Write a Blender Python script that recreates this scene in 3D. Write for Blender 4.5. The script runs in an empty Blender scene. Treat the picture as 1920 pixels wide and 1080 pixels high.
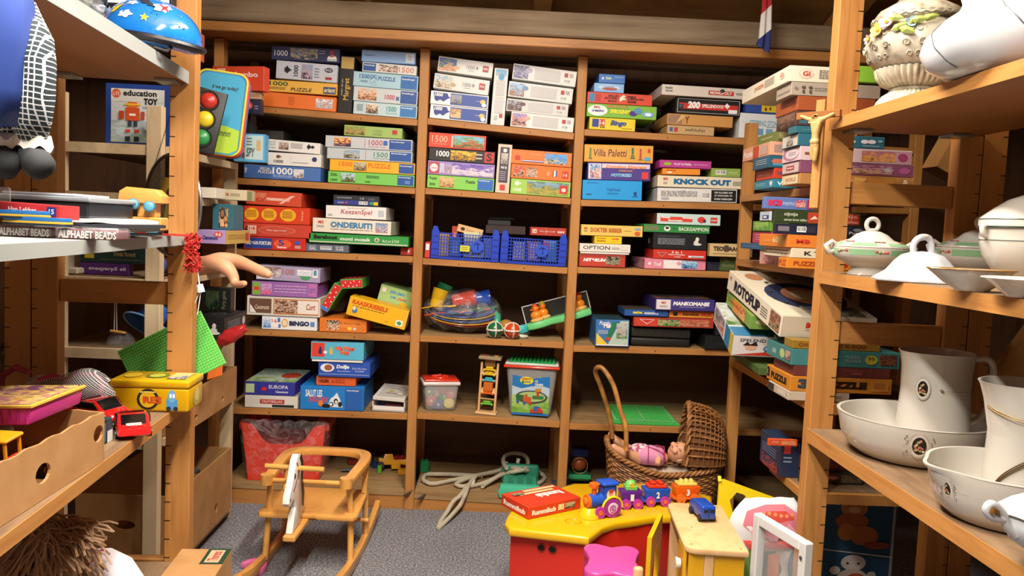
import bpy,bmesh,math,random
from mathutils import Vector,Matrix
C=bpy.context.scene.collection
PI=math.pi
R_=math.radians
# ---------------------------------------------------------------- camera
F_PX,PITCH,YAW,ROLL,H=1517.08,0.0748546,0.025496,-0.0447958,1.19
_f=Vector((math.sin(YAW)*math.cos(PITCH),math.cos(YAW)*math.cos(PITCH),-math.sin(PITCH)))
_r=Vector((math.cos(YAW),-math.sin(YAW),0)); _d=_f.cross(_r)
RT=math.cos(ROLL)*_r+math.sin(ROLL)*_d
DN=-math.sin(ROLL)*_r+math.cos(ROLL)*_d
FW=_f
CAM=Vector((0,0,H))
cam=bpy.data.objects.new('camera',bpy.data.cameras.new('camera')); C.objects.link(cam)
cam.matrix_world=Matrix.Translation(CAM)@ Matrix((RT,-DN,-FW)).transposed().to_4x4()
cam.data.sensor_width=36; cam.data.lens=36*F_PX/1920; cam.data.clip_start=0.02
sc=bpy.context.scene; sc.camera=cam
sc.view_settings.view_transform='Standard'; sc.view_settings.look='None'
sc.view_settings.gamma=1; sc.view_settings.use_curve_mapping=False
sc.view_settings.exposure=0.33
# ---------------------------------------------------------------- light
w=bpy.data.worlds.new('world'); sc.world=w; w.use_nodes=True
w.node_tree.nodes['Background'].inputs[0].default_value=(1,.93,.84,1)
w.node_tree.nodes['Background'].inputs[1].default_value=0.17
def area(name,loc,size,energy,col=(1,.95,.87),rot=(0,0,0)):
    l=bpy.data.lights.new(name,'AREA'); l.shape='RECTANGLE'; l.size,l.size_y=size
    l.energy=energy; l.color=col
    o=bpy.data.objects.new(name,l); C.objects.link(o); o.location=loc; o.rotation_euler=rot; return o
LAMPS=[((-0.3,0.5,2.33),(0.12,1.2),62),((0.12,1.7,2.40),(0.12,1.2),48)]
for _i,(_l,_s,_e)in enumerate(LAMPS):
    area('tube_light',_l,_s,_e)
    area('tube_light',(_l[0],_l[1],_l[2]+.02),_s,_e*.8,rot=(PI,0,0))  # second, upward-facing light added over each tube to brighten the ceiling
# ---------------------------------------------------------------- pixel helpers (points of the room seen at a photo pixel, at a known distance or height)
def ray(px,py):return FW+RT*((px-960)/F_PX)+DN*((py-540)/F_PX)
def atY(px,py,Y):d=ray(px,py); return CAM+d*(Y/d.y)
def atZ(px,py,Z):d=ray(px,py); return CAM+d*((Z-H)/d.z)
def atX(px,py,X):d=ray(px,py); return CAM+d*(X/d.x)
def xAt(px,z,Y):
    k=(px-960)/F_PX; n=RT-k*FW
    return -(n.y*Y+n.z*(z-H))/n.x
# ---------------------------------------------------------------- materials
def lin(h):
    h=h.lstrip('#'); o=[]
    for i in (0,2,4):
        c=int(h[i:i+2],16)/255
        o.append(c/12.92 if c<= .04045 else ((c+.055)/1.055)**2.4)
    return (*o,1)
_M={}
def nm(name):
    m=bpy.data.materials.new(name); m.use_nodes=True
    return m,m.node_tree.nodes,m.node_tree.links,m.node_tree.nodes['Principled BSDF']
def ramp(N,stops,interp='LINEAR'):
    r=N.new('ShaderNodeValToRGB'); r.color_ramp.interpolation=interp; e=r.color_ramp.elements
    while len(e)>1:e.remove(e[0])
    e[0].position=stops[0][0]; e[0].color=stops[0][1]
    for p,c in stops[1:]:
        q=e.new(p); q.color=c
    return r
def bump(N,L,B,src,st,dist=.002):
    b=N.new('ShaderNodeBump'); b.inputs['Strength'].default_value=st; b.inputs['Distance'].default_value=dist
    L.new(src,b.inputs['Height']); L.new(b.outputs[0],B.inputs['Normal'])
def wood(c1,c2,sc_=(40,40,3),rough=.55,grey=None):
    m,N,L,B=nm('wood'); tc=N.new('ShaderNodeTexCoord'); mp=N.new('ShaderNodeMapping')
    mp.inputs['Scale'].default_value=sc_; L.new(tc.outputs['Object'],mp.inputs[0])
    oi=N.new('ShaderNodeObjectInfo'); ad=N.new('ShaderNodeVectorMath'); ad.operation='ADD'
    mu=N.new('ShaderNodeMath'); mu.operation='MULTIPLY'; mu.inputs[1].default_value=57.0; L.new(oi.outputs['Random'],mu.inputs[0])
    L.new(mp.outputs[0],ad.inputs[0]); L.new(mu.outputs[0],ad.inputs[1])
    n=N.new('ShaderNodeTexNoise'); n.inputs['Scale'].default_value=1; n.inputs['Detail'].default_value=5; n.inputs['Distortion'].default_value=.6
    L.new(ad.outputs[0],n.inputs['Vector'])
    n2=N.new('ShaderNodeTexNoise'); n2.inputs['Scale'].default_value=4; n2.inputs['Detail'].default_value=2; L.new(tc.outputs['Object'],n2.inputs['Vector'])
    mx=N.new('ShaderNodeMix'); mx.data_type='FLOAT'; mx.inputs[0].default_value=.35; L.new(n.outputs[0],mx.inputs[2]); L.new(n2.outputs[0],mx.inputs[3])
    r=ramp(N,[(.3,lin(c2)),(.5,lin(c1)),(.72,lin(grey or c1))]); L.new(mx.outputs[0],r.inputs[0]); L.new(r.outputs[0],B.inputs['Base Color'])
    B.inputs['Roughness'].default_value=rough; bump(N,L,B,n.outputs[0],.25,.001)
    return m
def carpet():
    m,N,L,B=nm('carpet'); tc=N.new('ShaderNodeTexCoord')
    n=N.new('ShaderNodeTexNoise'); n.inputs['Scale'].default_value=130; n.inputs['Detail'].default_value=5; n.inputs['Roughness'].default_value=.8; L.new(tc.outputs['Object'],n.inputs['Vector'])
    n2=N.new('ShaderNodeTexNoise'); n2.inputs['Scale'].default_value=3; L.new(tc.outputs['Object'],n2.inputs['Vector'])
    r=ramp(N,[(.38,lin('3c3d42')),(.5,lin('7c7d83')),(.62,lin('b8b9be'))]); L.new(n.outputs[0],r.inputs[0])
    mx=N.new('ShaderNodeMix'); mx.data_type='RGBA'; mx.blend_type='MULTIPLY'; mx.inputs[0].default_value=.35
    L.new(r.outputs[0],mx.inputs[6]); r2=ramp(N,[(.3,(.55,.55,.55,1)),(.65,(1,1,1,1))]); L.new(n2.outputs[0],r2.inputs[0]); L.new(r2.outputs[0],mx.inputs[7])
    L.new(mx.outputs[2],B.inputs['Base Color']); B.inputs['Roughness'].default_value=1; bump(N,L,B,n.outputs[0],.8,.004); return m
def noisy(c1,c2,scale=30,rough=.8,b=.2,lo=.35,hi=.65,stretch=(1,1,1)):
    m,N,L,B=nm('noisy'); tc=N.new('ShaderNodeTexCoord'); mp=N.new('ShaderNodeMapping'); mp.inputs['Scale'].default_value=stretch
    L.new(tc.outputs['Object'],mp.inputs[0])
    n=N.new('ShaderNodeTexNoise'); n.inputs['Scale'].default_value=scale; n.inputs['Detail'].default_value=4; L.new(mp.outputs[0],n.inputs['Vector'])
    r=ramp(N,[(lo,lin(c1)),(hi,lin(c2))]); L.new(n.outputs[0],r.inputs[0]); L.new(r.outputs[0],B.inputs['Base Color'])
    B.inputs['Roughness'].default_value=rough
    if b:bump(N,L,B,n.outputs[0],b,.002)
    return m
def glass(c,rough=.08,alpha=.25,wrinkle=0):
    # thin clear plastic: mostly transparent, glossy sheen
    m,N,L,B=nm('clear'); B.inputs['Base Color'].default_value=lin(c); B.inputs['Roughness'].default_value=rough
    B.inputs['Alpha'].default_value=alpha; B.inputs['Specular IOR Level'].default_value=.9
    if wrinkle:
        tc=N.new('ShaderNodeTexCoord'); n=N.new('ShaderNodeTexNoise'); n.inputs['Scale'].default_value=wrinkle; n.inputs['Detail'].default_value=3; n.inputs['Distortion'].default_value=1.5
        L.new(tc.outputs['Object'],n.inputs['Vector']); bump(N,L,B,n.outputs[0],1,.02)
        r=ramp(N,[(.45,(alpha*.5,)*3+(1,)),(.75,(min(1,alpha*2.2),)*3+(1,))]); L.new(n.outputs[0],r.inputs[0]); L.new(r.outputs[0],B.inputs['Alpha'])
    return m
def picture(key):
    _,seed,s,cols=key.split(':'); cols=cols.split(','); s=float(s)
    m,N,L,B=nm('picture'); uv=N.new('ShaderNodeUVMap'); uv.uv_map='UVMap'
    sx=N.new('ShaderNodeSeparateXYZ'); L.new(uv.outputs[0],sx.inputs[0])
    ad=N.new('ShaderNodeVectorMath'); ad.operation='ADD'; ad.inputs[1].default_value=(float(seed)*3.7,float(seed)*1.3,0); L.new(uv.outputs[0],ad.inputs[0])
    n=N.new('ShaderNodeTexNoise'); n.inputs['Scale'].default_value=s; n.inputs['Detail'].default_value=4; n.inputs['Roughness'].default_value=.65; n.inputs['Distortion'].default_value=.8; L.new(ad.outputs[0],n.inputs['Vector'])
    v=N.new('ShaderNodeTexVoronoi'); v.inputs['Scale'].default_value=s*1.7; L.new(ad.outputs[0],v.inputs['Vector'])
    sv=N.new('ShaderNodeSeparateColor'); L.new(v.outputs['Color'],sv.inputs[0])
    a=N.new('ShaderNodeMath'); a.operation='MULTIPLY_ADD'; a.inputs[1].default_value=1.5; L.new(n.outputs[0],a.inputs[0])
    b=N.new('ShaderNodeMath'); b.operation='MULTIPLY_ADD'; b.inputs[1].default_value=.45; b.inputs[2].default_value=-.75; L.new(sv.outputs[0],b.inputs[0]); L.new(b.outputs[0],a.inputs[2])
    c=N.new('ShaderNodeMath'); c.operation='MULTIPLY_ADD'; c.inputs[1].default_value=.55; L.new(sx.outputs[1],c.inputs[0]); L.new(a.outputs[0],c.inputs[2])
    k=len(cols); r=ramp(N,[(max(0.0,.12+.8*i/k),lin(x))for i,x in enumerate(cols)],'LINEAR' if k<3 else 'B_SPLINE' if False else 'LINEAR')
    L.new(c.outputs[0],r.inputs[0]); L.new(r.outputs[0],B.inputs['Base Color']); B.inputs['Roughness'].default_value=.4; return m
NAMED={}
def MT(key):
    if not isinstance(key,str):return key
    if key in NAMED:return NAMED[key]
    if key in _M:return _M[key]
    if key[:2]== 'P:':m=picture(key)
    else:
        p=key.split('/')
        m,N,L,B=nm('paint'); B.inputs['Base Color'].default_value=lin(p[0])
        B.inputs['Roughness'].default_value=float(p[1])if len(p)>1 else .45
        if len(p)>2:B.inputs['Metallic'].default_value=float(p[2])
        if len(p)>3:B.inputs['Coat Weight'].default_value=float(p[3])
    _M[key]=m; return m
NAMED.update(
    pine=wood('b67f42','9c652c',(60,60,4)),pinex=wood('b27a3e','93602a',(4,60,60)),piney=wood('b67f42','9c652c',(60,4,60)),
    board=wood('98794f','775a38',(5,40,40),.8,'a88c62'),boardy=wood('80664a','644b32',(40,5,40),.8,'8e7656'),
    pale=wood('cdb894','b8a078',(40,40,4),.7),paley=wood('cdb894','b8a078',(40,4,40),.7),
    backp=wood('5a3a20','432a15',(3,20,20),.5,'684628'),beam=wood('7d6a52','5e4d3a',(2,30,30),.85,'94836a'),
    roof=wood('a0733c','7c5228',(3,8,8),.7,'b08348'),veneer=wood('8a5524','7a491d',(12,3,12),.5,'94602c'),
    birch=wood('dcb482','cfa26c',(30,30,3),.4),beech=wood('d89e50','ca8e42',(25,25,25),.3),beechx=wood('dda656','d09648',(3,30,30),.28),
    carpet=carpet(),wickb=noisy('7c5026','a87440',40,.5,.1),wickd=noisy('5e3c1c','7c5026',40,.5,.1),card=noisy('a87a48','b58a58',12,.8,.05),cardin=noisy('8c6238','9c7044',12,.85,.05),
    clear=glass('e8eef0',.1,.16,0),wrap=glass('f4f8fa',.1,.11,14),wrapred=glass('fff0f0',.08,.10,22),
    smoke=glass('3a2018',.25,.72,0),tub=glass('d8e0e0',.2,.35,0),dark=noisy('0c0907','16100c',9,.9,0),
    ceramic=noisy('c2bdb2','cec9bf',2.5,.12,0),ceramicw=noisy('bcc1c6','c6cace',3,.08,0),bisque=noisy('7c745e','c2bba6',26,.3,.3,.3,.55),
    skin=noisy('dca07a','e0a884',6,.5,0),skinp=noisy('e0b48a','e4bc94',6,.5,0),wallwood=wood('5a3a20','3e2714',(20,20,2),.8))
# ---------------------------------------------------------------- mesh builder
_G={}
def glyph(s,bold=0,sh=0):
    k=(s,bold,sh)
    if k in _G:return _G[k]
    cu=bpy.data.curves.new('t','FONT'); cu.body=s; cu.resolution_u=2; cu.offset=bold; cu.shear=sh
    ob=bpy.data.objects.new('t',cu); C.objects.link(ob); bpy.context.view_layer.update()
    me=bpy.data.meshes.new_from_object(ob.evaluated_get(bpy.context.evaluated_depsgraph_get()))
    V=[tuple(v.co)for v in me.vertices]; Fc=[tuple(p.vertices)for p in me.polygons]
    bpy.data.objects.remove(ob); bpy.data.meshes.remove(me); bpy.data.curves.remove(cu)
    if V:
        x0=min(v[0]for v in V); x1=max(v[0]for v in V); y0=min(v[1]for v in V); y1=max(v[1]for v in V)
        V=[((v[0]-x0)/(x1-x0+1e-9),(v[1]-y0)/(y1-y0+1e-9))for v in V]
    _G[k]=(V,Fc); return _G[k]
class MB:
    def __init__(s):s.v=[]; s.f=[]; s.m=[]; s.uv={}; s.mats=[]; s.M=Matrix()
    def mi(s,k):
        if k not in s.mats:s.mats.append(k)
        return s.mats.index(k)
    def add(s,V,Fc,mat):
        o=len(s.v); s.v+=[s.M@ Vector(v)for v in V]; i=s.mi(mat)
        for f in Fc:s.f.append([o+a for a in f]); s.m.append(i)
        return s
    def quad(s,a,b,c,d,mat):
        s.add([a,b,c,d],[(0,1,2,3)],mat); s.uv[len(s.f)-1]=[(0,0),(1,0),(1,1),(0,1)]; return s
    def box(s,x0,y0,z0,x1,y1,z1,mat,bev=0,seg=1):
        if not bev:
            V=[(x,y,z)for z in (z0,z1)for y in (y0,y1)for x in (x0,x1)]
            return s.add(V,[(0,2,3,1),(4,5,7,6),(0,1,5,4),(2,6,7,3),(0,4,6,2),(1,3,7,5)],mat)
        bm=bmesh.new(); bmesh.ops.create_cube(bm,size=1)
        for v in bm.verts:v.co=((v.co.x+.5)*(x1-x0)+x0,(v.co.y+.5)*(y1-y0)+y0,(v.co.z+.5)*(z1-z0)+z0)
        bmesh.ops.bevel(bm,geom=bm.edges[:],offset=bev,segments=seg,affect='EDGES',profile=.5)
        return s.bm(bm,mat)
    def bm(s,bm,mat):
        bm.verts.index_update(); s.add([v.co[:]for v in bm.verts],[[v.index for v in f.verts]for f in bm.faces],mat); bm.free(); return s
    def prism(s,pts,a0,a1,mat,ax='z',bev=0,seg=2):
        # polygon (2D) pushed from a0 to a1 along an axis: z -> (x,y), y -> (x,z), x -> (y,z)
        def P(p,a):return {'z':(p[0],p[1],a),'y':(p[0],a,p[1]),'x':(a,p[0],p[1])}[ax]
        n=len(pts); bm=bmesh.new()
        A=[bm.verts.new(P(p,a0))for p in pts]; B=[bm.verts.new(P(p,a1))for p in pts]
        bm.faces.new(A[::-1]); bm.faces.new(B)
        for i in range(n):bm.faces.new((A[i],A[(i+1)% n],B[(i+1)% n],B[i]))
        bmesh.ops.recalc_face_normals(bm,faces=bm.faces[:])
        if bev:
            es=[e for e in bm.edges if (e.verts[0]in A)==(e.verts[1]in A)]
            bmesh.ops.bevel(bm,geom=es,offset=bev,segments=seg,affect='EDGES',profile=.5)
        return s.bm(bm,mat)
    def frustum(s,a,b,z0,z1,mat,bev=0):
        # a,b = (x0,y0,x1,y1) rectangles at z0 and z1
        bm=bmesh.new(); q=[]
        for r,z in ((a,z0),(b,z1)):q+=[bm.verts.new((r[i],r[j],z))for i,j in ((0,1),(2,1),(2,3),(0,3))]
        for f in ((3,2,1,0),(4,5,6,7),(0,1,5,4),(1,2,6,5),(2,3,7,6),(3,0,4,7)):bm.faces.new([q[i]for i in f])
        if bev:bmesh.ops.bevel(bm,geom=bm.edges[:],offset=bev,segments=2,affect='EDGES',profile=.5)
        return s.bm(bm,mat)
    def lathe(s,prof,mat,seg=32,c=(0,0,0),sx=1,sy=1,wob=None,close=False):
        V=[]; n=len(prof)
        for j in range(seg):
            a=2*PI*j/seg
            for i,(r,z)in enumerate(prof):
                k=wob(a,i,r,z)if wob else 1
                V.append((c[0]+r*k*math.cos(a)*sx,c[1]+r*k*math.sin(a)*sy,c[2]+z))
        Fc=[(j*n+i,((j+1)% seg)*n+i,((j+1)% seg)*n+i+1,j*n+i+1)for j in range(seg)for i in range(n-1)]
        if close:Fc+=[[j*n for j in range(seg)][::-1],[j*n+n-1 for j in range(seg)]]
        return s.add(V,Fc,mat)
    def cyl(s,p0,p1,r0,r1=None,mat='ffffff',seg=16):
        return s.tube([p0,p1],[r0,r0 if r1 is None else r1],mat,seg)
    def tube(s,P,r,mat,seg=8,closed=False,flat=1,cap=True):
        P=[Vector(p)for p in P]; n=len(P)
        rr=list(r)if isinstance(r,(list,tuple))else [r]*n
        V=[]; up=None
        for i in range(n):
            t=(P[(i+1)% n]-P[i-1])if closed else (P[min(i+1,n-1)]-P[max(i-1,0)])
            t.normalize()
            if up is None:
                up=Vector((0,0,1))if abs(t.z)<.9 else Vector((1,0,0))
            up=(up-t*up.dot(t))
            if up.length<1e-5:up=t.orthogonal()
            up.normalize(); sd=t.cross(up)
            for j in range(seg):
                a=2*PI*j/seg; V.append(P[i]+sd*(math.cos(a)*rr[i])+up*(math.sin(a)*rr[i]*flat))
        Fc=[(i*seg+j,i*seg+(j+1)% seg,((i+1)% n)*seg+(j+1)% seg,((i+1)% n)*seg+j)for i in range(n if closed else n-1)for j in range(seg)]
        if not closed and cap:Fc+=[list(range(seg))[::-1],[(n-1)*seg+j for j in range(seg)]]
        return s.add([v[:]for v in V],Fc,mat)
    def ball(s,c,r,mat,seg=16,rings=10,half=False):
        rx,ry,rz=(r,r,r)if isinstance(r,(int,float))else r
        pr=[(math.cos(t),math.sin(t))for t in [(-PI/2 if not half else 0)+(PI if not half else PI/2)*i/rings for i in range(rings+1)]]
        V=[]; n=len(pr)
        for j in range(seg):
            a=2*PI*j/seg; V+=[(c[0]+rx*p*math.cos(a),c[1]+ry*p*math.sin(a),c[2]+rz*q)for p,q in pr]
        return s.add(V,[(j*n+i,((j+1)% seg)*n+i,((j+1)% seg)*n+i+1,j*n+i+1)for j in range(seg)for i in range(n-1)],mat)
    def build(s,name,parent=None,loc=(0,0,0),rot=(0,0,0),smooth=35,M=None):
        me=bpy.data.meshes.new(name); me.from_pydata([tuple(v)for v in s.v],[],s.f)
        for k in s.mats:me.materials.append(MT(k))
        me.polygons.foreach_set('material_index',s.m)
        if s.uv:
            uv=me.uv_layers.new(name='UVMap')
            for fi,q in s.uv.items():
                for li,c in zip(me.polygons[fi].loop_indices,q):uv.data[li].uv=c
        if smooth:me.polygons.foreach_set('use_smooth',[True]*len(s.f)); me.set_sharp_from_angle(angle=R_(smooth))
        me.update(); o=bpy.data.objects.new(name,me); C.objects.link(o)
        if M is not None:o.matrix_world=M
        else:o.location=loc; o.rotation_euler=rot
        if parent:o.parent=parent
        return o
def tag(o,label,cat,group=None):
    o['label']=label; o['category']=cat
    if group:o['group']=group
    return o
def thing(name,label,cat,loc=(0,0,0),rot=(0,0,0),group=None,M=None):
    o=bpy.data.objects.new(name,None); C.objects.link(o); o.empty_display_size=.05
    if M is not None:o.matrix_world=M
    else:o.location=loc; o.rotation_euler=rot
    return tag(o,label,cat,group)
def struct(name,mb,smooth=0,parent=None):
    o=mb.build(name,parent,smooth=smooth)
    if not parent:o['kind']='structure'
    return o
def stuff(o):o['kind']='stuff'; return o
# ---------------------------------------------------------------- print on faces
class Face:
    # face of a box: origin, u axis, v axis (full lengths), normal
    def __init__(s,mb,o,U,V):s.mb=mb; s.o=Vector(o); s.U=Vector(U); s.V=Vector(V); s.n=s.U.cross(s.V).normalized(); s.k=0
    def P(s,u,v):return (s.o+s.U*u+s.V*v+s.n*(.0004+.00025*s.k))[:]
    def draw(s,items):
        for it in items:
            s.k+= 1; t=it[0]
            if t== 't':
                _,txt,u0,v0,u1,v1,col=it[:7]; sh=it[7]if len(it)>7 else 0; b=it[8]if len(it)>8 else .022
                V,Fc=glyph(txt,b,sh); rot=len(it)>9
                if rot:s.mb.add([s.P(u0+(u1-u0)*(1-y),v0+(v1-v0)*x)for x,y in V],Fc,col)
                else:s.mb.add([s.P(u0+(u1-u0)*x,v0+(v1-v0)*y)for x,y in V],Fc,col)
            elif t== 'r':
                _,u0,v0,u1,v1,col=it; s.mb.quad(s.P(u0,v0),s.P(u1,v0),s.P(u1,v1),s.P(u0,v1),col)
            elif t== 'p':
                _,u0,v0,u1,v1,cols=it[:6]; sd=it[6]if len(it)>6 else (len(s.mb.f)% 17); q=it[7]if len(it)>7 else 4
                s.mb.quad(s.P(u0,v0),s.P(u1,v0),s.P(u1,v1),s.P(u0,v1),'P:%s:%s:%s'%(sd,q,cols))
            elif t== 'e':
                _,u0,v0,u1,v1,col=it; n=20
                s.mb.add([s.P((u0+u1)/2+(u1-u0)/2*math.cos(2*PI*i/n),(v0+v1)/2+(v1-v0)/2*math.sin(2*PI*i/n))for i in range(n)],[list(range(n))],col)
            elif t== 'g':
                s.mb.add([s.P(u,v)for u,v in it[1]],[list(range(len(it[1])))],it[2])
            elif t== 'b':
                _,u0,v0,u1,v1=it[:5]; rnd=random.Random(3); s.mb.quad(s.P(u0,v0),s.P(u1,v0),s.P(u1,v1),s.P(u0,v1),'f4f4f0'); s.k+= 1
                for i in range(14):
                    a=u0+(u1-u0)*(i+.6)/15; b=a+(u1-u0)/15*rnd.uniform(.25,.75); h0=v0+(v1-v0)*.2; h1=v0+(v1-v0)*.92
                    s.mb.quad(s.P(a,h0),s.P(b,h0),s.P(b,h1),s.P(a,h1),'222222')
            elif t== 'l':
                # rows of tiny unreadable print
                _,u0,v0,u1,v1,n,col=it; rnd=random.Random(n)
                for i in range(n):
                    vv=v1-(v1-v0)*(i+.2)/n; hh=(v1-v0)/n*.42; u=u0
                    while u<u1-.01:
                        d=min(rnd.uniform(.03,.11)*(u1-u0)*1.6,u1-u); s.mb.quad(s.P(u,vv-hh),s.P(u+d*.85,vv-hh),s.P(u+d*.85,vv),s.P(u,vv),col); u+= d
            elif t== 'j':
                # one jigsaw piece mark
                _,u0,v0,u1,v1,col=it
                for a,b,c,d in ((.18,.18,.78,.78),(.38,.72,.6,1),(.38,0,.6,.2),(.72,.36,1,.6)):
                    s.mb.quad(s.P(u0+(u1-u0)*a,v0+(v1-v0)*b),s.P(u0+(u1-u0)*c,v0+(v1-v0)*b),s.P(u0+(u1-u0)*c,v0+(v1-v0)*d),s.P(u0+(u1-u0)*a,v0+(v1-v0)*d),col)
def carton(w_,d_,h_,body,prints=(),top=None,topp=(),left=(),right=(),bev=.0012):
    # printed cardboard box, origin bottom front centre, front towards -Y
    mb=MB(); mb.box(-w_/2,0,0,w_/2,d_,h_,body,bev)
    if top:Face(mb,(-w_/2,0,h_),(w_,0,0),(0,d_,0)).draw([('r',.004,.004,.996,.996,top)])
    e=.004
    Face(mb,(-w_/2+e,0,e),(w_-2*e,0,0),(0,0,h_-2*e)).draw(prints)
    if topp:f=Face(mb,(-w_/2,0,h_),(w_,0,0),(0,d_,0)); f.k=2; f.draw(topp)
    if left:Face(mb,(-w_/2,d_,0),(0,-d_,0),(0,0,h_)).draw(left)
    if right:Face(mb,(w_/2,0,0),(0,d_,0),(0,0,h_)).draw(right)
    return mb
# ================================================================ room and shelving
YB=3.3          # front plane of the back shelving
b=MB(); b.box(-3.2,-2.2,-.05,3.2,4.0,0,'carpet'); struct('floor',b)
b=MB(); b.box(-3.2,3.86,0,3.2,3.95,3.4,'wallwood'); struct('wall_back',b)
b=MB(); b.box(-3.2,-2.2,0,-3.1,3.86,3.4,'wallwood'); struct('wall_left',b)
b=MB(); b.box(3.1,-2.2,0,3.2,3.86,3.4,'wallwood'); struct('wall_right',b)
b=MB(); b.box(-3.2,-2.3,0,3.2,-2.2,3.4,'b0a590'); struct('wall_front',b)
# sloping roof boards
b=MB()
zc0,zc1=1.98,3.0
b.prism([(3.86,zc0),(.6,zc1),(-2.2,zc1),(-2.2,zc1+.03),(.6,zc1+.03),(3.86,zc0+.03)],-3.1,3.1,'roof','x')
struct('ceiling',b)
b=MB(); b.box(-2.4,3.16,1.926,2.6,3.36,2.02,'beam',.006); b.box(-2.4,3.175,1.888,2.6,3.35,1.9255,'pinex',.003); struct('trim_1',b)
b=MB(); b.box(-2.4,3.50,1.90,2.6,3.60,1.98,'beam',.004); struct('trim_2',b)
for i,x in enumerate((-.62,.12,1.35)):
    b=MB(); b.prism([(3.5,2.0),(.6,2.91),(.6,2.99),(3.5,2.085)],x,x+.07,'roof','x'); struct('trim_%d'%(3+i),b)
b=MB(); b.M=Matrix.Translation((1.5,2.75,1.35))@ Matrix.Rotation(R_(26),4,'Y'); b.box(-.05,0,.1,.05,.1,.9,'roof'); struct('trim_6',b)
b=MB(); b.M=Matrix.Translation((1.62,2.35,.85))@ Matrix.Rotation(R_(32),4,'Y'); b.box(-.06,0,-.1,.06,.06,1.2,'roof'); struct('trim_7',b)

# ---- back shelving: three bays between posts, shelves sag and tilt a little
PX=[-1.02,xAt(794.5,1.0,YB)-.0,xAt(1078,1.0,YB),1.02,1.72]
PXA=xAt(783.5,1.05,YB); PXB=xAt(1074,1.05,YB)
bays={0:(-1.10,PXA),1:(PXA,PXB),2:(PXB,1.72)}
SHP={  # pixel line of each shelf's front top edge: level -> bays
 1:[(490,199,784,224),(800,221,1078,250),(1094,242,1388,259)],
 2:[(458,334,780,352),(796,352,1074,372),(1088,374.5,1388,382)],
 3:[(467,468,777,481),(793,484,1064,502),(1081,500.6,1366,510)],
 4:[(467,617,773,630),(789,629,1059,642),(1074,648,1364,656)],
 5:[(459,765,769,776),(785,774,1051,791),(1067,794,1270,801)],
 6:[(459,906,764,920),(782,925,943,935),(1060,938,1200,944)]}
SH={}
for lv,rows in SHP.items():
    for bay,(a,y0,c,y1)in enumerate(rows):
        p=atY(a,y0,YB); q=atY(c,y1,YB); SH[bay,lv]=(p.x,p.z,(q.z-p.z)/(q.x-p.x))
def shz(bay,lv,x):s=SH[bay,lv]; return s[1]+(x-s[0])*s[2]
SD=.52; ST=.022
unit=thing('shelving_unit','tall brown wooden shelving along the back wall, full of boxed games','shelving',(0,YB,0))
def upart(mb,name,smooth=0):
    o=mb.build(name,unit,smooth=smooth); o.matrix_parent_inverse=Matrix.Translation((0,-YB,0)); return o
for x in (-1.12,PXA,PXB,1.72):
    b=MB(); b.box(x-.019,YB-.006,0,x+.019,YB+.05,1.885,'pine',.002); upart(b,'post')
    b=MB(); b.box(x-.019,YB+SD-.05,0,x+.019,YB+SD,1.885,'pine'); upart(b,'post')
def tiltM(x,z,t):return Matrix.Translation((x,0,z))@ Matrix.Rotation(-math.atan(t),4,'Y')
for (bay,lv),(x0,z0,t)in sorted(SH.items()):
    xa,xb=bays[bay]; xa+= .02; xb-= .02
    if lv== 6:continue
    b=MB(); b.M=tiltM(xa,shz(bay,lv,xa),t); L_=(xb-xa)
    b.box(0,YB+.012,-ST+.004,L_,YB+SD-.052,0,'board'); b.box(0,YB,-ST-.004,L_,YB+.012,.0,'pinex',.0015)
    for k in range(2):b.cyl((L_*(.25+.45*k),YB-.001,-.015),(L_*(.25+.45*k),YB+.002,-.015),.003,None,'5a3a18',6)
    upart(b,'shelf_board',40)
    for xx in (xa,xb-.02):
        b=MB(); b.box(xx,YB+.055,shz(bay,lv,xx)-ST-.016,xx+.014,YB+SD-.055,shz(bay,lv,xx)-ST-.001,'piney'); upart(b,'cleat')
for bay in (0,1,2):
    xa,xb=bays[bay]; xa+= .02; xb-= .02; x0,z0,t=SH[bay,6]
    b=MB(); b.M=tiltM(xa,shz(bay,6,xa),t); L_=xb-xa
    b.box(0,YB+.0,-ST,L_,YB+SD-.052,0,'board'); upart(b,'shelf_board')
    b=MB(); b.box(xa,YB+.004,.0,xb,YB+.03,shz(bay,6,xa)-ST-.003,'pinex'); upart(b,'plinth')
b=MB(); b.box(-1.14,YB+SD,.0,1.74,YB+SD+.012,1.885,'backp'); upart(b,'back_panel')
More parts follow.
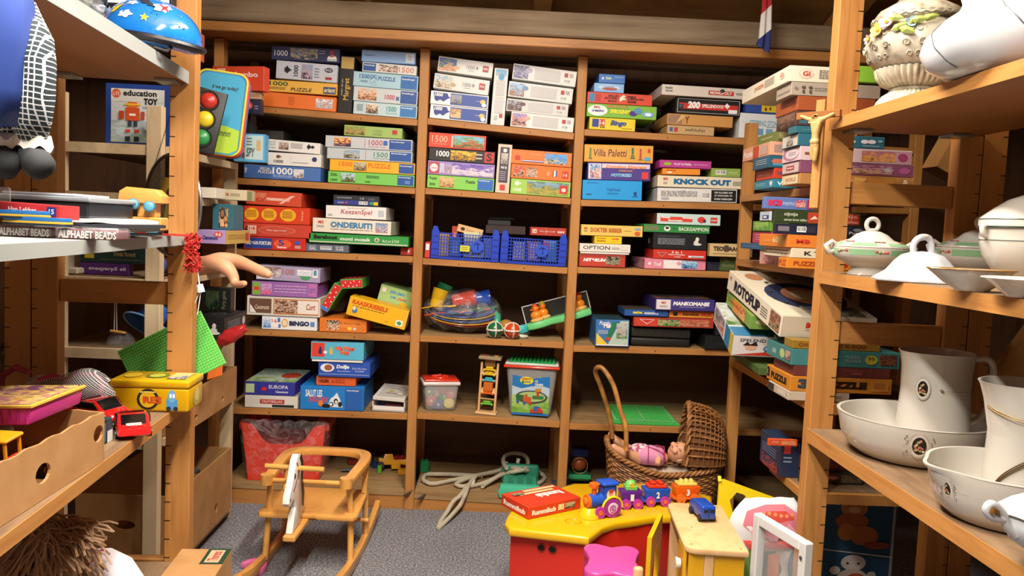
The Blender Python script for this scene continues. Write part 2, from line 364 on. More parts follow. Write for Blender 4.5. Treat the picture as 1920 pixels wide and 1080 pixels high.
# ---- near units left (grey shelves) and right (brown shelves) of the aisle: notched end frames
def notched(mb,x0,y0,x1,y1,z0,z1,side,first=.03,mat='pine'):
    # square post with saw cuts down the edge facing the shelves
    mb.box(x0,y0,z0,x1,y1,z1,mat,.0015); z=z0+first
    while z<z1:
        if side<0:mb.box(x0-.0006,y0-.0006,z,x0+.014,y1,z+.0022,'120a04')
        else:mb.box(x1-.014,y0-.0006,z,x1+.0006,y1,z+.0022,'120a04')
        z+= .05
def near_unit(label,M,s,shelves,smat,edge,depth,zt,rails,ylen=1.45,prot=0):
    # s=-1: shelves run to the left of the aisle; local origin at aisle post foot, -Y towards the camera
    u=thing('shelving_unit',label,'shelving',M=M)
    W=.062
    def X(a,b):return (min(a*s,b*s),max(a*s,b*s))
    for yy in (0,-ylen):
        for xo in (0,depth,depth+.065):
            if yy and xo>depth:continue
            a,b2=X(xo,xo+W); mb=MB(); notched(mb,a,yy,b2,yy+.045,0,zt,s,.03); mb.build('post',u,smooth=0)
        for z in rails:
            a,b2=X(W+.001,depth-.001); mb=MB(); mb.box(a,yy+.01,z,b2,yy+.04,z+.058,'pinex',.002); mb.build('rail',u,smooth=0)
    for z,th,smat,edge in shelves:
        a,b2=X(-prot,depth+.03); y0=-ylen+.0455
        mb=MB(); mb.box(a,y0,z-th,b2,-.0015,z-.002,'veneer' if edge!= 'pinex' else 'boardy'); mb.box(a,y0,z-.0019,b2,-.0015,z,smat)
        ea,eb=X(-prot-.0025,-prot-.0001); mb.box(ea,y0,z-th-.001,eb,-.002,z-.0002,edge)
        mb.build('shelf_board',u,smooth=0)
        for xx in (.03,depth-.06):
            a,b2=X(xx,xx+.05); mb=MB(); mb.box(a,-.07,z-th-.007,b2,-.0018,z-th-.0012,'9a9a94/.4/.8'); mb.build('shelf_support',u,smooth=0)
    return u
pl=atY(338,540,2.1); pr=atY(1562,540,2.1)
ML=Matrix.Translation((pl.x+.031,2.1,0))@ Matrix.Rotation(R_(5.0),4,'Z')
MR=Matrix.Translation((pr.x-.035,2.1,0))
SL=(1.545,1.133,.70); SR=(1.503,1.112,.693)
LU=near_unit('near left wooden rack with grey shelves and notched orange posts',ML,-1,[(SL[0],.03,'b4b4ae/.6','9da3a0'),(SL[1],.024,'b4b4ae/.6','9da3a0'),(SL[2],.026,'boardy','piney'),(.27,.026,'boardy','piney')],'boardy','9da3a0',.33,2.1,[.95,.215],prot=-.018)
RU=near_unit('near right wooden rack with brown shelves holding white crockery',MR,1,[(SR[0],.027,'veneer','piney'),(SR[1],.03,'boardy','piney'),(SR[2],.034,'boardy','piney')],'veneer','piney',.34,2.2,[1.29,.92,.2],prot=.006)
# ---- further racks that carry on behind the near ones
def rack(label,xs,ys,ztops,shelves,mat,mx,pw=.045):
    u=thing('shelving_unit',label,'shelving',(xs[0],ys[0],0)); inv=Matrix.Translation((-xs[0],-ys[0],0))
    def put(mb,n):o=mb.build(n,u,smooth=0); o.matrix_parent_inverse=inv
    for i,x in enumerate(xs):
        for j,y in enumerate(ys):
            b=MB(); b.box(x-pw/2,y,0,x+pw/2,y+.03,ztops[i][j],mat,.0015); put(b,'post')
    for z in shelves:
        ye=ys[1]-.001
        if isinstance(z,tuple):z,ye=z
        b=MB(); b.box(xs[0]-pw/2-.0,ys[0]+.031,z-.022,xs[1]+pw/2,ye,z,mx[0]);
        e=xs[0]if xs[0]>0 else xs[1]; sg=-1 if xs[0]>0 else 1
        x0=e+sg*pw/2; b.box(min(x0,x0+sg*.01),ys[0]+.031,z-.024,max(x0,x0+sg*.01),ye,z,mx[1]); put(b,'shelf_board')
        b=MB(); b.box(xs[0]+pw/2,ys[0]+.004,z-.03,xs[1]-pw/2,ys[0]+.026,z-.0,mx[1]); put(b,'rail')
    return u
rack('pale unpainted wood rack behind the near left rack',(-1.30,-1.015),(2.44,3.13),((1.53,1.53),(1.50,1.385)),(1.385,1.24,.985,.77,.495,.06),'pale',('boardy','paley'))
TX=0.975
rack('brown wooden rack packed with puzzle boxes between the crockery rack and the back wall',(TX,1.36),(2.30,3.12),((1.05,1.63),(1.70,1.70)),(1.351,1.106,.717,(.45,2.60)),'pine',('boardy','piney'))
# ================================================================ boxed games and puzzles on the back shelving
RB='1d4f9c'; W_='f0efea'; K_='161616'; RED='c8281c'; GR='c9ccca'; NAVY='262a5e'
CITY='3a3a48,8a7a6a,d8b080,e8c890'; MEAD='2c5a20,6a9a30,c8c890,7ab0d8'; DUSK='241c30,5a4668,c86a4a,f0b890'
OLD='2a2420,6a5040,b89878,e8dcc8'; SEA='1c3a6a,3a78b8,b0c8c0,e8b080'; FLOW='285a20,c83828,e8b040,70a8d0'
def stack(bay,lv,items,yo=.006,z0=None,Y=None,cat=None):
    z=z0; Yd=Y if Y else YB
    for it in items:
        xl,xr,h,body,pr,label=it[:6]; o=it[6]if len(it)>6 else {}
        Yf=Yd+yo+o.get('y',0); hh=h*Yf/F_PX; d=o.get('d',.27)
        if z is None:
            zz=shz(bay,lv,(bays[bay][0]+bays[bay][1])/2); xc=(xAt(xl,zz,Yf)+xAt(xr,zz,Yf))/2; z=shz(bay,lv,xc)+.0025
        if 'dz' in o:z+= o['dz']
        tl=SH[bay,lv][2]if bay is not None else 0; tl+= o.get('t',0)
        x0=xAt(xl,z+hh/2,Yf); x1=xAt(xr,z+hh/2,Yf); yaw=o.get('yaw',0)
        if yo+o.get('y',0)>-.005:x0=max(x0,bays[bay][0]+.0255); x1=min(x1,bays[bay][1]-.0255)
        wd=(x1-x0)/math.cos(R_(yaw)); xc=(x0+x1)/2
        mb=carton(wd,d,hh-.002,body,pr,o.get('top'),o.get('tp',()),o.get('L',()),o.get('R',()))
        ex=abs(o.get('t',0))*wd/2; z+= ex
        M=Matrix.Translation((xc,Yf+abs(math.sin(R_(yaw)))*wd/2,z))@ Matrix.Rotation(R_(yaw),4,'Z')@ Matrix.Rotation(-math.atan(tl),4,'Y')
        c=o.get('cat')or cat or 'board game'
        nmx={'board game':'game_box','jigsaw puzzle':'puzzle_box'}.get(c,c.replace(' ','_')+'_box')
        if o.get('lid'):
            k=o['lid']; t=thing('game_box',label,c,M=M); e=hh-.0012
            b2=MB(); b2.box(-wd/2+.004,.004,0,wd/2-.004,d-.004,e*k+.001,o.get('base',W_)); b2.build('box_base',t,smooth=0)
            mb=carton(wd,d,e*(1-k),body,pr,o.get('top'),o.get('tp',()),o.get('L',()),o.get('R',())); mb.build('lid',t,(0,0,e*k),smooth=0)
        else:
            ob=mb.build(nmx,smooth=0,M=M); tag(ob,label,c)
        z+= hh+ex
    return z
def rav(bg,num,numcol,pal,sd=1,blue=RB,red=0):
    p=[('r',.74,0,1,1,blue),('t','Ravensburger',.76,.72,.95,.9,'f4f4f4'),('p',.19,.06,.38,.94,pal,sd),('t',num,.52,.38,.68,.85,numcol),('t','Ravensburger Puzzle',.52,.12,.7,.28,numcol,0,0),('l',.04,.2,.15,.85,5,'77807c')]
    if red:p.append(('r',.46,.05,.465,.95,'d04060'))
    return p
JP='jigsaw puzzle'
# ---- left bay, top shelf
stack(0,1,[
 (474,630,27,'e8762c',[('p',.76,.12,.97,.88,'8a8a92,d8d8e0,b07040,e8e8f0',2),('l',.42,.15,.5,.85,6,'c05a1c')],'plain orange puzzle box at the bottom left of the top shelf'),
 (495,632,22,'e9b44a',[('t','1000',.06,.52,.32,.98,'1f5c2c'),('t','PUZZLE',.36,.06,.66,.42,'3a2c14',.2),('r',.82,0,1,.7,'3a4a80'),('t','ariant',.83,.15,.99,.6,'e8d8a0',.2),('l',.06,.1,.3,.4,2,'7a5a20')],'yellow box with green 1000 printed on its end, above the plain orange box',{'t':.02}),
 (517,632,33,'c3c8d2',[('j',.1,.3,.24,.75,'15151a'),('t','1000',.28,.15,.36,.85,'202028',0,.02,1),('p',.41,.04,.6,.96,'2a2a40,8a6a80,c0a8b0,90a0c0',5),('e',.8,.55,.94,.85,'20242c'),('r',.82,.1,.93,.25,'a82020'),('l',.63,.1,.72,.8,4,'8890a0'),('t','RGS',.82,.62,.92,.78,'c3c8d2')],'pale grey box with black jigsaw mark, under the navy box',{'d':.2}),
 (509,637,26,'2c2f58',[('t','1000',.03,.25,.23,.72,'e8e8f0',0,0),('p',.27,.04,.68,.96,'2a2c50,5a5a60,b0a070,606a90',3),('e',.83,.04,.97,.5,'f0f0f0'),('r',.83,.04,.97,.28,'f0f0f0'),('t','S',.86,.35,.94,.92,'c03028'),('t','Schmidt',.84,.08,.96,.2,'303030'),('l',.7,.5,.8,.9,2,'9090b0')],'navy box numbered 1000 on top of the upper left stack',{'t':.03})],cat=JP)
stack(0,1,[(634,661,104,'171512',[('r',0,.79,1,1,'b89850'),('t','Margret',.3,.22,.85,.62,'d8b040',0,.01,1),('t','mehr als ein',.1,.3,.22,.6,'e0d8c0',0,0,1)],'black upright puzzle box with a gold top end',{'d':.2})],cat=JP,yo=.012)
stack(0,1,[
 (662,783,24,'bfd6da',rav(0,'1500','3f9a98',OLD,4,'2a78b8'),'pale turquoise puzzle box at the bottom right of the left bay top shelf'),
 (662,784,27,'c9d2d4',[('r',.74,0,1,1,RB),('t','Ravensburger',.76,.72,.96,.9,W_),('p',.06,.04,.36,.96,'5a3c2c,b07848,e8b080,d8c8b8',7,6),('t','1000',.49,.22,.65,.62,'d03858'),('r',.67,.2,.72,.5,'406a9a'),('l',.02,.1,.05,.9,4,'889')]if 0 else [('r',.74,0,1,1,RB),('t','Ravensburger',.76,.72,.96,.9,W_),('p',.06,.04,.36,.96,'5a3c2c,b07848,e8b080,d8c8b8',7,6),('t','1000',.49,.22,.65,.62,'d03858'),('r',.67,.2,.72,.5,'406a9a')],'grey puzzle box with a hazy skyline picture and pink 1000'),
 (662,784,27,'a9cfdc',[('t','1500',.08,.55,.24,.92,'1f56a0'),('t','PUZZLE',.38,.5,.65,.82,'1f56a0'),('p',.25,.08,.36,.9,'7ab0d0,c0dce8,5a8ab0',2),('r',.74,0,1,1,'1f66b0'),('t','Ravensburger',.76,.66,.96,.84,W_),('l',.1,.25,.22,.42,2,'5a80a0')],'light blue box with blue 1500 PUZZLE print, third in its stack'),
 (679,781,18,'d6d8d4',[('r',0,0,.24,1,RB),('t','Ravensburger',.02,.6,.22,.85,W_),('p',.3,.06,.66,.94,'3a2018,c09880,f0e8e0,6a5040',9),('t','1500',.68,.15,.97,.85,'d87030',0,0)],'narrow white box with an orange 1500 at its right end'),
 (678,779,22,'8db3e4',[('r',.83,.05,.99,.95,'d8e0ea'),('l',.87,.2,.96,.8,4,'8890b0'),('t','Magnificent',.04,.5,.24,.62,'303a70'),],'plain pale blue box topping the right stack of the left bay',{'t':.02})],cat=JP)
# ---- left bay, second shelf
stack(0,2,[
 (457,601,26,'4670b4',[('t','SPECIAL',.2,.68,.34,.9,W_),('t','PUZZLE',.18,.38,.36,.64,W_),('t','1000',.37,.35,.64,.95,W_),('t','100 x PIECES PUZZLE',.38,.12,.64,.3,'c8d8f0',0,0),('p',.65,.12,.79,.88,'6a5a58,c8b8b0,e0e0e8',3),('t','SP',.0,.35,.03,.8,W_)],'blue box reading SPECIAL PUZZLE 1000 at the bottom of its stack'),
 (502,602,24,'e6e4e0',[('j',.12,.55,.25,.9,'7a4a34'),('t','1000',.1,.12,.28,.42,'2a2a2a'),('e',.84,.4,.94,.85,'2a3a66'),('l',.46,.15,.78,.3,1,'888'[0]*6),('r',.43,.05,.434,.95,'b0b0b0')],'white box with a brown jigsaw mark and 1000, lower of two white ones'),
 (494,600,21,'e9e8e4',[('t','PIECE',.02,.72,.2,.95,'8aa0a8'),('t','JIGSAW',.04,.4,.2,.66,'8aa0a8'),('t','PUZZLE',.04,.1,.2,.34,'8aa0a8'),('p',.26,.1,.44,.9,'5a4038,a08070,c8b8a8',8),('j',.76,.35,.86,.9,'181818'),('j',.84,.45,.92,.8,'181818'),('l',.48,.3,.7,.9,4,'a0a0a0')],'white box reading PIECE JIGSAW PUZZLE, upper of two white ones',{'t':-.03})],cat=JP)
stack(0,2,[(452,531,24,'34302e',(),'plain charcoal box behind the white puzzle boxes')],yo=.1,z0=shz(0,2,-.9)+.155)
stack(0,2,[
 (615,777,22,'76c855',[('r',.81,0,1,1,RB),('t','Ravensburger',.82,.74,.97,.9,W_),('p',.14,.04,.31,.96,'3a2a20,6a5a40,7aa060,b8d0e0',6),('t','1500',.02,.1,.1,.32,'1c3c18'),('t','Puzzle',.43,.1,.49,.28,'1c3c18'),('l',.02,.6,.1,.9,2,'1c3c18'),('l',.44,.55,.6,.85,2,'2c5c28'),('r',.9,.15,.96,.5,'5a80c0')],'green puzzle box at the bottom right of the second shelf, left bay'),
 (618,780,22,'eeb01c',[('r',.82,0,1,1,RB),('t','Ravensburger',.83,.68,.98,.85,W_),('t','1500',.1,.45,.26,.9,'e0701c'),('t','PUZZLE',.45,.42,.72,.88,'e0701c'),('p',.28,.06,.43,.94,'3a2a18,8a7a50,c8c0a0',4)],'yellow puzzle box with orange 1500 PUZZLE print'),
 (613,773,21,'bfc8cc',rav(0,'1500','3a9a58','2a3820,6a6a48,c8c0a8,88b0d0',5,RB,1)[:3]+[('r',.45,.05,.455,.95,'d04060'),('t','1500',.55,.35,.72,.88,'2f8a50',0,0),('t','Ravensburger Puzzle',.55,.1,.76,.26,'2f8a50',0,0)],'grey puzzle box with a green 1500, above the yellow one'),
 (610,773,22,'c4c9ce',[('r',.74,0,1,1,RB),('t','Ravensburger',.76,.7,.92,.86,W_),('p',.09,.04,.29,.96,'241c30,5a4668,c86a3a,f0c070',8),('r',.45,.05,.455,.95,'d04060'),('t','1000',.5,.34,.66,.88,'c83050',0,0),('t','Ravensburger Puzzle',.5,.1,.7,.24,'c83050',0,0),('r',.67,.4,.72,.85,'2a6ab0')],'grey puzzle box with a pink-red 1000 and a fiery picture'),
 (645,754,20,'9dbb62',[('p',0,.02,.36,.98,'3a5020,8a6a30,c8a060,7a9a40',11),('t','1000',.5,.35,.66,.78,'8a9a58'),('r',.84,.35,.93,.85,'b82828'),('l',.5,.12,.68,.25,1,'5a6a40')],'lime green box with an autumn animal picture, top of its stack',{'t':-.01})],cat=JP)
# ---- left bay, third shelf
stack(0,3,[
 (457,573,24,RED,[('r',0,0,.46,1,'24408c'),('t','RAD VAN FORTUIN',.02,.35,.44,.7,W_),('e',.48,.05,.78,.95,'e85a30'),('t','5',.56,.35,.66,.9,'2a3a90'),('t','Games',.54,.1,.7,.3,W_),('r',.84,.5,.92,.85,'3060b0'),('l',.84,.1,.94,.4,3,W_)],'long blue and red quiz game box at the bottom left of the third shelf'),
 (457,583,25,'c8402c',[('t','6',.0,.15,.05,.85,'201008'),('e',.2,.15,.78,.9,'d87860'),('e',.22,.2,.76,.85,'c84a34'),('t','Mens erger je niet!',.34,.4,.64,.62,'f0d8c8',.1,0),('r',.05,.12,.18,.9,'f0c8b0'),('t','1-6',.07,.5,.16,.82,RED),],'red game box with an oval scroll frame on its end'),
 (457,581,32,'d83c18',[('e',-.0,.1,.22,.95,'f0b020'),('e',.26,.1,.5,.95,'f0b020'),('e',.55,.1,.8,.95,'f0b020'),('l',.03,.3,.19,.8,5,'8a4010'),('l',.3,.3,.46,.8,5,'8a4010'),('l',.59,.3,.75,.8,5,'8a4010'),('t','Vlinderspel',.88,.15,.92,.85,'f8d090',0,0,1)],'orange-red game box with three yellow flower shapes on its side'),
 (461,565,27,'cf4a2c',[('p',.12,.2,.36,.9,'b02818,d85838,e89070',4),('r',.36,.3,.8,.55,'e8a088'),('t','de gekke keuken',.4,.36,.66,.5,W_,.1),('g',[(.6,.1),(.66,.1),(.9,.8),(.82,.8)],'f0c0b0')],'glossy red game box topping the left stack of the third shelf',{'t':-.025})])
stack(0,3,[
 (571,654,16,'5c6474',[('t','THE LITTLE',.08,.6,.24,.85,'c8ccd4'),('t','GIRL',.08,.12,.26,.55,'d8dce4'),('r',.35,.2,.62,.8,'c8ccd4'),('t','COULD BE',.37,.45,.6,.7,'404858'),('t','YOU GET',.7,.55,.9,.85,'d8dce4'),('t','PLANE',.72,.12,.9,.5,'d8dce4')],'slate grey small game box under the long green game',{'y':.01}),
 (579,766,19,'2f9640',[('t','Bereboot',.04,.4,.28,.95,'0c1c0c',0,.06),('t','monti mozaik',.31,.32,.62,.78,'f0f4e8',0,.02),('e',.66,.28,.71,.88,'d8d8c0'),('t','6',.67,.4,.7,.78,'303030'),('t','Art.nr.5154',.74,.3,.91,.7,'e8f0d8',0,0),('r',0,0,1,.12,'e0dcc8')],'long green mosaic game box under the white boxes',{'t':-.005}),
 (586,733,27,'e4dccb',[('t','MB',.06,.62,.13,.88,'d04030'),('t','ONDERUIT!',.22,.35,.77,.85,'3f7fa8',0,.05),('l',.22,.16,.78,.26,1,'6a6a6a'),('p',.81,.12,.97,.9,'d87860,3060a0,e8d8c8,4080b8',5,6),('l',.04,.3,.14,.5,2,'8a8a8a')],'cream game box with big blue capitals, on the long green mosaic box',{'t':-.01,'d':.3}),
 (611,724,24,'e8e6e4',[('t','KeezenSpel',.24,.2,.78,.78,'b03038',.15,.01),('r',.88,.2,.98,.8,'b8c4cc'),('l',.02,.08,.1,.3,2,'607080'),('l',.35,.85,.7,.95,1,'c89090')],'white game box with red fancy lettering'),
 (625,711,20,'22252e',[('r',0,0,1,.5,'2a3c90'),('t','CLICFORMERS',.06,.72,.4,.88,'b8b8c0',0,.01),('t','CE',.58,.66,.68,.88,'c8c8d0',0,0),('b',.56,.06,.76,.44),('e',.8,.08,.9,.42,'3aa048'),('r',.9,.02,.995,.4,'e8c020'),('e',.24,.1,.3,.3,'d04040'),('l',.08,.1,.22,.3,2,'d0d0e0'),('r',.76,.55,.92,.85,'4a4c58')],'dark blue game box with a barcode, topping its stack',{'d':.2})])
stack(0,3,[(751,784,15,'c8382c',[('r',.6,.3,.75,.8,'f0e0d8')],'small red box at the far right of the left bay third shelf')],yo=.05)
stack(1,3,[(793,806,30,'c8382c',[('r',0,.5,1,.95,'e8e8ec')],'red and white box squeezed beside the left blue crate')],yo=.01)
# ---- left bay, fourth shelf
z=stack(0,4,[(491,594,26,'e8ecf0',[('p',.0,.05,.15,.95,'2a60b0,4a90d8,e0e8f0',3,8),('r',.16,.12,.27,.92,'f4f0f0'),('t','1-6',.17,.5,.26,.85,RED),('e',.35,.15,.48,.9,'e8b050'),('t','B',.38,.3,.46,.75,W_),('t','BINGO',.5,.3,.88,.72,'1c2450',0,.06),('r',.9,.3,.98,.7,'5a90c8'),('r',.28,.6,.33,.95,'4080c8'),('r',.3,.1,.34,.4,'4080c8')],'white and blue bingo game box at the bottom of its stack')])
z=stack(0,4,[(463,600,37,'d8d4cc',[('r',.02,.08,.33,.92,'6a4a3a'),('t','Constructo',.1,.3,.3,.55,'d8c8b0',.2),('g',[(.03,.1),(.12,.1),(.03,.6)],'e8e4dc'),('r',.36,.06,.995,.94,'c87830'),('r',.375,.12,.99,.88,'e8e4dc'),('p',.38,.13,.7,.87,'4a2a1c,8a5a40,e0c8b0,6a4030',7,5),('t','Cort',.82,.35,.95,.7,'a84020',.2)],'white box with brown horse picture, third from the top of its stack')],z0=z,yo=.0)
z=stack(0,4,[
 (472,595,28,'9a68b0',[('r',0,0,.12,1,'7ab040'),('r',.02,.35,.1,.65,'d84030'),('p',.13,.05,.3,.9,'d04070,e878a0,a870b8,c8a0d0',6),('r',.88,0,1,1,'c070b0'),('t','GITI',.89,.3,.98,.65,'3a60a0'),('l',.34,.15,.85,.85,3,'c8a0d0')],'purple toy box with a green left end, under the lilac one',{'d':.22}),
 (480,600,28,'a9a0c0',[('r',0,.0,.25,1,'d8d4dc'),('p',.0,.2,.38,.98,'6a4a3a,e8e0e0,b8a8b0,8a6a58',4),('t','100',.4,.45,.6,.9,'b07a8a',0,.04),('t','Doctor Compendium',.3,.18,.7,.36,'d8d0e0',0,0),('e',.7,.1,.86,.6,'4a9a60'),('p',.64,.4,.88,.9,'e8e8f0,c0c8d8,f0f0f4',2,6),('r',.89,.3,.98,.95,'e8e8f0'),('r',.91,.5,.96,.9,'5a90b8')],'lilac game box with green dice picture topping its stack',{'d':.22,'t':-.02})],z0=z,yo=-.005)
stack(0,4,[(599,687,26,'de7a28',[('p',.14,.05,.42,.92,'3a2418,d87828,f0e0c8,202020',5,6),('r',.42,.3,.8,.7,'e88a3c'),('t','101 Dieren Puzzle',.42,.62,.88,.78,'5a2a10',0,0),('e',.6,.1,.7,.4,'f0d040'),('e',.72,.1,.8,.35,'c8c8d0')],'orange box with a tiger head at the bottom of the fourth shelf',{'cat':JP})])
def tilted(c0,c1,hpx,d,Y,ang,body,pr,label,name='game_box',cat='board game',yaw=0,dz=0,**k):
    # c0,c1 pixel ends of the bottom front edge
    p=atY(*c0,Y); q=atY(*c1,Y); wd=(q-p).length; a=math.atan2(q.z-p.z,q.x-p.x)
    hh=hpx*Y/F_PX; mb=carton(wd,d,hh,body,pr,k.get('top'),k.get('tp',()),k.get('L',()),k.get('R',()))
    M=Matrix.Translation((p+q)/2+Vector((0,0,dz)))@ Matrix.Rotation(-a,4,'Y')@ Matrix.Rotation(R_(yaw),4,'Z')
    return tag(mb.build(name,smooth=0,M=M),label,cat)
dots=[('e',u,v,u+.05,v+.14,'f4f0f0')for u,v in ((.1,.3),(.22,.6),(.35,.2),(.45,.55),(.6,.7),(.72,.25),(.85,.6),(.55,.15))]
# spotted box leaning open on its corner: two hinged halves
t=thing('game_box','red white-spotted box with green edges, lying open and tilted on the fourth shelf','board game',(0,0,0))
pa=atY(609,589,YB+.02); pb=atY(638,543,YB+.02); pc=atY(680,541,YB+.03)
for i,(p,q)in enumerate(((pa,pb),(pb,pc))):
    wd=(q-p).length; a=math.atan2(q.z-p.z,q.x-p.x)
    mb=MB(); mb.box(0,0,-.012,wd,.2,.028,'4aa048',.002); fc=Face(mb,(0,0,-.012),(wd,0,0),(0,0,.04))
    fc.draw([('r',.02,.12,.98,.88,'d02828')]+dots+([('r',0,0,.12,1,'4a78c8')]if i== 0 else []))
    f2=Face(mb,(0,0,.028),(wd,0,0),(0,.2,0)); f2.draw([('r',.03,.06,.97,.94,'d02828')]+dots)
    mb.build('box_half',t,smooth=0,M=Matrix.Translation(p+Vector((0,0,.014)))@ Matrix.Rotation(-a,4,'Y'))
tilted((648,590),(758,620),36,.12,YB-.012,0,'eeb516',[('t','KAASKRIEBELS',.04,.66,.66,.93,'d04818',.1,.04),('l',.06,.5,.62,.6,1,'8a5a20'),('e',.07,.14,.16,.5,'4878a8'),('e',.07,.3,.13,.56,'e8d8b0'),('r',.84,.08,.96,.42,'f0f0e8'),('e',.86,.14,.94,.36,'3a9a40'),('r',.835,.04,.838,.96,'c89010'),('l',.66,.12,.72,.17,1,'8a5a20')],'bright yellow game box tilted down to the right on the fourth shelf',dz=.002)
tilted((706,570),(768,588),34,.2,YB+.125,0,'a9cf86',[('r',.04,.65,.16,.92,'f0e8e0'),('t','pim pam',.3,.62,.75,.88,'5a98c8',0,.05),('t','pet',.35,.34,.52,.55,'5a98c8',0,.05),('t','piets',.56,.34,.85,.55,'d87858',0,.05),('e',.65,.08,.95,.3,'e8c020')],'light green game box tilted behind the bright yellow one',dz=.012)
# ---- left bay, fifth shelf
stack(0,5,[
 (459,558,24,'d8d6d0',[('r',.28,.32,.76,.75,'b03028'),('t','YALP/YRELLAG',.31,.42,.72,.66,'f0e0d8',0,.01),('r',.52,0,.95,.25,'2a2826')],'white box with a red name bar under the blue quiz box',{'d':.3,'top':'b8b0a8','tp':[('p',.05,.05,.95,.95,'c8b8a8,a89080,d8d0c8',3)]}),
 (459,553,26,'33379a',[('t','EUROPA',.48,.5,.88,.82,'e8e8f4',0,.01),('t','Clementoni',.62,.14,.88,.34,'e8e8f4'),('e',.33,.3,.44,.65,'d02838'),('r',.0,.1,.18,.9,'b8d0a0'),('r',.27,0,.275,1,'181a60')],'blue geography game box with a map picture on top',{'d':.3,'y':.004,'top':'8ab090','tp':[('p',.02,.02,.98,.98,'7aa868,b8c890,c8d8d8,90b8a0',4,5),('e',.55,.3,.95,.7,'c84838'),('r',.28,0,.29,1,'d8d8d0')]})])
stack(0,5,[
 (563,682,46,'1f7fd0',[('t','SALUT LES',.07,.55,.34,.88,W_,0,.03),('t','PINGOUINS!',.12,.3,.44,.56,'d84820',.3,.03),('r',.71,0,1,1,'2460b0'),('t','Ravensburger',.74,.84,.94,.93,W_),('g',[(.42,.1),(.68,.1),(.64,.42),(.58,.78),(.53,.6),(.48,.5)],'dfeaf0'),('e',.53,.25,.6,.5,'20242c'),('e',.45,.12,.53,.34,'20242c'),('e',.6,.12,.67,.36,'20242c'),('e',.46,.16,.51,.3,'f0f0f0'),('e',.55,.28,.59,.42,'f0f0f0'),('e',.28,.12,.36,.4,'e88030'),('e',.34,.08,.48,.24,'181c20')],'large bright blue game box with penguins on a snowy hill'),
 (593,667,18,'d8602c',[('t','HALMA',.05,.25,.32,.8,'5a1c18',0,.05),('t','et SOLO',.38,.25,.74,.8,'a83018',0,.03)],'flat orange-red box under the blue and white fairground box',{'d':.24,'y':.01}),
 (597,694,29,'2a55b8',[('e',.02,.3,.3,.95,'e8f0f8'),('e',.1,.4,.26,.88,'9a6040'),('t','Dolfje',.34,.5,.6,.88,'e8f0f8',.2,.05),('l',.36,.32,.62,.42,1,'c8d8f0'),('t','Dolle Mille Halma',.66,.55,.95,.7,'d0d8f0',0,0),('t','Rummikub!',.72,.36,.9,.5,'d0d8f0',0,0),('r',0,.12,1,.15,'c0d0f0')],'deep blue game box second from the top of its stack',{'d':.3}),
 (583,682,38,'58b8dc',[('r',0,.1,.25,1,'d84430'),('e',.13,.25,.2,.62,'262c70'),('e',.145,.55,.19,.75,'262c70'),('e',.34,.25,.41,.62,'e8b838'),('e',.355,.55,.4,.75,'e8b838'),('t','Wie Weet',.45,.55,.84,.82,'e86838',.1,.08),('t','Wat?',.55,.28,.74,.55,'e86838',.1,.08),('e',.23,.3,.3,.5,'f4f4f4')],'turquoise game box with red left end and two pawns, topping its stack',{'lid':.12,'d':.3,'y':-.01,'top':'68b0cc','tp':[('p',0,0,.55,1,'c85038,48505a,78b8cc,58a8cc',4)],'R':[('t','Wie Weet',.1,.5,.8,.8,'e0b090')]})])
# ---- middle bay, top shelf
def kint(pal,sd):return [('p',0,.02,.33,.98,pal,sd,5),('e',.28,.2,.4,.5,pal.split(',')[1]),('t','1000',.52,.36,.68,.66,'8a8a88',0,.02),('j',.69,.38,.75,.66,'8a8a88'),('r',.83,.3,.94,.78,'b03028'),('t','KING',.85,.46,.92,.62,W_),('l',.55,.2,.68,.28,1,'a8a8a8')]
def blu(pal,sd):return [('r',.34,0,1,1,'3450a0'),('g',[(.03,.95),(.28,.95),(.3,.7),(.34,.6),(.28,.45),(.22,.2),(.16,.35),(.1,.18),(.06,.3)],'2a3c90'),('t','1000',.05,.62,.2,.92,W_,.15,.04),('p',.35,.12,.54,.9,pal,sd),('e',.87,.3,.97,.7,'e8c060'),('e',.9,.05,.99,.4,'d8e0e8'),('l',.8,.45,.9,.55,1,'c8d0f0')]
stack(1,1,[
 (800,913,26,'e9eaee',blu('c89868,e8d0a0,b07848',3),'blue and white 1000-piece box at the bottom left of the middle top shelf'),
 (803,915,25,'e9eaee',blu('383c44,787c84,989ca4',6),'blue and white 1000-piece box with a grey photo, second from bottom'),
 (812,916,28,'dfdfda',kint('6a5a40,c0a078,e0d8c0,8ab8d0',3),'white 1000-piece box with rocky village picture, below the topmost',{'t':-.04,'d':.2}),
 (820,923,28,'e3e2dd',kint('c87850,e0b080,3a6a30,2050a8',8),'white 1000-piece box with red roofs and blue sky, topmost in the middle bay left stack',{'t':-.03,'d':.2})],cat=JP)
def back_(pal,sd):return [('p',0,.02,.24,.98,pal,sd,5),('e',.2,.5,.3,.85,pal.split(',')[-2]),('r',.34,.1,.76,.9,'c3c3c0'),('r',.82,.55,.88,.85,'b03028'),('b',.82,.1,.92,.4),('l',.9,.55,.97,.85,4,'a0a0a0')]
stack(1,1,[
 (957,1077,28,'e0e0dc',back_('303040,a06858,f0a890,8a80c0',2),'white puzzle box with a tower at sunset, bottom of the right stack',{'d':.2}),
 (949,1065,24,'d2d2cc',back_('18141a,4a4038,6a3038,a0a8b0',6),'white puzzle box with a dark tree picture, second from bottom',{'d':.2}),
 (952,1073,29,'dcdcd8',back_('6a4838,c08860,6a90b8,a0c0e0',4),'white puzzle box with a blue sky cathedral, second from the top',{'d':.2,'t':-.02}),
 (960,1080,29,'dededa',back_('383858,6a6a9a,b0a8c0,484870',9),'white puzzle box with a violet-blue picture, topmost right in the middle bay',{'d':.2,'t':-.03})],cat=JP)
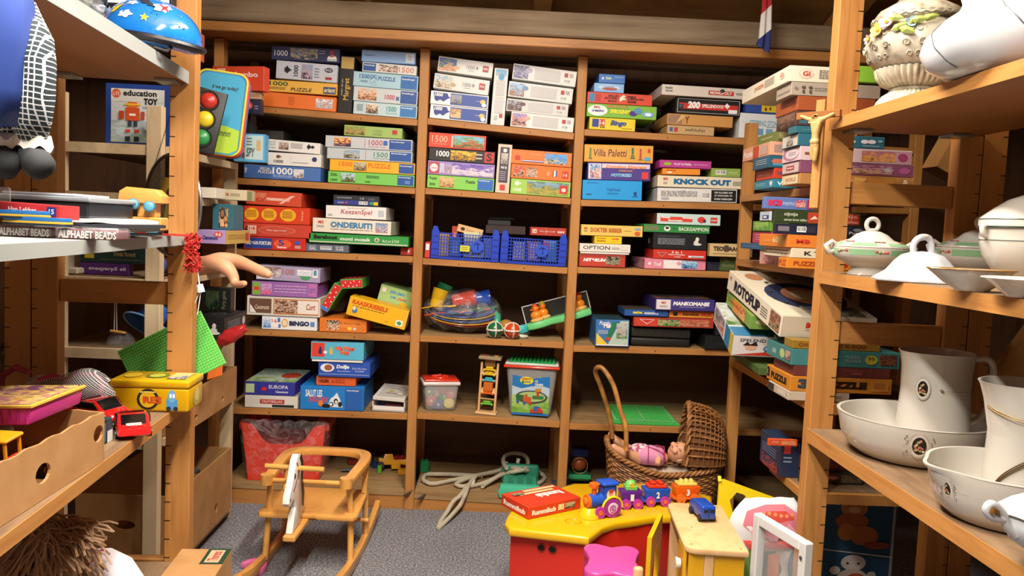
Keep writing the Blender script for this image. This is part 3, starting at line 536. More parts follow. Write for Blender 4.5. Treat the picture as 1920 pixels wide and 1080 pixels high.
def upright(bay,lv,cx0,cx1,hpx,lean,body,pr,label,d=.2,yo=.015):
    Y=YB+yo; zc=shz(bay,lv,(bays[bay][0]+bays[bay][1])/2); x0=xAt(cx0,zc,Y); x1=xAt(cx1,zc,Y); hh=hpx*Y/F_PX; wd=x1-x0
    mb=carton(wd,d,hh,body,pr)
    zb=shz(bay,lv,(x0+x1)/2)+.001+(abs(math.sin(R_(lean)))*wd/2)
    ob=mb.build('puzzle_box',smooth=0,M=Matrix.Translation(((x0+x1)/2,Y,zb))@ Matrix.Rotation(R_(lean),4,'Y')); tag(ob,label,JP)
upright(1,1,919,945,104,2.2,'dcdcd8',[('p',.05,.88,.95,.99,'e0a080,6ab0d0,58a0d0',3,5),('e',.3,.8,.8,.92,'4a98d0'),('r',.15,.52,.88,.8,'c4c4c2'),('r',.15,.2,.88,.5,'c8c8c6'),('r',.6,.12,.88,.19,'b03028'),('b',.15,.03,.45,.17)],'white upright puzzle box wedged between two stacks')
# ---- middle bay, second shelf
stack(1,2,[
 (796,926,25,'84cc52',[('r',.76,0,1,1,'2a68b8'),('t','Ravensburger',.78,.78,.95,.93,W_),('p',.17,.04,.4,.96,'6a4a28,b88850,d8b880',5,5),('t','Puzzle',.02,.68,.13,.92,'1c4c18'),('t','3000',.02,.14,.11,.36,'1c4c18'),('t','Puzzle',.58,.55,.72,.82,'1c4c18')],'green puzzle box at the bottom left of the middle second shelf'),
 (797,927,26,'a08ac8',[('r',0,0,.16,1,'b84858'),('e',.02,.15,.14,.85,'f0e0e0'),('t','educa',.04,.42,.12,.56,'b03038'),('t','2000',.17,.1,.24,.9,'f0f0f8',0,.02,1),('p',.26,.05,.35,.85,'e8d8e0,886078,b8a8c8',2,6),('p',.36,.02,.99,.98,'c8c0d8,e8d8d8,9880c8,7058b0',7,4)],'purple 2000-piece box with a winter landscape'),
 (804,928,24,'1c1a1a',[('t','1000',.1,.3,.3,.85,'f0f0f0'),('p',.32,.05,.72,.95,'1a1410,d89820,2a2018,f0c030',4,5),('r',.85,0,1,1,'c83028'),('t','S',.88,.15,.97,.9,'101010'),('l',.72,.15,.82,.85,2,'c0c0c0')],'black 1000-piece box with yellow picture and red end'),
 (801,911,28,'d84428',[('t','1500',.04,.35,.32,.85,'f0c0a0',0,0),('l',.06,.16,.3,.25,1,'f0b090'),('r',.39,.06,.42,.9,'f0c0b0'),('p',.43,.04,.98,.96,'2a6828,d04828,58a040,80b8d0',8,5)],'red 1500-piece box with a garden bridge picture, topmost left')],cat=JP)
upright(1,2,928,954,90,1.8,'d8c8b4',[('r',.12,.2,.88,.96,'48404c'),('e',.35,.85,.68,.93,'e0e0e8'),('p',.22,.6,.8,.83,'5a504c,a09890,c8c0b8',4,4),('t','950',.25,.5,.55,.55,'f0f0f0'),('j',.6,.49,.75,.56,'f0f0f0'),('l',.2,.24,.7,.45,5,'a8a0b0'),('r',.28,.04,.72,.16,'c84030')],'cream upright box with a dark label and 950 on it')
stack(1,2,[
 (957,1074,29,'9ccc58',[('p',.26,.02,.99,.98,'8a9a40,c8a850,5a7a48,88a8c0',7,4),('j',.03,.55,.16,.92,'f0f4e8'),('t','1500',.03,.12,.17,.38,'f0f4e8'),('r',.83,.18,.97,.78,'c83028'),('e',.86,.3,.94,.6,'f0d8d0')],'green 1500-piece box with mountain pasture, bottom right of the middle second shelf'),
 (958,1075,27,'e2752a',[('p',.03,.06,.21,.94,'201c1c,d8a080,c04838',3,4),('p',.25,.1,.43,.88,'3a2018,e8d0b8,a06848',9,7),('r',.7,.25,.72,.75,'c02828'),('r',.72,.25,.75,.75,'f0f0f0'),('r',.75,.25,.77,.75,'2848a0'),('j',.58,.25,.67,.7,'f0a070'),('r',.86,.2,.97,.75,'c83828'),('t','1-6',.88,.3,.95,.6,'f0d8c8')],'orange puzzle box with portrait pictures and small flag, middle of its stack'),
 (959,1076,27,'e27a30',[('p',.55,.08,.94,.92,'50504c,d8c8a8,4888c8,68a8e0',5,4),('r',.17,.25,.53,.31,'c83030'),('r',.17,.19,.53,.25,'e8e8e8'),('r',.17,.13,.53,.19,'3050a8'),('r',.04,.25,.13,.6,'c83828'),('l',.3,.7,.5,.8,1,'f0c098')],'orange puzzle box with a blue-sky building photo, top of its stack')],cat=JP)
# ---- right bay, top shelf
stack(2,1,[
 (1105,1191,23,'e8cc28',[('r',.04,.15,.19,.95,'24408c'),('r',.21,.3,.33,.95,'c83830'),('t','1-6',.22,.4,.32,.85,W_),('t','Bingo',.45,.25,.82,.9,'2a4a90',.25,.05),('t','345',.22,.08,.33,.25,K_),('l',.72,.05,.96,.18,1,'8a7a20')],'yellow bingo game box at the bottom left of the right bay top shelf'),
 (1099,1231,25,'7ab83c',[('e',.0,.02,.29,.98,'f0f0ec'),('t','MB',.09,.66,.18,.9,'d84838'),('t','creation',.06,.36,.24,.6,'282890',.15,.04),('t','SPIROGRAM',.33,.28,.62,.66,'e8e028',.1,.06),('e',.61,.15,.73,.6,'4a2880'),('p',.28,.75,.6,1,'489838,88c048,c84838',2,6),('e',.68,.35,.8,.9,'5a90c0'),('e',.8,.1,.97,.6,'78b0d8'),('e',.84,.2,.94,.5,'e0ecf4')],'green craft toy box with white oval at its left end'),
 (1099,1223,21,'d44830',[('r',.01,.1,.1,.95,'3a80a8'),('r',.11,.1,.2,.9,'b82828'),('t','SPELLEN',.31,.68,.48,.9,'401010',.1,.04),('t','JEUX SPEL',.25,.4,.46,.62,'401010',.1,.04),('t','GIOCHI',.31,.1,.45,.32,'401010',.1,.04),('t','6',.49,.1,.6,.96,'d8e8d0',0,.08),('t','SPIELE',.61,.66,.75,.88,'401010',.1,.04),('t','JUEGOS SPIL',.62,.4,.88,.62,'401010',.1,.04),('t','GAMES',.62,.12,.76,.34,'401010',.1,.04)],'red six-games box with a big pale 6'),
 (1114,1170,17,'8ab8e8',[('e',.1,.15,.9,.95,'b8d4f0'),('e',.25,.15,.8,.6,'a85850'),('l',.3,.6,.7,.8,1,'5080b8')],'small sky blue rounded box, second from the top',{'d':.16}),
 (1123,1172,17,'3f74c0',[('e',.08,.3,.16,.7,'d8e8f8'),('t','Robo',.24,.35,.48,.8,'c8e0a8',.2,.04),('t','Ravensburger',.62,.68,.96,.86,'c8d8f0')],'small mid-blue box topping the right bay left stack',{'d':.16})])
stack(2,1,[
 (1251,1339,17,'c0a070',[('r',.03,.2,.1,.85,'3a60a0'),('r',.13,.2,.21,.85,'b83830'),('t','boaRdscRipt',.38,.25,.82,.8,'382818',.05,0)],'flat tan game box with thin lettering, bottom of its stack'),
 (1251,1374,21,'c8924e',[('r',0,0,.22,1,'9a7860'),('g',[(.12,0),(.3,1),(.2,1)],'d8b070'),('t','Y',.26,.1,.33,.9,'5a3418')],'tan wooden-look game box under the black one',{'t':.0}),
 (1267,1389,31,'131315',[('r',.04,.28,.97,.68,'c83028'),('t','200',.17,.32,.37,.82,W_,.1,.06),('t','SPELLENDOOS',.4,.42,.74,.66,W_,.05,.03),('r',.82,.1,.96,.36,'f0f0f0'),('g',[(.75,.6),(.79,.8),(.84,.6),(.8,.4)],'f0f0f0'),('r',.03,.3,.1,.58,'181c28'),('l',.04,.35,.09,.55,3,'6090c0'),('r',.01,.96,.99,.98,'d8d8d8'),('r',.01,.03,.99,.05,'d8d8d8'),('r',.01,.03,.016,.97,'d8d8d8'),('r',.984,.03,.99,.97,'d8d8d8')],'black and red box with a white 200 under the long white box',{'d':.3}),
 (1241,1398,20,'d8d0c4',[('t','PARKER',.03,.6,.12,.85,K_),('t','Games',.03,.3,.12,.52,K_),('r',.56,.2,.87,.72,'c03828'),('t','MONOPOLY',.58,.28,.85,.64,'f0e8e0',0,.03),('e',.7,.5,.76,.95,'403838'),('l',.9,.3,.99,.6,2,'606060')],'long white property game box topping the dark stack',{'d':.28,'yaw':1,'y':-.02})])
stack(2,1,[(1386,1470,47,'dde3e4',[('r',.03,.65,.14,.9,'c8d0d0'),('r',.035,.67,.135,.88,'dde3e4'),('t','STEPPING STONES',.2,.5,.95,.75,'78a8c0',.1,.02),('r',.38,.12,.54,.4,'68a0c8'),('r',.6,.12,.76,.4,'78a8c8'),('r',.2,.12,.34,.4,'90b8d0'),('l',.6,.45,.9,.5,1,'8898a0')],'big white box with pale blue lettering at the right end of the top shelf',{'d':.3}),
 (1398,1458,22,'2c4c9c',[('r',.5,.05,.98,.98,'d8c030'),('t','Ravensburger',.04,.78,.48,.94,W_),('t','Insect',.55,.7,.9,.92,'3a3010',.1),('e',.6,.15,.68,.55,'7a3820'),('e',.75,.25,.82,.6,'7a3820')],'blue and yellow box sitting on the big white one',{'d':.25})])
# ---- right bay, second shelf
stack(2,2,[
 (1089,1204,37,'1f9ae0',[('t','Trivial Pursuit',.4,.45,.64,.62,'0c3c78',.2,.01),('l',.42,.25,.62,.36,2,'1060a8'),('t','PARKER',.05,.2,.14,.28,'0c2c60'),('e',.87,.2,.93,.45,'0c4c90'),('l',.84,.12,.96,.18,1,'0c2c60'),('l',.05,.88,.26,.93,1,'0c4c90')],'bright sky blue quiz box at the bottom of the right bay second shelf'),
 (1102,1220,33,'4a3a8c',[('r',0,.0,.21,1,'d8d8e0'),('p',.02,.05,.2,.95,'3878b8,d87030,e8e0d8,4088c8',3,5),('r',.22,.72,1,1,'d8d0e0'),('t','Domino Express',.28,.66,.95,.92,'e88a50',.2,.05),('t','POWER PACK',.5,.5,.72,.62,'e8a048'),('t','MOTORISED',.37,.16,.71,.38,'88c0e8',.15,.06),('r',.87,.05,.98,.5,'d84038')],'purple and white toy box between the sky blue and yellow boxes'),
 (1095,1225,33,'dfa03a',[('r',0,0,1,1,'dca444'),('t','Villa Paletti',.12,.3,.62,.78,'6a2840',.12,.01),('r',.06,.15,.09,.85,'6a8848'),('r',.05,.12,.1,.2,'486838'),('r',.81,.15,.84,.85,'b84838'),('r',.79,.1,.86,.18,'8a6838'),('r',.67,.2,.74,.3,'4a6848'),('r',.68,.36,.73,.44,'4a6848'),('r',.69,.5,.72,.9,'4a6848'),('r',.93,.62,.97,.85,'c83828'),('r',.88,.1,.97,.3,'58a8d8')],'ochre building game box with pillars printed on it')])
stack(2,2,[
 (1233,1382,26,'dcdcd8',[('r',.68,0,1,1,'161616'),('b',.56,.18,.66,.78),('t','500 ILLUSIES OM',.72,.7,.95,.86,'e0e0e0'),('t','JE VRIENDJES TE',.72,.42,.95,.58,'e0e0e0'),('t','DOEN VERBAZEN',.72,.14,.95,.3,'e0e0e0'),('t','CE',.29,.72,.34,.88,'404040',0,0),('l',.03,.35,.5,.85,5,'a0a0a0'),('e',.03,.08,.14,.3,'b0b0b8')],'white box with barcode and a black right end, under the cream box'),
 (1233,1415,22,'e4d8bd',[('t','MB',.05,.6,.1,.9,'d84030'),('t','KNOCK OUT',.16,.2,.76,.82,'15689c',0,.07),('l',.78,.2,.9,.7,3,'404040'),('l',.05,.15,.1,.45,2,'707070')],'long cream game box with large blue capitals, second shelf of the right bay',{'d':.24,'t':-.008}),
 (1242,1313,12,'e8902c',[('t','MOZAIEK',.1,.6,.35,.95,'9a3818'),('e',.1,.1,.25,.5,'f0e8d8')],'small flat orange box on the cream game box',{'d':.15}),
 (1237,1334,15,'b23c8e',[('e',.06,.2,.22,.8,'98b830'),('t','PLOP DOBBEL',.27,.3,.62,.7,'e8d0e0',.05,.03),('l',.66,.3,.95,.6,1,'d8a8c8')],'thin magenta dice game box topping the second shelf stack',{'d':.17,'t':-.01})])
stack(2,2,[(1334,1389,17,'8aa850',[('b',.12,.2,.5,.85),('l',.6,.2,.95,.7,2,'c8d8a0')],'olive green box showing its barcode, lying on the cream game')],z0=shz(2,2,.85)+.1085)
# ---- right bay, third shelf
stack(2,3,[
 (1084,1173,25,'9c3428',[('r',.0,0,1,.85,'c03c2c'),('t','HIT&RUN',.07,.4,.58,.7,'f0f0f0',.25,.06),('p',.58,.15,.9,.9,'403830,787048,b0a890,202018',5,5)],'dark red game box with white slanted letters, bottom left of the right bay third shelf',{'d':.3}),
 (1084,1182,19,'e2dfd4',[('t','OPTION',.05,.25,.6,.85,'1c1c20',0,.01),('r',.84,.25,.96,.75,'a0a8a8'),('r',.845,.28,.955,.72,'e2dfd4'),('l',.64,.3,.8,.7,3,'a0a0a0')],'off-white game box with black serif capitals above the dark red one',{'lid':.18}),
 (1115,1166,15,'e8c81c',[('t','Piraten',.05,.7,.4,.95,'a04818'),('t','HABA',.64,.6,.94,.92,'c83828'),('t','dukaten',.05,.25,.4,.55,'a04818'),('l',.65,.15,.8,.25,1,'806010')],'small bright yellow box under the doctor game',{'d':.12}),
 (1090,1205,21,'e8c462',[('t','MB',.03,.55,.09,.85,'d84838'),('t','DOKTER BIBBER',.14,.28,.67,.8,'b85820',0,.04),('l',.7,.45,.84,.55,1,'504030'),('e',.88,.0,.98,.5,'d86028'),('r',.88,.65,.98,.9,'88b0d0'),('l',.03,.3,.09,.5,1,'606060')],'yellow game box with brown lettering, top of the left stack',{'d':.25})])
stack(2,3,[
 (1209,1325,20,'e08aa0',[('r',.3,0,.62,1,'f0e8e8'),('t','Trefl',.14,.25,.26,.72,'f8f0f0',.1,.02),('e',.04,.35,.09,.7,'f8f0f0'),('p',.6,.05,.87,.95,'1c3c70,4888c8,b0d8f0',3,5),('j',.5,.4,.62,.85,'e0a0b0')],'pink and white puzzle box at the bottom of the middle stack',{'d':.25,'cat':JP,'yaw':3,'L':[('p',.02,.02,.98,.98,'b07888,d898a8,987080',3)]}),
 (1225,1324,18,'cc3422',[('t','3 in 1',.34,.65,.54,.95,W_),('t','Memo+Domino',.28,.38,.6,.58,W_),('t','Lotto',.4,.1,.52,.28,W_),('g',[(.05,.75),(.26,.75),(.15,.1)],'b0a8a8'),('g',[(.07,.7),(.24,.7),(.15,.2)],'c83028'),('r',.67,.12,.97,.38,'e8e8f0'),('t','Clementoni',.72,.16,.96,.34,'2a3a80')],'red three-in-one game box on the pink puzzle',{'d':.2,'cat':'board game'}),
 (1225,1325,31,'18191d',[('l',.07,.25,.6,.72,6,'98a0a8'),('e',.77,.3,.86,.62,'e0e0d8'),('e',.8,.55,.87,.84,'e0e0d8'),('e',.76,.25,.92,.42,'e0e0d8'),('l',.07,.82,.5,.88,1,'707880')],'black game box with a white crouching figure, in the right bay stack',{'L':[('e',.6,.3,.75,.7,'c8c8c8')]}),
 (1207,1331,16,'2e8a44',[('r',0,.1,.22,.9,'6a8050'),('e',.3,.08,.4,.92,'f0f0e8'),('e',.32,.4,.38,.8,'202820'),('t','BACKGAMMON',.53,.2,.99,.82,'d8e4c8',0,.03),('l',.42,.45,.5,.6,1,'205030')],'green backgammon box second from the top of its stack',{'d':.22}),
 (1232,1351,21,'c2e0dc',[('r',.04,.2,.56,.75,'d84838'),('t','Huisje',.05,.5,.2,.8,W_,0,.05),('t','Beestje',.4,.5,.58,.8,W_,0,.05),('t','Boompje',.17,.18,.4,.45,W_,0,.05),('e',.64,.15,.77,.85,'d83830'),('e',.73,.2,.78,.55,'502050'),('r',.85,.2,.96,.8,'c83828'),('t','Goliath',.86,.4,.95,.6,W_)],'pale mint game box with a red ladybird, topping the middle stack',{'y':-.006,'L':[('r',0,0,1,1,'8a4840')]})])
stack(2,3,[(1325,1350,17,'20283c',(),'dark navy box beside the pink puzzle'),],yo=.05)
stack(2,3,[(1350,1380,27,'4a5a30',[('t','Gro',.2,.6,.6,.92,'788858'),('t','Buska',.1,.25,.95,.55,'788858')],'olive game box below the tan one',{'y':.04}),
 (1331,1411,25,'d4b882',[('t','TEOTLAAC',.06,.42,.7,.85,'403828',0,.06),('e',.3,.35,.46,.98,'584838'),('r',.7,0,.74,1,'c0a068'),('r',.86,.5,.98,.9,'3858a0'),('l',.06,.12,.7,.22,1,'806838')],'tan game box with blocky brown letters at the right of the third shelf')])
# ---- right bay, fourth shelf
stack(2,4,[(1117,1180,52,'3a72b0',[('g',[(.35,.0),(1,0),(1,1),(.75,1)],'b0c8b8'),('t','Puzzle',.08,.82,.42,.98,'e8e8f0',.2,.02),('t','Mat',.22,.7,.46,.88,'f0f0f4',0,.04),('g',[(0,0),(.4,0),(0,.5)],'e8c838'),('g',[(.3,.28),(.42,.22),(.66,.95),(.5,.95)],'1f7848'),('e',.28,.2,.46,.34,'c04838'),('p',.62,.3,.97,.9,'3a7a48,78a070,c898a8,b0c0b8',4,5),('r',.0,0,1,.04,'e8e8e8'),('l',.04,.45,.36,.62,4,'c8d8e8'),('b',.78,.06,.96,.14)],'upright blue puzzle mat box with green roll picture',{'d':.2,'cat':JP,'top':'284850','y':-.02})])
zc=shz(2,4,.8)
stack(2,4,[(1188,1338,19,'a83828',[('r',0,.0,.3,1,'c84030'),('g',[(.06,.85),(.26,.85),(.16,.2)],'e0d8d8'),('g',[(.08,.8),(.24,.8),(.16,.3)],'c83028'),('p',.3,.05,.62,.9,'283828,58a048,c8a888,386838',4,4),('p',.58,.05,.96,.95,'b85038,d8a080,883020,c87050',6,5)],'long red car puzzle box lying on the black case',{'d':.22,'cat':JP,'yaw':0}),
 ],z0=zc+.086)
stack(2,4,[(1255,1338,14,'d4742c',[('e',.06,.1,.18,.95,'301810'),('t','benelux',.3,.3,.68,.85,'301810',0,.03),('t','PUZ',.74,.2,.98,.85,'c03020',0,.06),('r',0,0,.98,.12,'e8c040')],'thin orange puzzle box on the red car puzzle',{'d':.2}),
 (1229,1340,23,'3c3480',[('r',0,0,.25,1,'dedad8'),('t','MB',.09,.55,.17,.82,'d04030'),('t','MANKOMANIE',.29,.42,.93,.84,'f0f0f4',.15,.06),('l',.4,.22,.85,.32,1,'c8c8e0'),('l',.06,.2,.2,.4,2,'808088')],'purple game box with white slanted title, topping the stack',{'d':.3,'y':-.02,'top':'383040','tp':[('p',.02,.02,.98,.98,'302820,886048,282430,606880',4,5)]})],z0=zc+.086+.042)
stack(2,4,[(1171,1253,13,'24549c',[('t','mix',.18,.3,.42,.9,'e0d030',0,.08),('t','memory',.45,.15,.8,.5,'e8e8f0',0,.05),('r',.45,.6,.7,.72,'e0e0e8')],'blue memory game box on the red car puzzle',{'d':.18,'top':'4a4438'})],z0=zc+.086+.042,yo=.0)
# ================================================================ boxes on the right toy rack (seen over their corner)
def rstack(z,items,gap=.001):
    for it in items:
        c,Yf,lp,rp,h,body,L,Fp,label=it[:9]; o=it[9]if len(it)>9 else {}
        X=xAt(c,z,Yf); Y2=Yf
        for _ in range(40):
            Y2+=(X-xAt(lp,z,Y2))/(xAt(lp,z,1.0))if True else 0
        X1=xAt(rp,z,Yf); hh=h*Yf/F_PX; wd=X1-X; d=Y2-Yf; z+= o.get('dz',0)
        mb=carton(wd,d,hh-gap,body,Fp,o.get('top'),o.get('tp',()),L)
        M=Matrix.Translation((X,Yf,z))@ Matrix.Rotation(R_(o.get('yaw',0)),4,'Z')@ Matrix.Translation((wd/2,0,0))
        cc=o.get('cat',JP); tag(mb.build('puzzle_box' if cc== JP else 'game_box',smooth=0,M=M),label,cc); z+= hh
    return z
z=rstack(1.3525,[
 (1450,2.56,1414,1495,17,'2a7890',[('t','w',.8,.2,.95,.8,W_),('l',.1,.3,.6,.7,2,'8ac0c8')],[('t','Wi',.1,.2,.6,.8,'d8e8e8')],'dark teal box at the bottom of the far column on the right rack'),
 (1451,2.56,1417,1495,20,'b83c24',[('t','RARA PUZZLE',.15,.35,.8,.7,'e8a080',.1)],[('t','160',.1,.3,.5,.8,'283870')],'rust red box one above the dark teal box'),
 (1441,2.56,1411,1495,23,'24566c',[('l',.2,.3,.9,.8,3,'98a8b0')],[('r',.1,.1,.5,.8,'3a90a8'),('e',.05,.3,.5,.8,'b86050')],'blue-green box with a small red oval, middle of the far column'),
 (1444,2.56,1392,1495,26,'d09a80',[('t','Puzzle',.05,.25,.38,.7,'f0e8e0',.1),('r',.4,.05,.6,.95,'b84830'),('r',.64,.15,.9,.85,'b8988c')],[('r',.1,.15,.5,.85,'988078')],'peach puzzle box with a red patch sticking out of the far column'),
 (1457,2.56,1419,1500,21,'68743c',[('l',.2,.4,.8,.7,1,'a8b080')],[('p',.02,.05,.9,.95,'4a5028,8a8050,a89868',3)],'olive green box topping the far column of the right rack')])
z=rstack(1.3525,[
 (1499,2.335,1466,1713,21,'a87844',[('r',.0,.1,.9,.9,'c8bc98'),('t','WORLD',.2,.3,.8,.7,'b06040')],[('t','Oude',.3,.5,.4,.85,'d8a868',.1),('t','+48',.38,.2,.46,.6,'e0b880'),('p',.47,.1,.58,.9,'6a4420,b88848,d8a860',4,5),('r',.59,.1,.83,.9,'b8803c'),('e',.86,.1,.99,.9,'987048'),('t','5',.91,.4,.95,.85,'f0e0c0')],'wood-brown puzzle box at the bottom of the near column',{}),
 (1499,2.335,1466,1712,23,'7a4660',[('r',.02,.1,.95,.9,'b8a8a0'),('r',.25,.3,.7,.7,'984048'),('l',.3,.35,.65,.6,1,'e0c0b8')],[('p',.45,.05,.82,.95,'5a3048,c8a060,a07898,784058',3,5),('j',.73,.3,.83,.8,'b0a8b0'),('e',.88,.15,.98,.85,'a05080')],'mauve puzzle box with blonde figure picture under the pink one'),
 (1499,2.335,1466,1709,27,'c8b0b4',[('e',.05,.1,.95,1.0,'a07088'),('e',.2,.2,.95,.9,'c8b8bc'),('l',.4,.4,.8,.7,2,'887080')],[('r',.7,0,1,1,'b88898'),('p',.55,.05,.86,.95,'704830,d8a048,c88858,a06878',6,5),('r',.03,.4,.2,.6,'784838'),('t','Princess',.3,.4,.42,.6,'604858',0,0),('e',.88,.15,.97,.85,'984068')],'pale pink puzzle box under the teal memo box'),
 (1496,2.335,1466,1658,23,'2a6478',[('r',.02,.05,.98,.95,'b8b4ac'),('p',.3,.1,.7,.9,'30302c,787068,a8a098',2)],[('t','MEMO',.32,.35,.67,.72,'c8d4d4',0,.04),('e',.73,.35,.82,.8,'d8d8e0'),('e',.81,.35,.91,.8,'d8d8e0'),('t','Clementoni',.75,.08,.95,.22,'b8c8d0'),('e',.93,.55,.99,.8,'80b0c0')],'teal memo game box in the near column',{'cat':'board game'}),
 (1491,2.335,1477,1600,14,'2a6470',(),[('l',.1,.3,.3,.6,1,'6090a0')],'small teal box under the dark clear box'),
 (1492,2.335,1455,1560,28,'4c342c',[('p',.05,.1,.95,.9,'2a1c18,5a4038,7a5848',7)],[('r',.05,.05,.3,.95,'386070'),('r',.32,.1,.6,.9,'d8d8d4'),('l',.34,.2,.55,.8,5,'606060')],'dark brown box under the reddish one'),
 (1495,2.335,1454,1640,27,'984c28',[('e',.7,.3,.9,.8,'883c20')],[('r',.5,.0,.9,.1,'e0e0e0')],'reddish brown box with rounded mark, upper part of the near column'),
 (1483,2.335,1455,1650,25,'a09484',[('l',.1,.2,.9,.5,1,'807468')],[('t','4x',.02,.35,.07,.75,'706458'),('l',.25,.3,.5,.7,2,'787064'),('e',.1,.5,.15,.8,'504840'),('e',.18,.5,.23,.8,'504840'),('r',.11,.1,.14,.4,'504840'),('r',.19,.1,.22,.4,'504840')],'greyish cream box directly under the wide white lid'),
 (1479,2.335,1391,1586,30,'d6cdb8',[('t','puzzle',.3,.35,.5,.8,'c07850',.05),('l',.52,.3,.72,.85,6,'908878'),('e',.82,.35,.92,.85,'d8c8b8'),('t','Gi',.84,.45,.9,.75,'b83828')],[('e',.15,.15,.42,.9,'e0b0a0'),('e',.17,.2,.4,.85,'d6cdb8'),('t','Gi',.22,.32,.36,.72,'b83020',0,.04),('l',.52,.15,.95,.85,6,'4a4640')],'large cream box with round red emblem topping the right rack',{'cat':'board game','yaw':0})])
rstack(1.3525+.299,[(1594,2.345,1588,1690,30,'8cc83c',(),[('e',.02,.35,.16,.85,'e0a030'),('t','o',.2,.5,.24,.6,'c0e090')],'lime green box behind the urn, beside the cream lid',{})])
# level 2
rstack(1.1075,[
 (1432,2.62,1424,1470,26,'b88078',[('p',0,0,1,1,'a86860,d8a8a0,c09088',3)],[('p',0,0,1,1,'a86860,d8a8a0,c09088',3)],'pinkish box in clear wrap at the end of the second level'),
 (1431,2.62,1388,1470,12,'2c5878',[('l',.1,.3,.8,.6,1,'6088a0')],(),'thin dark blue board sticking out to the aisle'),
 (1445,2.62,1410,1480,24,'b04058',[('l',.2,.2,.9,.8,3,'d88898')],(),'crimson pink box above the thin blue board'),
 (1444,2.62,1411,1480,20,'5c9030',[('p',.1,.1,.9,.9,'487828,78a848,90b858',3)],(),'grass green box on the crimson one'),
 (1443,2.62,1424,1480,18,'b8c4d0',[('r',.3,.2,.9,.6,'28488c'),('r',.4,.3,.7,.5,'e0e4e8')],(),'white and blue box topping the far column, second level')])
rstack(1.1075,[
 (1475,2.335,1459,1597,20,'d88428',[('t','PUZ',.1,.2,.9,.8,'b04020')],[('t','PUZZLE',.08,.2,.52,.8,'a83c20',0,.04),('t','PU',.62,.15,.95,.85,'c03018',0,.06)],'orange box with dark red puzzle lettering at the bottom of the near column'),
 (1483,2.335,1431,1560,19,'d8ccb0',[('l',.1,.2,.9,.8,2,'807060'),('r',.02,.3,.12,.7,'907860')],[('t','K Ti-',.3,.2,.9,.8,'202428',0,.03)],'cream and white box in the second level near column'),
 (1476,2.335,1423,1570,25,'d87c2c',[('t','60',.5,.3,.7,.8,'e8d0a0'),('r',.72,.2,.9,.85,'c0a060'),('t','puzzle',.2,.3,.45,.6,'e8a868')],[('t','MB',.15,.3,.45,.7,'c03028',0,.04),('r',0,0,1,.04,'f0a050')],'orange box with red letters on its end, above the cream one'),
 (1452,2.335,1448,1632,20,'1c2034',(),[('r',.02,.2,.14,.85,'787078'),('t','Disney',.3,.35,.42,.7,'b8b8c0',.1,0),('r',.33,.1,.42,.9,'302c38'),('b',.22,.15,.32,.9),('t','Puzzle',.78,.15,.95,.5,'c8c8c8'),('e',.82,.5,.92,.95,'888890')],'very dark navy puzzle box under the green and red one'),
 (1451,2.335,1446,1614,26,'2c3a20',(),[('r',.38,0,.99,1,'a83c24'),('t','nijntje',.1,.5,.26,.9,'b8c0a8'),('t','samen leren tellen',.1,.12,.37,.36,'b8c0a8'),('g',[(.4,.3),(.46,.7),(.5,.4)],'e0c0b0'),('t','tje',.85,.5,.97,.9,'d89080'),('t','en tellen',.72,.12,.98,.36,'d89080')],'dark green counting game with a red right half',{'cat':'board game'}),
 (1433,2.335,1428,1525,23,'5870a8',(),[('t','K3',.05,.2,.35,.85,'c02850',0,.08),('t','memo',.36,.3,.62,.65,'b8c4d8',0,0),('p',.64,.15,.85,.9,'c83848,e0b0a0,a83858',3,5),('r',.88,0,1,1,'983048')],'blue memo game box with big pink letters, top of the second level',{'cat':'board game'})])
rstack(1.1075+.135,[(1576,2.345,1572,1608,20,'685030',(),[('l',.2,.3,.8,.7,1,'a89060')],'small brown box behind the near right post')])
# level 3
rstack(.7185,[
 (1477,2.335,1440,1592,18,'b8ac98',[('r',0,.1,.3,.9,'38342c'),('r',.5,.2,.9,.8,'c8c0b0')],[('l',.6,.3,.9,.7,2,'807868')],'whitish box at the very bottom of the third level'),
 (1481,2.335,1437,1671,30,'c07c24',[('t','3',.02,.2,.14,.9,'202020',0,.06),('t','PUZZLE',.2,.25,.85,.7,'281c10',0,.06)],[('t','3',.06,.12,.2,.9,'303c48',0,.08),('t','PUZZLE',.26,.22,.76,.8,'281808',0,.08),('r',.8,.1,.98,.9,'c88438'),('l',.83,.3,.95,.8,3,'986028')],'amber box with heavy black puzzle capitals on the third level'),
 (1488,2.335,1450,1669,20,'64302c',(),[('r',.3,.1,.4,.9,'204840'),('t','4x',.31,.4,.36,.8,'4a9a80'),('r',.6,.2,.72,.6,'884040'),('l',.5,.65,.75,.85,1,'985858')],'dark maroon box between the amber and teal ones'),
 (1483,2.335,1437,1686,32,'3a7878',[('r',.25,.3,.4,.6,'80a8a8'),('e',.55,.2,.75,.8,'a8b870'),('p',.78,.2,.96,.8,'402c28,987060,b89888',3)],[('t','ANDY',.3,.12,.42,.4,'704030',0,.04),('t','PUZZEL',.5,.55,.64,.76,'88a0a0'),('t','PUZZLE',.5,.28,.64,.48,'88a0a0'),('e',.68,.15,.8,.85,'b0a838'),('t','99',.71,.45,.77,.72,'485018'),('p',.82,.15,.98,.9,'302018,885838,583028',5)],'dull teal puzzle box with a yellow round 99 badge'),
 (1486,2.335,1470,1650,17,'8a6c20',(),[('t','CHUNKY HOUSE BLOCKS',.05,.2,.85,.8,'78301c',0,.03)],'mustard box of blocks directly under the big tilted game'),
])
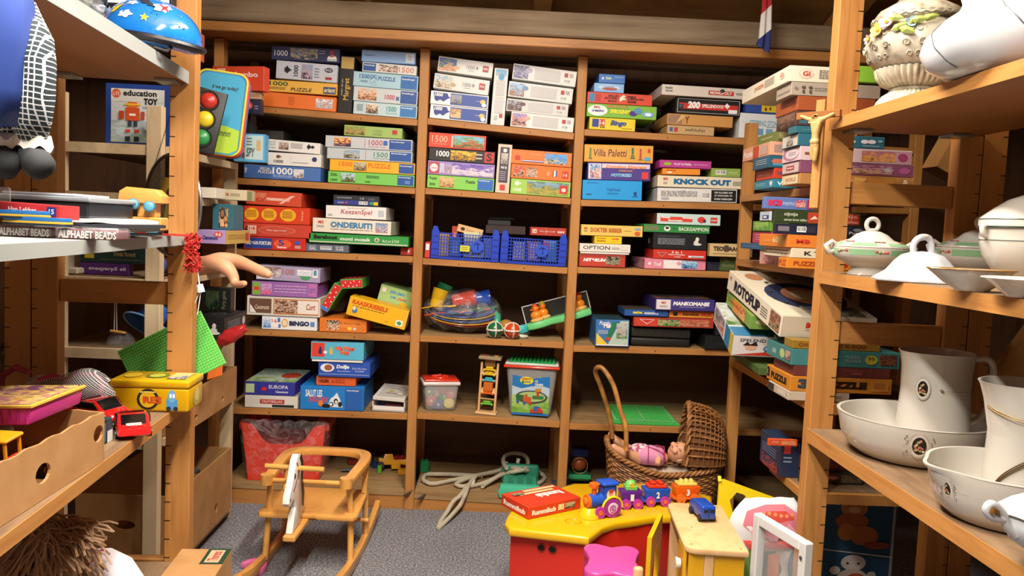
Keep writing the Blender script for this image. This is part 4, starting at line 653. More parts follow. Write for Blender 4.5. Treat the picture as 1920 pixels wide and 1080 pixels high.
# tilted pile of large games leaning towards the aisle
def gbox(far,near,Yf,Yn,wd,hpx,body,L,Fp,top,tp,label,name='game_box',cat='board game'):
    # far, near = pixels of the upper left edge; box runs from near (camera end) to far
    p=atY(*near,Yn); q=atY(*far,Yf); ln=(q-p).length; hh=hpx*Yn/F_PX
    v=(q-p).normalized(); u=Vector((v.y,-v.x,0)).normalized(); n=u.cross(v)
    M=Matrix(((u.x,v.x,n.x,p.x),(u.y,v.y,n.y,p.y),(u.z,v.z,n.z,p.z),(0,0,0,1)))@ Matrix.Translation((wd/2,0,-hh))
    mb=carton(wd,ln,hh,body,Fp,top,tp,L)
    return tag(mb.build(name,smooth=0,M=M),label,cat)
gbox((1368,507),(1468,592),2.86,2.40,.30,43,'d8d0bc',[('t','MB',.03,.6,.08,.8,'c08878'),('t','ROTOFLIP',.14,.2,.64,.78,'1c2030',0,.06),('l',.66,.2,.78,.7,4,'605c54'),('p',.82,.1,.98,.9,'3a4028,a88868,784838',3)],
 [('t','MB',.25,.45,.5,.75,'c84030',0,.03),('l',.25,.3,.5,.38,1,'808080')],'cfc6b0',[('e',.1,.12,.95,.72,'2c3450'),('e',.28,.25,.8,.62,'c88868'),('e',.38,.32,.7,.55,'d8c8a8'),('e',.1,.76,.3,.92,'b07850'),('p',.3,.02,.9,.2,'302828,a8a080,385068',4)]+[('e',.2+.35*math.cos(a)+.3,.42+.4*math.sin(a),.25+.35*math.cos(a)+.3,.45+.4*math.sin(a),'403830')for a in (0,.6,1.2,1.8,2.4,3,3.6)],'large worn cream game box with big navy title tilted on the pile')
gbox((1364,545),(1409,592),2.90,2.62,.26,27,'78a048',[('r',.3,0,.8,1,'d88830'),('t','Dommelfox',.1,.4,.6,.75,'b84820'),('p',.55,.1,.8,.9,'c88038,e8c080,a85828',3)],[('e',.05,.3,.25,.8,'c0c890'),('r',.3,.1,.98,.9,'b8b060'),('t','Rummy',.35,.3,.95,.75,'b82820',.1,.04)],'88984c',(),'green and orange game box under the big tilted cream one')
gbox((1342,567),(1376,629),2.95,2.66,.19,42,'d8dce0',[('p',.05,.1,.55,.9,'a84848,d8c0b8,686870',3),('r',.62,0,1,1,'2a78a8'),('r',.86,0,1,1,'c8b038')],[('r',0,0,1,1,'e4e0e0'),('g',[(.0,0),(1,0),(1,.8),(.55,.2)],'c83828'),('t','SPELEND Leren',.1,.74,.9,.92,'38404c'),('e',.2,.3,.42,.62,'e0b090'),('g',[(.16,.55),(.24,.75),(.3,.62),(.4,.78),(.44,.55)],'28181c'),('e',.54,.25,.72,.55,'2878a8'),('t','3-6',.57,.35,.7,.47,W_)],'c8d0c8',[('p',.0,.3,1,.98,'487838,a8b098,c8d0d0',3),('r',0,.0,1,.25,'3878a0')],'white and red learning game box jutting into the aisle')
gbox((1372,655),(1424,690),2.95,2.62,.17,14,'486030',(),(),'506838',(),'flat olive box under the learning game')
gbox((1452,626),(1464,644),2.6,2.5,.1,22,'487070',[('l',.2,.3,.8,.7,2,'80a0a0')],[('l',.1,.2,.9,.8,3,'88a8a8')],'3c5c60',(),'small grey-teal box wedged under the tilted pile')
# lower right: open box, dark case, strategy game and large teddy cube puzzles
rstack(.4515,[(1461,2.45,1424,1497,66,'22304c',[('l',.1,.4,.8,.7,4,'6878a0'),('p',.1,.0,.9,.35,'602028,a84038,28304c',3)],[('r',.1,.72,.5,.98,'b83830'),('l',.1,.4,.6,.65,2,'88a0b0')],'tall navy game box near the right rack foot',{'cat':'board game'}),
 (1440,2.42,1438,1495,14,'c85028',(),[('t','LEGPUZZLE',.45,.1,.98,.9,'e8b080'),('l',.1,.3,.35,.8,2,'f0b090')],'shallow orange box holding a red cup on the navy box',{})])
t=rstack(.0615,[(1497,2.42,1490,1668,218,'245070',(),[('r',.97,0,1,1,'a8a498'),('g',[(0,.52),(1,.45),(1,.46),(0,.53)],'d0d0d0'),
   ('e',.38,.82,.68,.99,'c07840'),('e',.33,.7,.7,.86,'a85c30'),('e',.36,.6,.56,.76,'c07840'),('e',.5,.56,.82,.74,'b06838'),('e',.3,.93,.4,1.0,'d08850'),('e',.64,.93,.76,1.0,'d08850'),('e',.46,.86,.6,.92,'e0a878'),('e',.45,.93,.48,.95,'201008'),('e',.56,.93,.59,.95,'201008'),('e',.66,.53,.95,.6,'984828'),
   ('e',.42,.32,.7,.47,'d8d0c8'),('e',.38,.14,.74,.34,'c8b8a8'),('e',.3,.28,.42,.36,'d8d0c8'),('e',.72,.26,.82,.32,'d8d8d8'),('e',.48,.38,.51,.4,'201008'),('e',.6,.38,.63,.4,'201008'),('e',.5,.2,.7,.3,'b05030'),('e',0,.0,.35,.12,'804828'),('e',.5,.02,.8,.14,'a04830'),('t','6',.42,.06,.5,.14,'201820'),('t','6',.66,.06,.72,.14,'201820')],'large blue box front with two teddy bear cube pictures',{}),
 ])
rstack(.4515,[(1500,2.40,1495,1618,23,'30342c',(),[('e',.28,.2,.62,.95,'883028'),('e',.3,.25,.6,.9,'983830'),('t','Stratego',.31,.4,.59,.75,'d8c8a0',0,.02),('p',.65,.05,.99,.95,'283028,786848,403028',4)],'dark camouflage strategy game box lying on the teddy box',{'cat':'board game'}),
 (1502,2.42,1497,1600,26,'6a3018',(),[('p',.2,.1,.9,.9,'401c10,a04820,683018',4)],'dim rust-coloured box on the strategy game',{'cat':'board game'})])
# ================================================================ left side of the aisle
def lstack(z,items,cat='board game'):
    # boxes seen over their aisle-side corner: c corner pixel, front runs left to lp, aisle face runs back to rp
    for it in items:
        c,Yf,lp,rp,h,body,Fp,Rp,label=it[:9]; o=it[9]if len(it)>9 else {}
        X=xAt(c,z,Yf); Y2=Yf
        for _ in range(40):Y2+=(X-xAt(rp,z,Y2))/(xAt(rp,z,1.0))
        X0=xAt(lp,z,Yf); hh=h*Yf/F_PX; wd=X-X0; z+= o.get('dz',0)
        mb=carton(wd,max(.03,Y2-Yf),hh-.001,body,Fp,o.get('top'),o.get('tp',()),(),Rp)
        tag(mb.build('puzzle_box' if o.get('cat')== JP else 'game_box',smooth=0,M=Matrix.Translation((X,Yf,z))@ Matrix.Rotation(R_(o.get('yaw',0)),4,'Z')@ Matrix.Translation((-wd/2,0,0))),label,o.get('cat',cat)); z+= hh
    return z
# pale rack, top level
lstack(1.3865,[(322,2.52,197,330,112,'1f3f8c',[('r',.07,.03,.9,.94,'c8d4d8'),('p',.07,.03,.9,.4,'a8b8a0,90a8a8,b8c8d0',3,4),('r',.07,.72,.9,.94,'d0d4d0'),('e',.08,.78,.22,.93,'d05828'),('t','LiTE',.1,.82,.2,.88,'f0f0f0',0,0),('t','education',.26,.82,.78,.92,'181818',0,.03),('t','TOY',.58,.68,.8,.79,'181818',0,.05),('t','336 BUILDING',.56,.61,.88,.65,'505050',0,0),('t','BLOCKS',.68,.55,.88,.59,'505050',0,0),('t','for ages 4 and up',.56,.49,.88,.53,'303030',0,0),
  ('r',.3,.4,.52,.62,'c85028'),('r',.34,.62,.48,.72,'d87028'),('r',.28,.66,.54,.69,'e8b838'),('r',.2,.42,.28,.56,'b84820'),('r',.54,.42,.6,.56,'b84820'),('r',.36,.48,.46,.52,'f0e8d8'),('r',.34,.3,.4,.4,'303848'),('r',.43,.3,.49,.4,'303848'),('r',.3,.2,.38,.25,'c84828'),('r',.44,.2,.52,.25,'c84828'),('r',.3,.05,.38,.13,'282c38'),('r',.44,.05,.52,.13,'282c38'),('e',.6,.2,.9,.38,'c0d0d8')],(),'blue building toy box with an orange robot on its front',{})])
z=lstack(1.3865,[
 (496,3.02,438,503,52,'58a8d8',[('p',.0,.1,.35,.5,'3a3a48,886858,b8a8a0',3),('r',.35,.05,.98,.98,'b8d0d0'),('l',.4,.55,.6,.9,3,'486858'),('r',.75,.4,.9,.8,'c8a878'),('t','SPY',.4,.15,.7,.5,'384838',.2)],(),'light blue box sticking out at the end of the pale rack',{'d':.1}),
 (470,3.06,420,480,36,'1c1a1c',(),(),'plain black box hidden in shadow under the navy flower box',{}),  # black box put in where the stack only shows dark space
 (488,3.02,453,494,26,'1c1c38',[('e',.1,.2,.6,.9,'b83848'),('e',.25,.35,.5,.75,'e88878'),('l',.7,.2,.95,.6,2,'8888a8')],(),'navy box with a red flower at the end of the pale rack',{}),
 (490,3.02,453,494,14,'b08868',[('l',.1,.2,.9,.7,2,'806048')],(),'thin tan box between navy and red-orange boxes',{}),
 (494,3.0,385,500,45,'d0482c',[('t','Jumbo',.45,.5,.9,.8,'f0e0d8',-.2),('r',.08,.55,.25,.95,'e8c8a8'),('r',.1,.6,.22,.85,'b83828')],(),'red-orange game box at the top end of the pale rack',{'yaw':-14})])
def at(px,py,Y):return atY(px,py,Y)
# lunch bag: rounded fabric case, painted front, piping and zip band
t=thing('lunch_bag','childrens blue and green insulated lunch bag with red and yellow piping','bag',at(401,287,2.78),(R_(-4),R_(5),R_(8)))
def rrect(w,h,r,n=6):
    P=[]
    for cx,cy,a0 in ((w/2-r,h-r,0),(-w/2+r,h-r,90),(-w/2+r,r,180),(w/2-r,r,270)):
        P+=[(cx+r*math.cos(R_(a0+90*i/n)),cy+r*math.sin(R_(a0+90*i/n)))for i in range(n+1)]
    return P
w_,h_=.155,.275
b=MB(); b.prism(rrect(w_,h_,.03),0,.07,'2c78b8/.8','y',.006); b.build('bag_body',t)
b=MB(); b.prism(rrect(w_-.006,h_-.006,.028),-.002,.001,'3ba0c8/.6','y');
pts=[(x,z)for x,z in rrect(w_-.006,h_-.006,.028)if z<.05]; b.prism([(-w_/2+.004,.07),(-.03,.1),(.03,.095),(w_/2-.004,.085)]+[(w_/2-.004,.02),(w_/2-.03,.004),(-w_/2+.03,.004),(-w_/2+.004,.02)],-.003,-.0021,'a8cc38/.7','y')
f=Face(b,(-w_/2,-.0024,0),(w_,0,0),(0,0,h_)); f.draw([('t','d we go today?',.3,.78,.85,.84,'203038'),('t','Mmmm',.5,.22,.8,.3,'405828',.2),('e',.35,.35,.6,.62,'d8b890'),('e',.38,.55,.5,.75,'e8d048'),('e',.5,.5,.62,.72,'e8c848'),('e',.42,.3,.56,.42,'c04858')]); b.build('front_panel',t,smooth=0)
for yy,cc in ((.004,'d8d048'),(.02,'d84030'),(.045,'d84838'),(.064,'3070b8')):
    b=MB(); b.tube([(x*1.01,yy,z*1.0)for x,z in rrect(w_+.004,h_+.002,.03)],.004 if cc!= 'd84030' else .008,cc+'/.6',6,True); b.build('piping',t)
# toy traffic light
t=thing('toy_traffic_light','black toy traffic light board with red, yellow and green discs','toy',at(372,284,2.60),(R_(-6),R_(9),R_(12)))
b=MB(); b.prism([(-.05,0),(.045,.0),(.052,.2),(-.05,.205)],0,.022,'1a1a1a/.5','y',.004); b.build('board',t)
for z,c in ((.165,'b83028'),(.105,'d8c028'),(.045,'2f8a48')):
    b=MB(); b.lathe([(0,.012),(.018,.010),(.025,.004),(.026,0)],c+'/.35',24); o=b.build('signal_disc',t,(0,-.001,z),(R_(90),0,0),60)
    b=MB(); b.lathe([(.026,.001),(.031,.004),(.033,0)],'2c2c2c/.4',24); b.build('disc_rim',t,(0,-.001,z),(R_(90),0,0),60)
# shelf under: cream building farm box and white block
lstack(1.2415,[(462,2.90,395,478,20,'cbbd9c',[('t','BUILDING FARM',.0,.35,.5,.75,'b84830',0,.02),('l',.55,.3,.85,.7,2,'888068')],[('r',.1,.1,.6,.9,'88a068')],'cream and red farm building set box poking out of the pale rack',{})])
tag(carton(.05,.1,.035,'d8d4c4').build('small_box',smooth=0,M=Matrix.Translation(at(396,352,2.75)-Vector((.01,0,-.0)))),'small plain white carton above the cream farm box','box').location.z=1.2425+.0
# level .985
z=lstack(.9865,[(425,2.80,378,440,56,'6a4024',(),(),'brown cardboard box half hidden behind the doll legs',{})],'box')
z=lstack(z,[(422,2.74,370,468,26,'a890c8',[('t','Clementoni',.15,.25,.75,.6,'283080',-.05,.04),('e',.6,.5,.95,.98,'d84838'),('t','4-6',.65,.6,.88,.9,W_)],[('r',0,0,1,1,'c8a858'),('l',.1,.3,.9,.7,3,'88682c'),('r',.8,.2,.95,.8,'b84030')],'lilac and mustard learning game box above the doll legs',{}),
 (436,2.82,398,456,48,'2f6878',[('p',.3,.05,.8,.9,'302018,a86838,d8b070,285060',4,3),('e',.35,.4,.62,.92,'482c1c'),('e',.4,.5,.58,.8,'a86840'),('g',[(.36,.1),(.62,.1),(.55,.4),(.43,.4)],'d8b080')],(),'teal game box with a carved mask on its front',{})])
# doll with bare legs sticking out over the shelf edge
def skinned(name,V,E,Rr,mat,parent=None,M=None,sub=2,flat=None):
    me=bpy.data.meshes.new(name); me.from_pydata([tuple(v)for v in V],E,[]); o=bpy.data.objects.new(name,me); C.objects.link(o)
    sk=o.modifiers.new('skin','SKIN'); sl=me.skin_vertices[0].data if me.skin_vertices else None
    if sl is None:
        bm=bmesh.new(); bm.from_mesh(me); bm.verts.layers.skin.verify(); bm.to_mesh(me); bm.free(); sl=me.skin_vertices[0].data
    for i,r in enumerate(Rr):sl[i].radius=(r,r)if not isinstance(r,tuple)else r; sl[i].use_root=(i== 0)
    sk.use_smooth_shade=True; s=o.modifiers.new('sub','SUBSURF'); s.levels=s.render_levels=sub
    bpy.context.view_layer.update()
    m2=bpy.data.meshes.new_from_object(o.evaluated_get(bpy.context.evaluated_depsgraph_get())); bpy.data.objects.remove(o)
    m2.materials.clear(); m2.materials.append(MT(mat))
    for p in m2.polygons:p.use_smooth=True
    m2.name=name; o=bpy.data.objects.new(name,m2); C.objects.link(o)
    if M is not None:o.matrix_world=M
    if parent:o.parent=parent
    return o
P=lambda a,b,Y:at(a,b,Y)
V=[P(370,505,2.66),P(395,492,2.62),P(425,500,2.58),P(440,520,2.58),P(440,534,2.57),P(455,533,2.54),P(462,530,2.53),
     P(410,486,2.66),P(445,490,2.66),P(470,499,2.62),P(492,510,2.6),P(508,516,2.58),P(350,500,2.7)]
o=skinned('doll',V,[(0,1),(1,2),(2,3),(3,4),(4,5),(5,6),(0,7),(7,8),(8,9),(9,10),(10,11),(0,12)],
  [.03,.03,.027,.018,.014,.012,.009,.028,.026,.018,.019,.012,.045],'skin')
tag(o,'bare plastic baby doll lying on the pale rack, its legs and feet sticking out','doll')
# level .77
z=lstack(.7715,[(420,2.70,362,461,42,'17181b',[('e',.55,.25,.8,.55,'d8d8d0'),('e',.62,.5,.76,.78,'d8d8d0'),('e',.5,.2,.9,.36,'d8d8d0'),('r',.35,.08,.355,.95,'505050')],[('l',.15,.25,.7,.8,6,'8890a0'),('e',.8,.4,.93,.8,'d0d0c8')],'black game box with white crouching figure on the pale rack',{'top':'202228','tp':[('e',.3,.3,.7,.6,'606468'),('e',.34,.33,.66,.55,'202228')]}),
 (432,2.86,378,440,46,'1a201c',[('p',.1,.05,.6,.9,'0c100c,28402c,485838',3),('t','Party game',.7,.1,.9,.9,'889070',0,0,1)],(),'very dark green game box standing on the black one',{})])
# red wrapped packet squeezed under the black box, hanging out
b=MB(); pc=P(436,628,2.68); b.ball((0,0,0),(.058,.022,.024),'b02828/.22',28,18)
b.v=[Matrix.Rotation(R_(-32),3,'Y')@(v*(1+.13*math.sin(v.x*130)*math.cos(v.z*170+v.x*60)))+pc for v in b.v]
b.tube([P(414,640,2.68),P(404,652,2.68),P(398,662,2.68)],[.012,.009,.014],'b83838/.25',8,flat=.4)
o=b.build('wrapped_packet'); tag(o,'crumpled glossy red plastic packet hanging below the black game box','packet')
# carton crates
def crate(name,label,x0,y0,z0,x1,y1,h,hole=None,wave=0,end=None,rot=0):
    t=thing(name,label,'cardboard box',((x0+x1)/2,(y0+y1)/2,z0),(0,0,R_(rot))); X=(x1-x0)/2; Y=(y1-y0)/2; th=.005
    def wall(L,hs,dips=0):
        # outline with hand hole cut as a bridge, in (u, z)
        n=16; top=[]
        for i in range(n+1):
            u=-L+2*L*i/n; dz=0
            if dips:dz=-dips*math.exp(-(u/(L*.45))**4)
            top.append((u,h+dz+(wave*math.sin(i*1.9)*.5 if wave else 0)))
        base=[(-L,0),(L,0)]+top[::-1]
        return base,hs
    def build(base,holes,ax,pos,nm):
        bm=bmesh.new();
        vs=[bm.verts.new((p[0],p[1],0))for p in base]; es=[bm.edges.new((vs[i],vs[(i+1)% len(vs)]))for i in range(len(vs))]
        for (u,z,ru,rz)in holes:
            hv=[bm.verts.new((u+ru*math.cos(2*PI*k/14),z+rz*math.sin(2*PI*k/14),0))for k in range(14)]; es+=[bm.edges.new((hv[k],hv[(k+1)% 14]))for k in range(14)]
        bmesh.ops.triangle_fill(bm,use_beauty=True,edges=es)
        r=bmesh.ops.extrude_face_region(bm,geom=bm.faces[:]);
        for v in [g for g in r['geom']if isinstance(g,bmesh.types.BMVert)]:v.co.z=th
        bmesh.ops.recalc_face_normals(bm,faces=bm.faces[:])
        mb=MB()
        mb.M=Matrix(((1,0,0,0),(0,0,1,pos),(0,1,0,0),(0,0,0,1)))if ax== 'x' else Matrix(((0,0,1,pos),(1,0,0,0),(0,1,0,0),(0,0,0,1)))
        mb.bm(bm,'card'); mb.build(nm,t,smooth=0)
    hs=hole or []
    build(*wall(Y-th-.0005,[q for q in hs if True],0 if not end else 0),'y',X-th,'side_wall')
    build(*wall(Y-th-.0005,[]),'y',-X,'side_wall')
    eh=[(0,h*.6,min(.035,X*.3),.015)]
    build(*wall(X,eh),'x',-Y,'end_wall'); build(*wall(X,eh),'x',Y-th,'end_wall')
    b=MB(); b.box(-X+th,-Y+th,0,X-th,Y-th,.005,'cardin'); b.build('box_bottom',t,smooth=0); return t
crate('cardboard_box','brown cardboard tray on the pale rack beside the yellow tin',-1.26,2.49,.4965,-.945,3.04,.125,[(-.14,.03,.012,.009),(.12,.035,.012,.009)])
crate('cardboard_box','large brown cardboard box with round holes at the foot of the pale rack',-1.27,2.50,.0615,-.968,3.07,.24,[(-.12,.05,.012,.018),(.12,.06,.012,.018)])
c=crate('cardboard_box','open brown cardboard tray holding toy tractors on the near left rack',-1.14,1.19,SL[2]+.001,-.735,1.56,.098,[(-.04,.045,.024,.017),(.16,.06,.02,.016)],wave=.004,rot=1.5)
b=MB(); b.box(-.063,-.095,0,.063,.095,.325,'card',.001); Face(b,(-.063,-.095,.325),(.126,0,0),(0,.19,0)).draw([('r',.55,.5,1,1,'20402c'),('r',.62,.55,.9,.95,'c8a888'),('t','Thorens',.66,.6,.86,.9,'a83028',0,.02,1)])
tag(b.build('cardboard_box',smooth=0,loc=(-.70,1.96,0),rot=(0,0,R_(4))),'small closed cardboard box with a green label standing on the carpet','cardboard box')
# ---- near rack, top shelf: helmet, marbles, penguin puzzle
hc=at(285,112,1.96); hz=SL[0]+.004
t=thing('bicycle_helmet','bright blue childrens bicycle helmet painted with stars and clouds','helmet',(hc.x+.002,1.945,hz+.008),(0,R_(4),R_(-14)))
def dome(rx,ry,rz,cut=.0,z0=.035,n=14,seg=40,mat='1c74d0/.12/0/1'):
    b=MB(); prof=[(math.sin(a),math.cos(a))for a in [PI/2*(n-i)/n for i in range(n+1)]]
    V=[]
    for j in range(seg):
        a=2*PI*j/seg; ca,sa=math.cos(a),math.sin(a); lift=.016*max(0,sa)**2-.006*ca
        for s_,c_ in prof:V.append((rx*s_*ca*(1.0+.06*(ca>0)*s_),ry*s_*sa,z0+lift*(1-c_)+rz*c_))
        V.append((rx*.985*ca,ry*.985*sa,z0+lift-.02)); V.append((rx*.86*ca,ry*.86*sa,z0+lift-.024))
    k=n+3
    # order: rim first to top
    W=[]
    for j in range(seg):
        row=V[j*k:(j+1)*k]; W+=[row[-1],row[-2]]+row[:-2]
    b.add(W,[(j*k+i,((j+1)% seg)*k+i,((j+1)% seg)*k+i+1,j*k+i+1)for j in range(seg)for i in range(k-1)],mat); return b
RX,RY,RZ=.112,.095,.088
dome(RX,RY,RZ).build('helmet_shell',t)
b=MB(); b.tube([(RX*1.03*math.cos(a)*(1.04 if math.cos(a)>0 else 1),RY*1.03*math.sin(a),.024+.016*max(0,math.sin(a))**2-.006*math.cos(a))for a in [2*PI*i/40 for i in range(40)]],.009,'14161c/.4',8,True); b.build('helmet_rim',t)
def on_dome(az,el,k=1.004):
    s_,c_=math.sin(R_(90-el)),math.cos(R_(90-el)); a=R_(az); ca,sa=math.cos(a),math.sin(a); lift=.016*max(0,sa)**2-.006*ca
    return Vector((RX*s_*ca*(1+.06*(ca>0)*s_),RY*s_*sa,.035+lift*(1-c_)+RZ*c_))*k
def patch(b,az,el,pts,sc_,mat,k=1.006):
    c=on_dome(az,el,k); n=(c-Vector((0,0,.03))).normalized(); u=Vector((0,0,1)).cross(n).normalized(); v=n.cross(u)
    V=[c+n*.0012]+[(lambda q:q+n*.0010)(c+(u*x+v*y)*sc_-n*((x*x+y*y)*sc_*sc_/(2*.1)))for x,y in pts]
    b.add([q[:]for q in V],[(0,i+1,(i+1)% len(pts)+1)for i in range(len(pts))],mat)
star=[(math.cos(R_(90+36*i))*(1 if i% 2== 0 else .45),math.sin(R_(90+36*i))*(1 if i% 2== 0 else .45))for i in range(10)]
circ=[(math.cos(R_(24*i)),math.sin(R_(24*i)))for i in range(15)]
cloud=[(math.cos(R_(18*i))*(1+.22*math.cos(R_(90*i)))*1.3,math.sin(R_(18*i))*(.7+.15*math.cos(R_(90*i))))for i in range(20)]
cross_=[(-.9,-1),(0,-.3),(.9,-1),(.4,0),(.9,1),(0,.4),(-.9,1),(-.35,0)]
moon=[(-1,.3),(-.5,-.2),(.2,-.3),(.9,.1),(1.2,.8),(1,-.1),(.5,-.8),(-.3,-.9),(-.9,-.4)]
for az,el,kind,sz,col in ((215,28,'cloud',.016,'e8ecf0'),(245,33,'moon',.017,'e8dc38'),(232,62,'planet',.013,'1c3c78'),(268,22,'cloud',.013,'e8ecf0'),(268,45,'cloud',.010,'e8ecf0'),(292,20,'star',.010,'f0d030'),(318,42,'cloud',.018,'e8ecf0'),(285,72,'cloud',.010,'e8ecf0')):
    b=MB(); patch(b,az,el,{'cloud':cloud,'moon':moon,'planet':circ,'star':star}[kind],sz,col+'/.2')
    if sz in (.016,.018):patch(b,az,el,cross_,sz*.7,'c83040/.2',1.012)
    b.build('painted_'+kind,t)
b=MB()
for i in range(26):patch(b,195+(i*37)% 150,15+(i*23)% 55,circ,.0022,'1450a0/.2')
stuff(b.build('painted_dots',t))
b=MB()
for az,el in ((290,50),(300,46),(285,55)):patch(b,az,el,[(-1,-.4),(.9,-.7),(1,.2),(-.8,.6)],.011,'20242c/.6',1.01)
b.build('vent',t)
b=MB(); b.tube([(RX*.8,-RY*.5,.01),(RX*.85,-RY*.75,-.004),(RX*.7,-RY*.95,-.001),(RX*.5,-RY*1.0,.0)],.004,'101012/.6',6); b.build('strap',t)
# marble bags
rnd=random.Random(5)
def marbles(label,c,rx,ry,rz,n,cols):
    t=thing('marble_bag',label,'bag of marbles',c)
    b=MB(); b.lathe([(0,0),(rx*.9,.002),(rx,rz*.4),(rx*.8,rz*.8),(rx*.3,rz*1.1),(rx*.1,rz*1.5)],'wrap',18,sy=ry/rx,wob=lambda a,i,r,z:1+.08*math.sin(3*a+i)); b.build('plastic_bag',t,smooth=60)
    k=0
    for i in range(n):
        a=rnd.uniform(0,2*PI); r=math.sqrt(rnd.random())*.75; z=.016+rnd.random()*rz*.6
        b=MB(); b.ball((0,0,0),.0135,cols[i% len(cols)]+'/.08',12,8); b.build('marble',t,(rx*r*math.cos(a),ry*r*math.sin(a),z))
c1=at(118,30,1.62); marbles('clear bag of green, blue and dark marbles on the top grey shelf',(-.768,1.42,SL[0]+.001),.05,.04,.06,26,['48a078','1c2430','2c3c60','70b890','c86040','303840'])
c2=at(178,42,1.80); marbles('smaller crinkled clear bag of dark marbles beside the blue helmet',(-.782,1.56,SL[0]+.001),.038,.035,.05,14,['181c20','383c38','485060','202830'])
# penguin picture box on a black carton
z=lstack(SL[0]+.001,[(178,2.01,132,179,100,'14161c',(),(),'plain black carton left of the blue helmet at the end of the grey shelf',{})],'box')
def peng(u,v,s):return [('e',u-.05*s,v,u+.05*s,v+.5*s,'15171c'),('e',u-.032*s,v+.02*s,u+.032*s,v+.34*s,'f0f0f0'),('e',u-.03*s,v+.36*s,u+.03*s,v+.46*s,'e8e8e8'),('g',[(u-.012*s,v+.38*s),(u+.012*s,v+.38*s),(u,v+.33*s)],'e88828')]
lstack(z,[(322,2.01,176,323,60,'1c1e24',[('r',.01,.03,.99,.99,'b8ccd8'),('p',.01,.5,.99,.98,'88a8b8,b8ccd8,d0dce4',3),('r',.01,.03,.99,.3,'dce4e8')]+peng(.2,.2,.9)+peng(.45,.3,1.1)+peng(.62,.15,.8)+peng(.82,.05,1.6),(),'picture box with cartoon penguins on ice at the top of the left rack',{'cat':JP})])
lstack(1.3865,[(358,2.82,335,360,171,'28609c',[('r',.6,.6,.95,.8,'c03848')],(),'tall blue box standing behind the left post below the clown box',{}),(377,2.82,345,380,50,'d8683c',[('e',.2,.2,.9,.8,'e8b090'),('e',.5,.5,.8,.75,'c83828'),('t','H',.6,.75,.95,.95,'f0f0f0')],(),'orange box with a clown face glimpsed behind the left post',{}),(369,2.82,345,371,60,'203a70',[('l',.5,.2,.9,.8,3,'a0b0d0')],(),'dark blue box glimpsed behind the left post above the clown',{})])
# ---- doll sitting on the top shelf edge with legs hanging down
t=thing('rag_doll','rag doll in blue top and checked trousers, dangling black shoes from the shelf','doll',(0,0,0))
Yd=1.03; LK=.76
def gingham():
    m,N,L,B=nm('gingham'); tc=N.new('ShaderNodeTexCoord'); sp=N.new('ShaderNodeSeparateXYZ'); L.new(tc.outputs['Object'],sp.inputs[0])
    out=[]
    for ax,s in ((0,170),(2,150)):
        a=N.new('ShaderNodeMath'); a.operation='MULTIPLY'; a.inputs[1].default_value=s; L.new(sp.outputs[ax],a.inputs[0])
        nn=N.new('ShaderNodeTexNoise'); nn.inputs['Scale'].default_value=14; L.new(tc.outputs['Object'],nn.inputs['Vector'])
        ad=N.new('ShaderNodeMath'); ad.operation='MULTIPLY_ADD'; ad.inputs[1].default_value=1.6; L.new(nn.outputs[0],ad.inputs[0]); L.new(a.outputs[0],ad.inputs[2])
        fr=N.new('ShaderNodeMath'); fr.operation='FRACT'; L.new(ad.outputs[0],fr.inputs[0])
        g=N.new('ShaderNodeMath'); g.operation='GREATER_THAN'; g.inputs[1].default_value=.78; L.new(fr.outputs[0],g.inputs[0]); out.append(g)
    mx=N.new('ShaderNodeMath'); mx.operation='MAXIMUM'; L.new(out[0].outputs[0],mx.inputs[0]); L.new(out[1].outputs[0],mx.inputs[1])
    r=ramp(N,[(0,lin('1c2a2e')),(1,lin('c8ccd0'))]); L.new(mx.outputs[0],r.inputs[0]); L.new(r.outputs[0],B.inputs['Base Color']); B.inputs['Roughness'].default_value=.9; return m
NAMED['gingham']=gingham()
fold=lambda a,i,r,z:1+.10*math.sin(5*a+i*.9)+.05*math.sin(9*a-i)
def limb(P_,R,mat,name,par,seg=20,wv=.1):
    b=MB(); n=len(P_); b.tube(P_,[r*LK for r in R],mat,seg)
    for i in range(n*seg):
        k=i// seg; j=i% seg; c=Vector(P_[k]); v=b.v[i]; f=1+wv*math.sin(j*2*PI/seg*4+k*.8); b.v[i]=c+(v-c)*f
    return b.build(name,par,smooth=80)
limb([at(50,20,Yd+.04),at(55,70,Yd),at(60,120,Yd-.01),at(62,180,Yd-.01),at(55,225,Yd-.01),at(60,262,Yd)],[.02,.033,.032,.03,.03,.022],'gingham','trouser_leg',t)
limb([at(15,60,Yd+.02),at(15,140,Yd+.01),at(22,200,Yd+.01),at(30,255,Yd+.01)],[.03,.035,.03,.022],'gingham','trouser_leg',t)
limb([at(-30,-60,Yd),at(-5,0,Yd-.03),at(-2,90,Yd-.03),at(-6,170,Yd-.03),at(-4,235,Yd-.03)],[.05,.052,.046,.045,.035],'1f3c88/.8','blue_top',t,20,.07)
limb([at(15,-5,Yd-.01),at(38,30,Yd-.01),at(58,55,Yd-.01),at(52,68,Yd-.01)],[.024,.016,.010,.006],'gingham','sleeve',t)
for (a,b_,c_,d_)in ((18,262,5,268),(60,262,45,268)):
    b=MB(); n=48; R1=.025; c=at(a,b_,Yd)
    V=[]
    for ri,(rr,dz)in enumerate(((.010,.008),(.022,.002),(R1,-.012))):
        for j in range(n):q=2*PI*j/n; V.append((c.x+rr*math.cos(q),c.y+rr*math.sin(q)*.8,c.z+dz+(.004*math.sin(6*q)if ri else 0)))
    b.add(V,[(k*n+j,k*n+(j+1)% n,(k+1)*n+(j+1)% n,(k+1)*n+j)for k in range(2)for j in range(n)],'e0dcd0/.9'); b.build('lace_cuff',t)
limb([at(15,262,Yd),at(14,285,Yd-.005),at(10,305,Yd-.015),at(8,322,Yd-.025)],[.012,.02,.026,.018],'26282a/.85','shoe',t,16,.03)
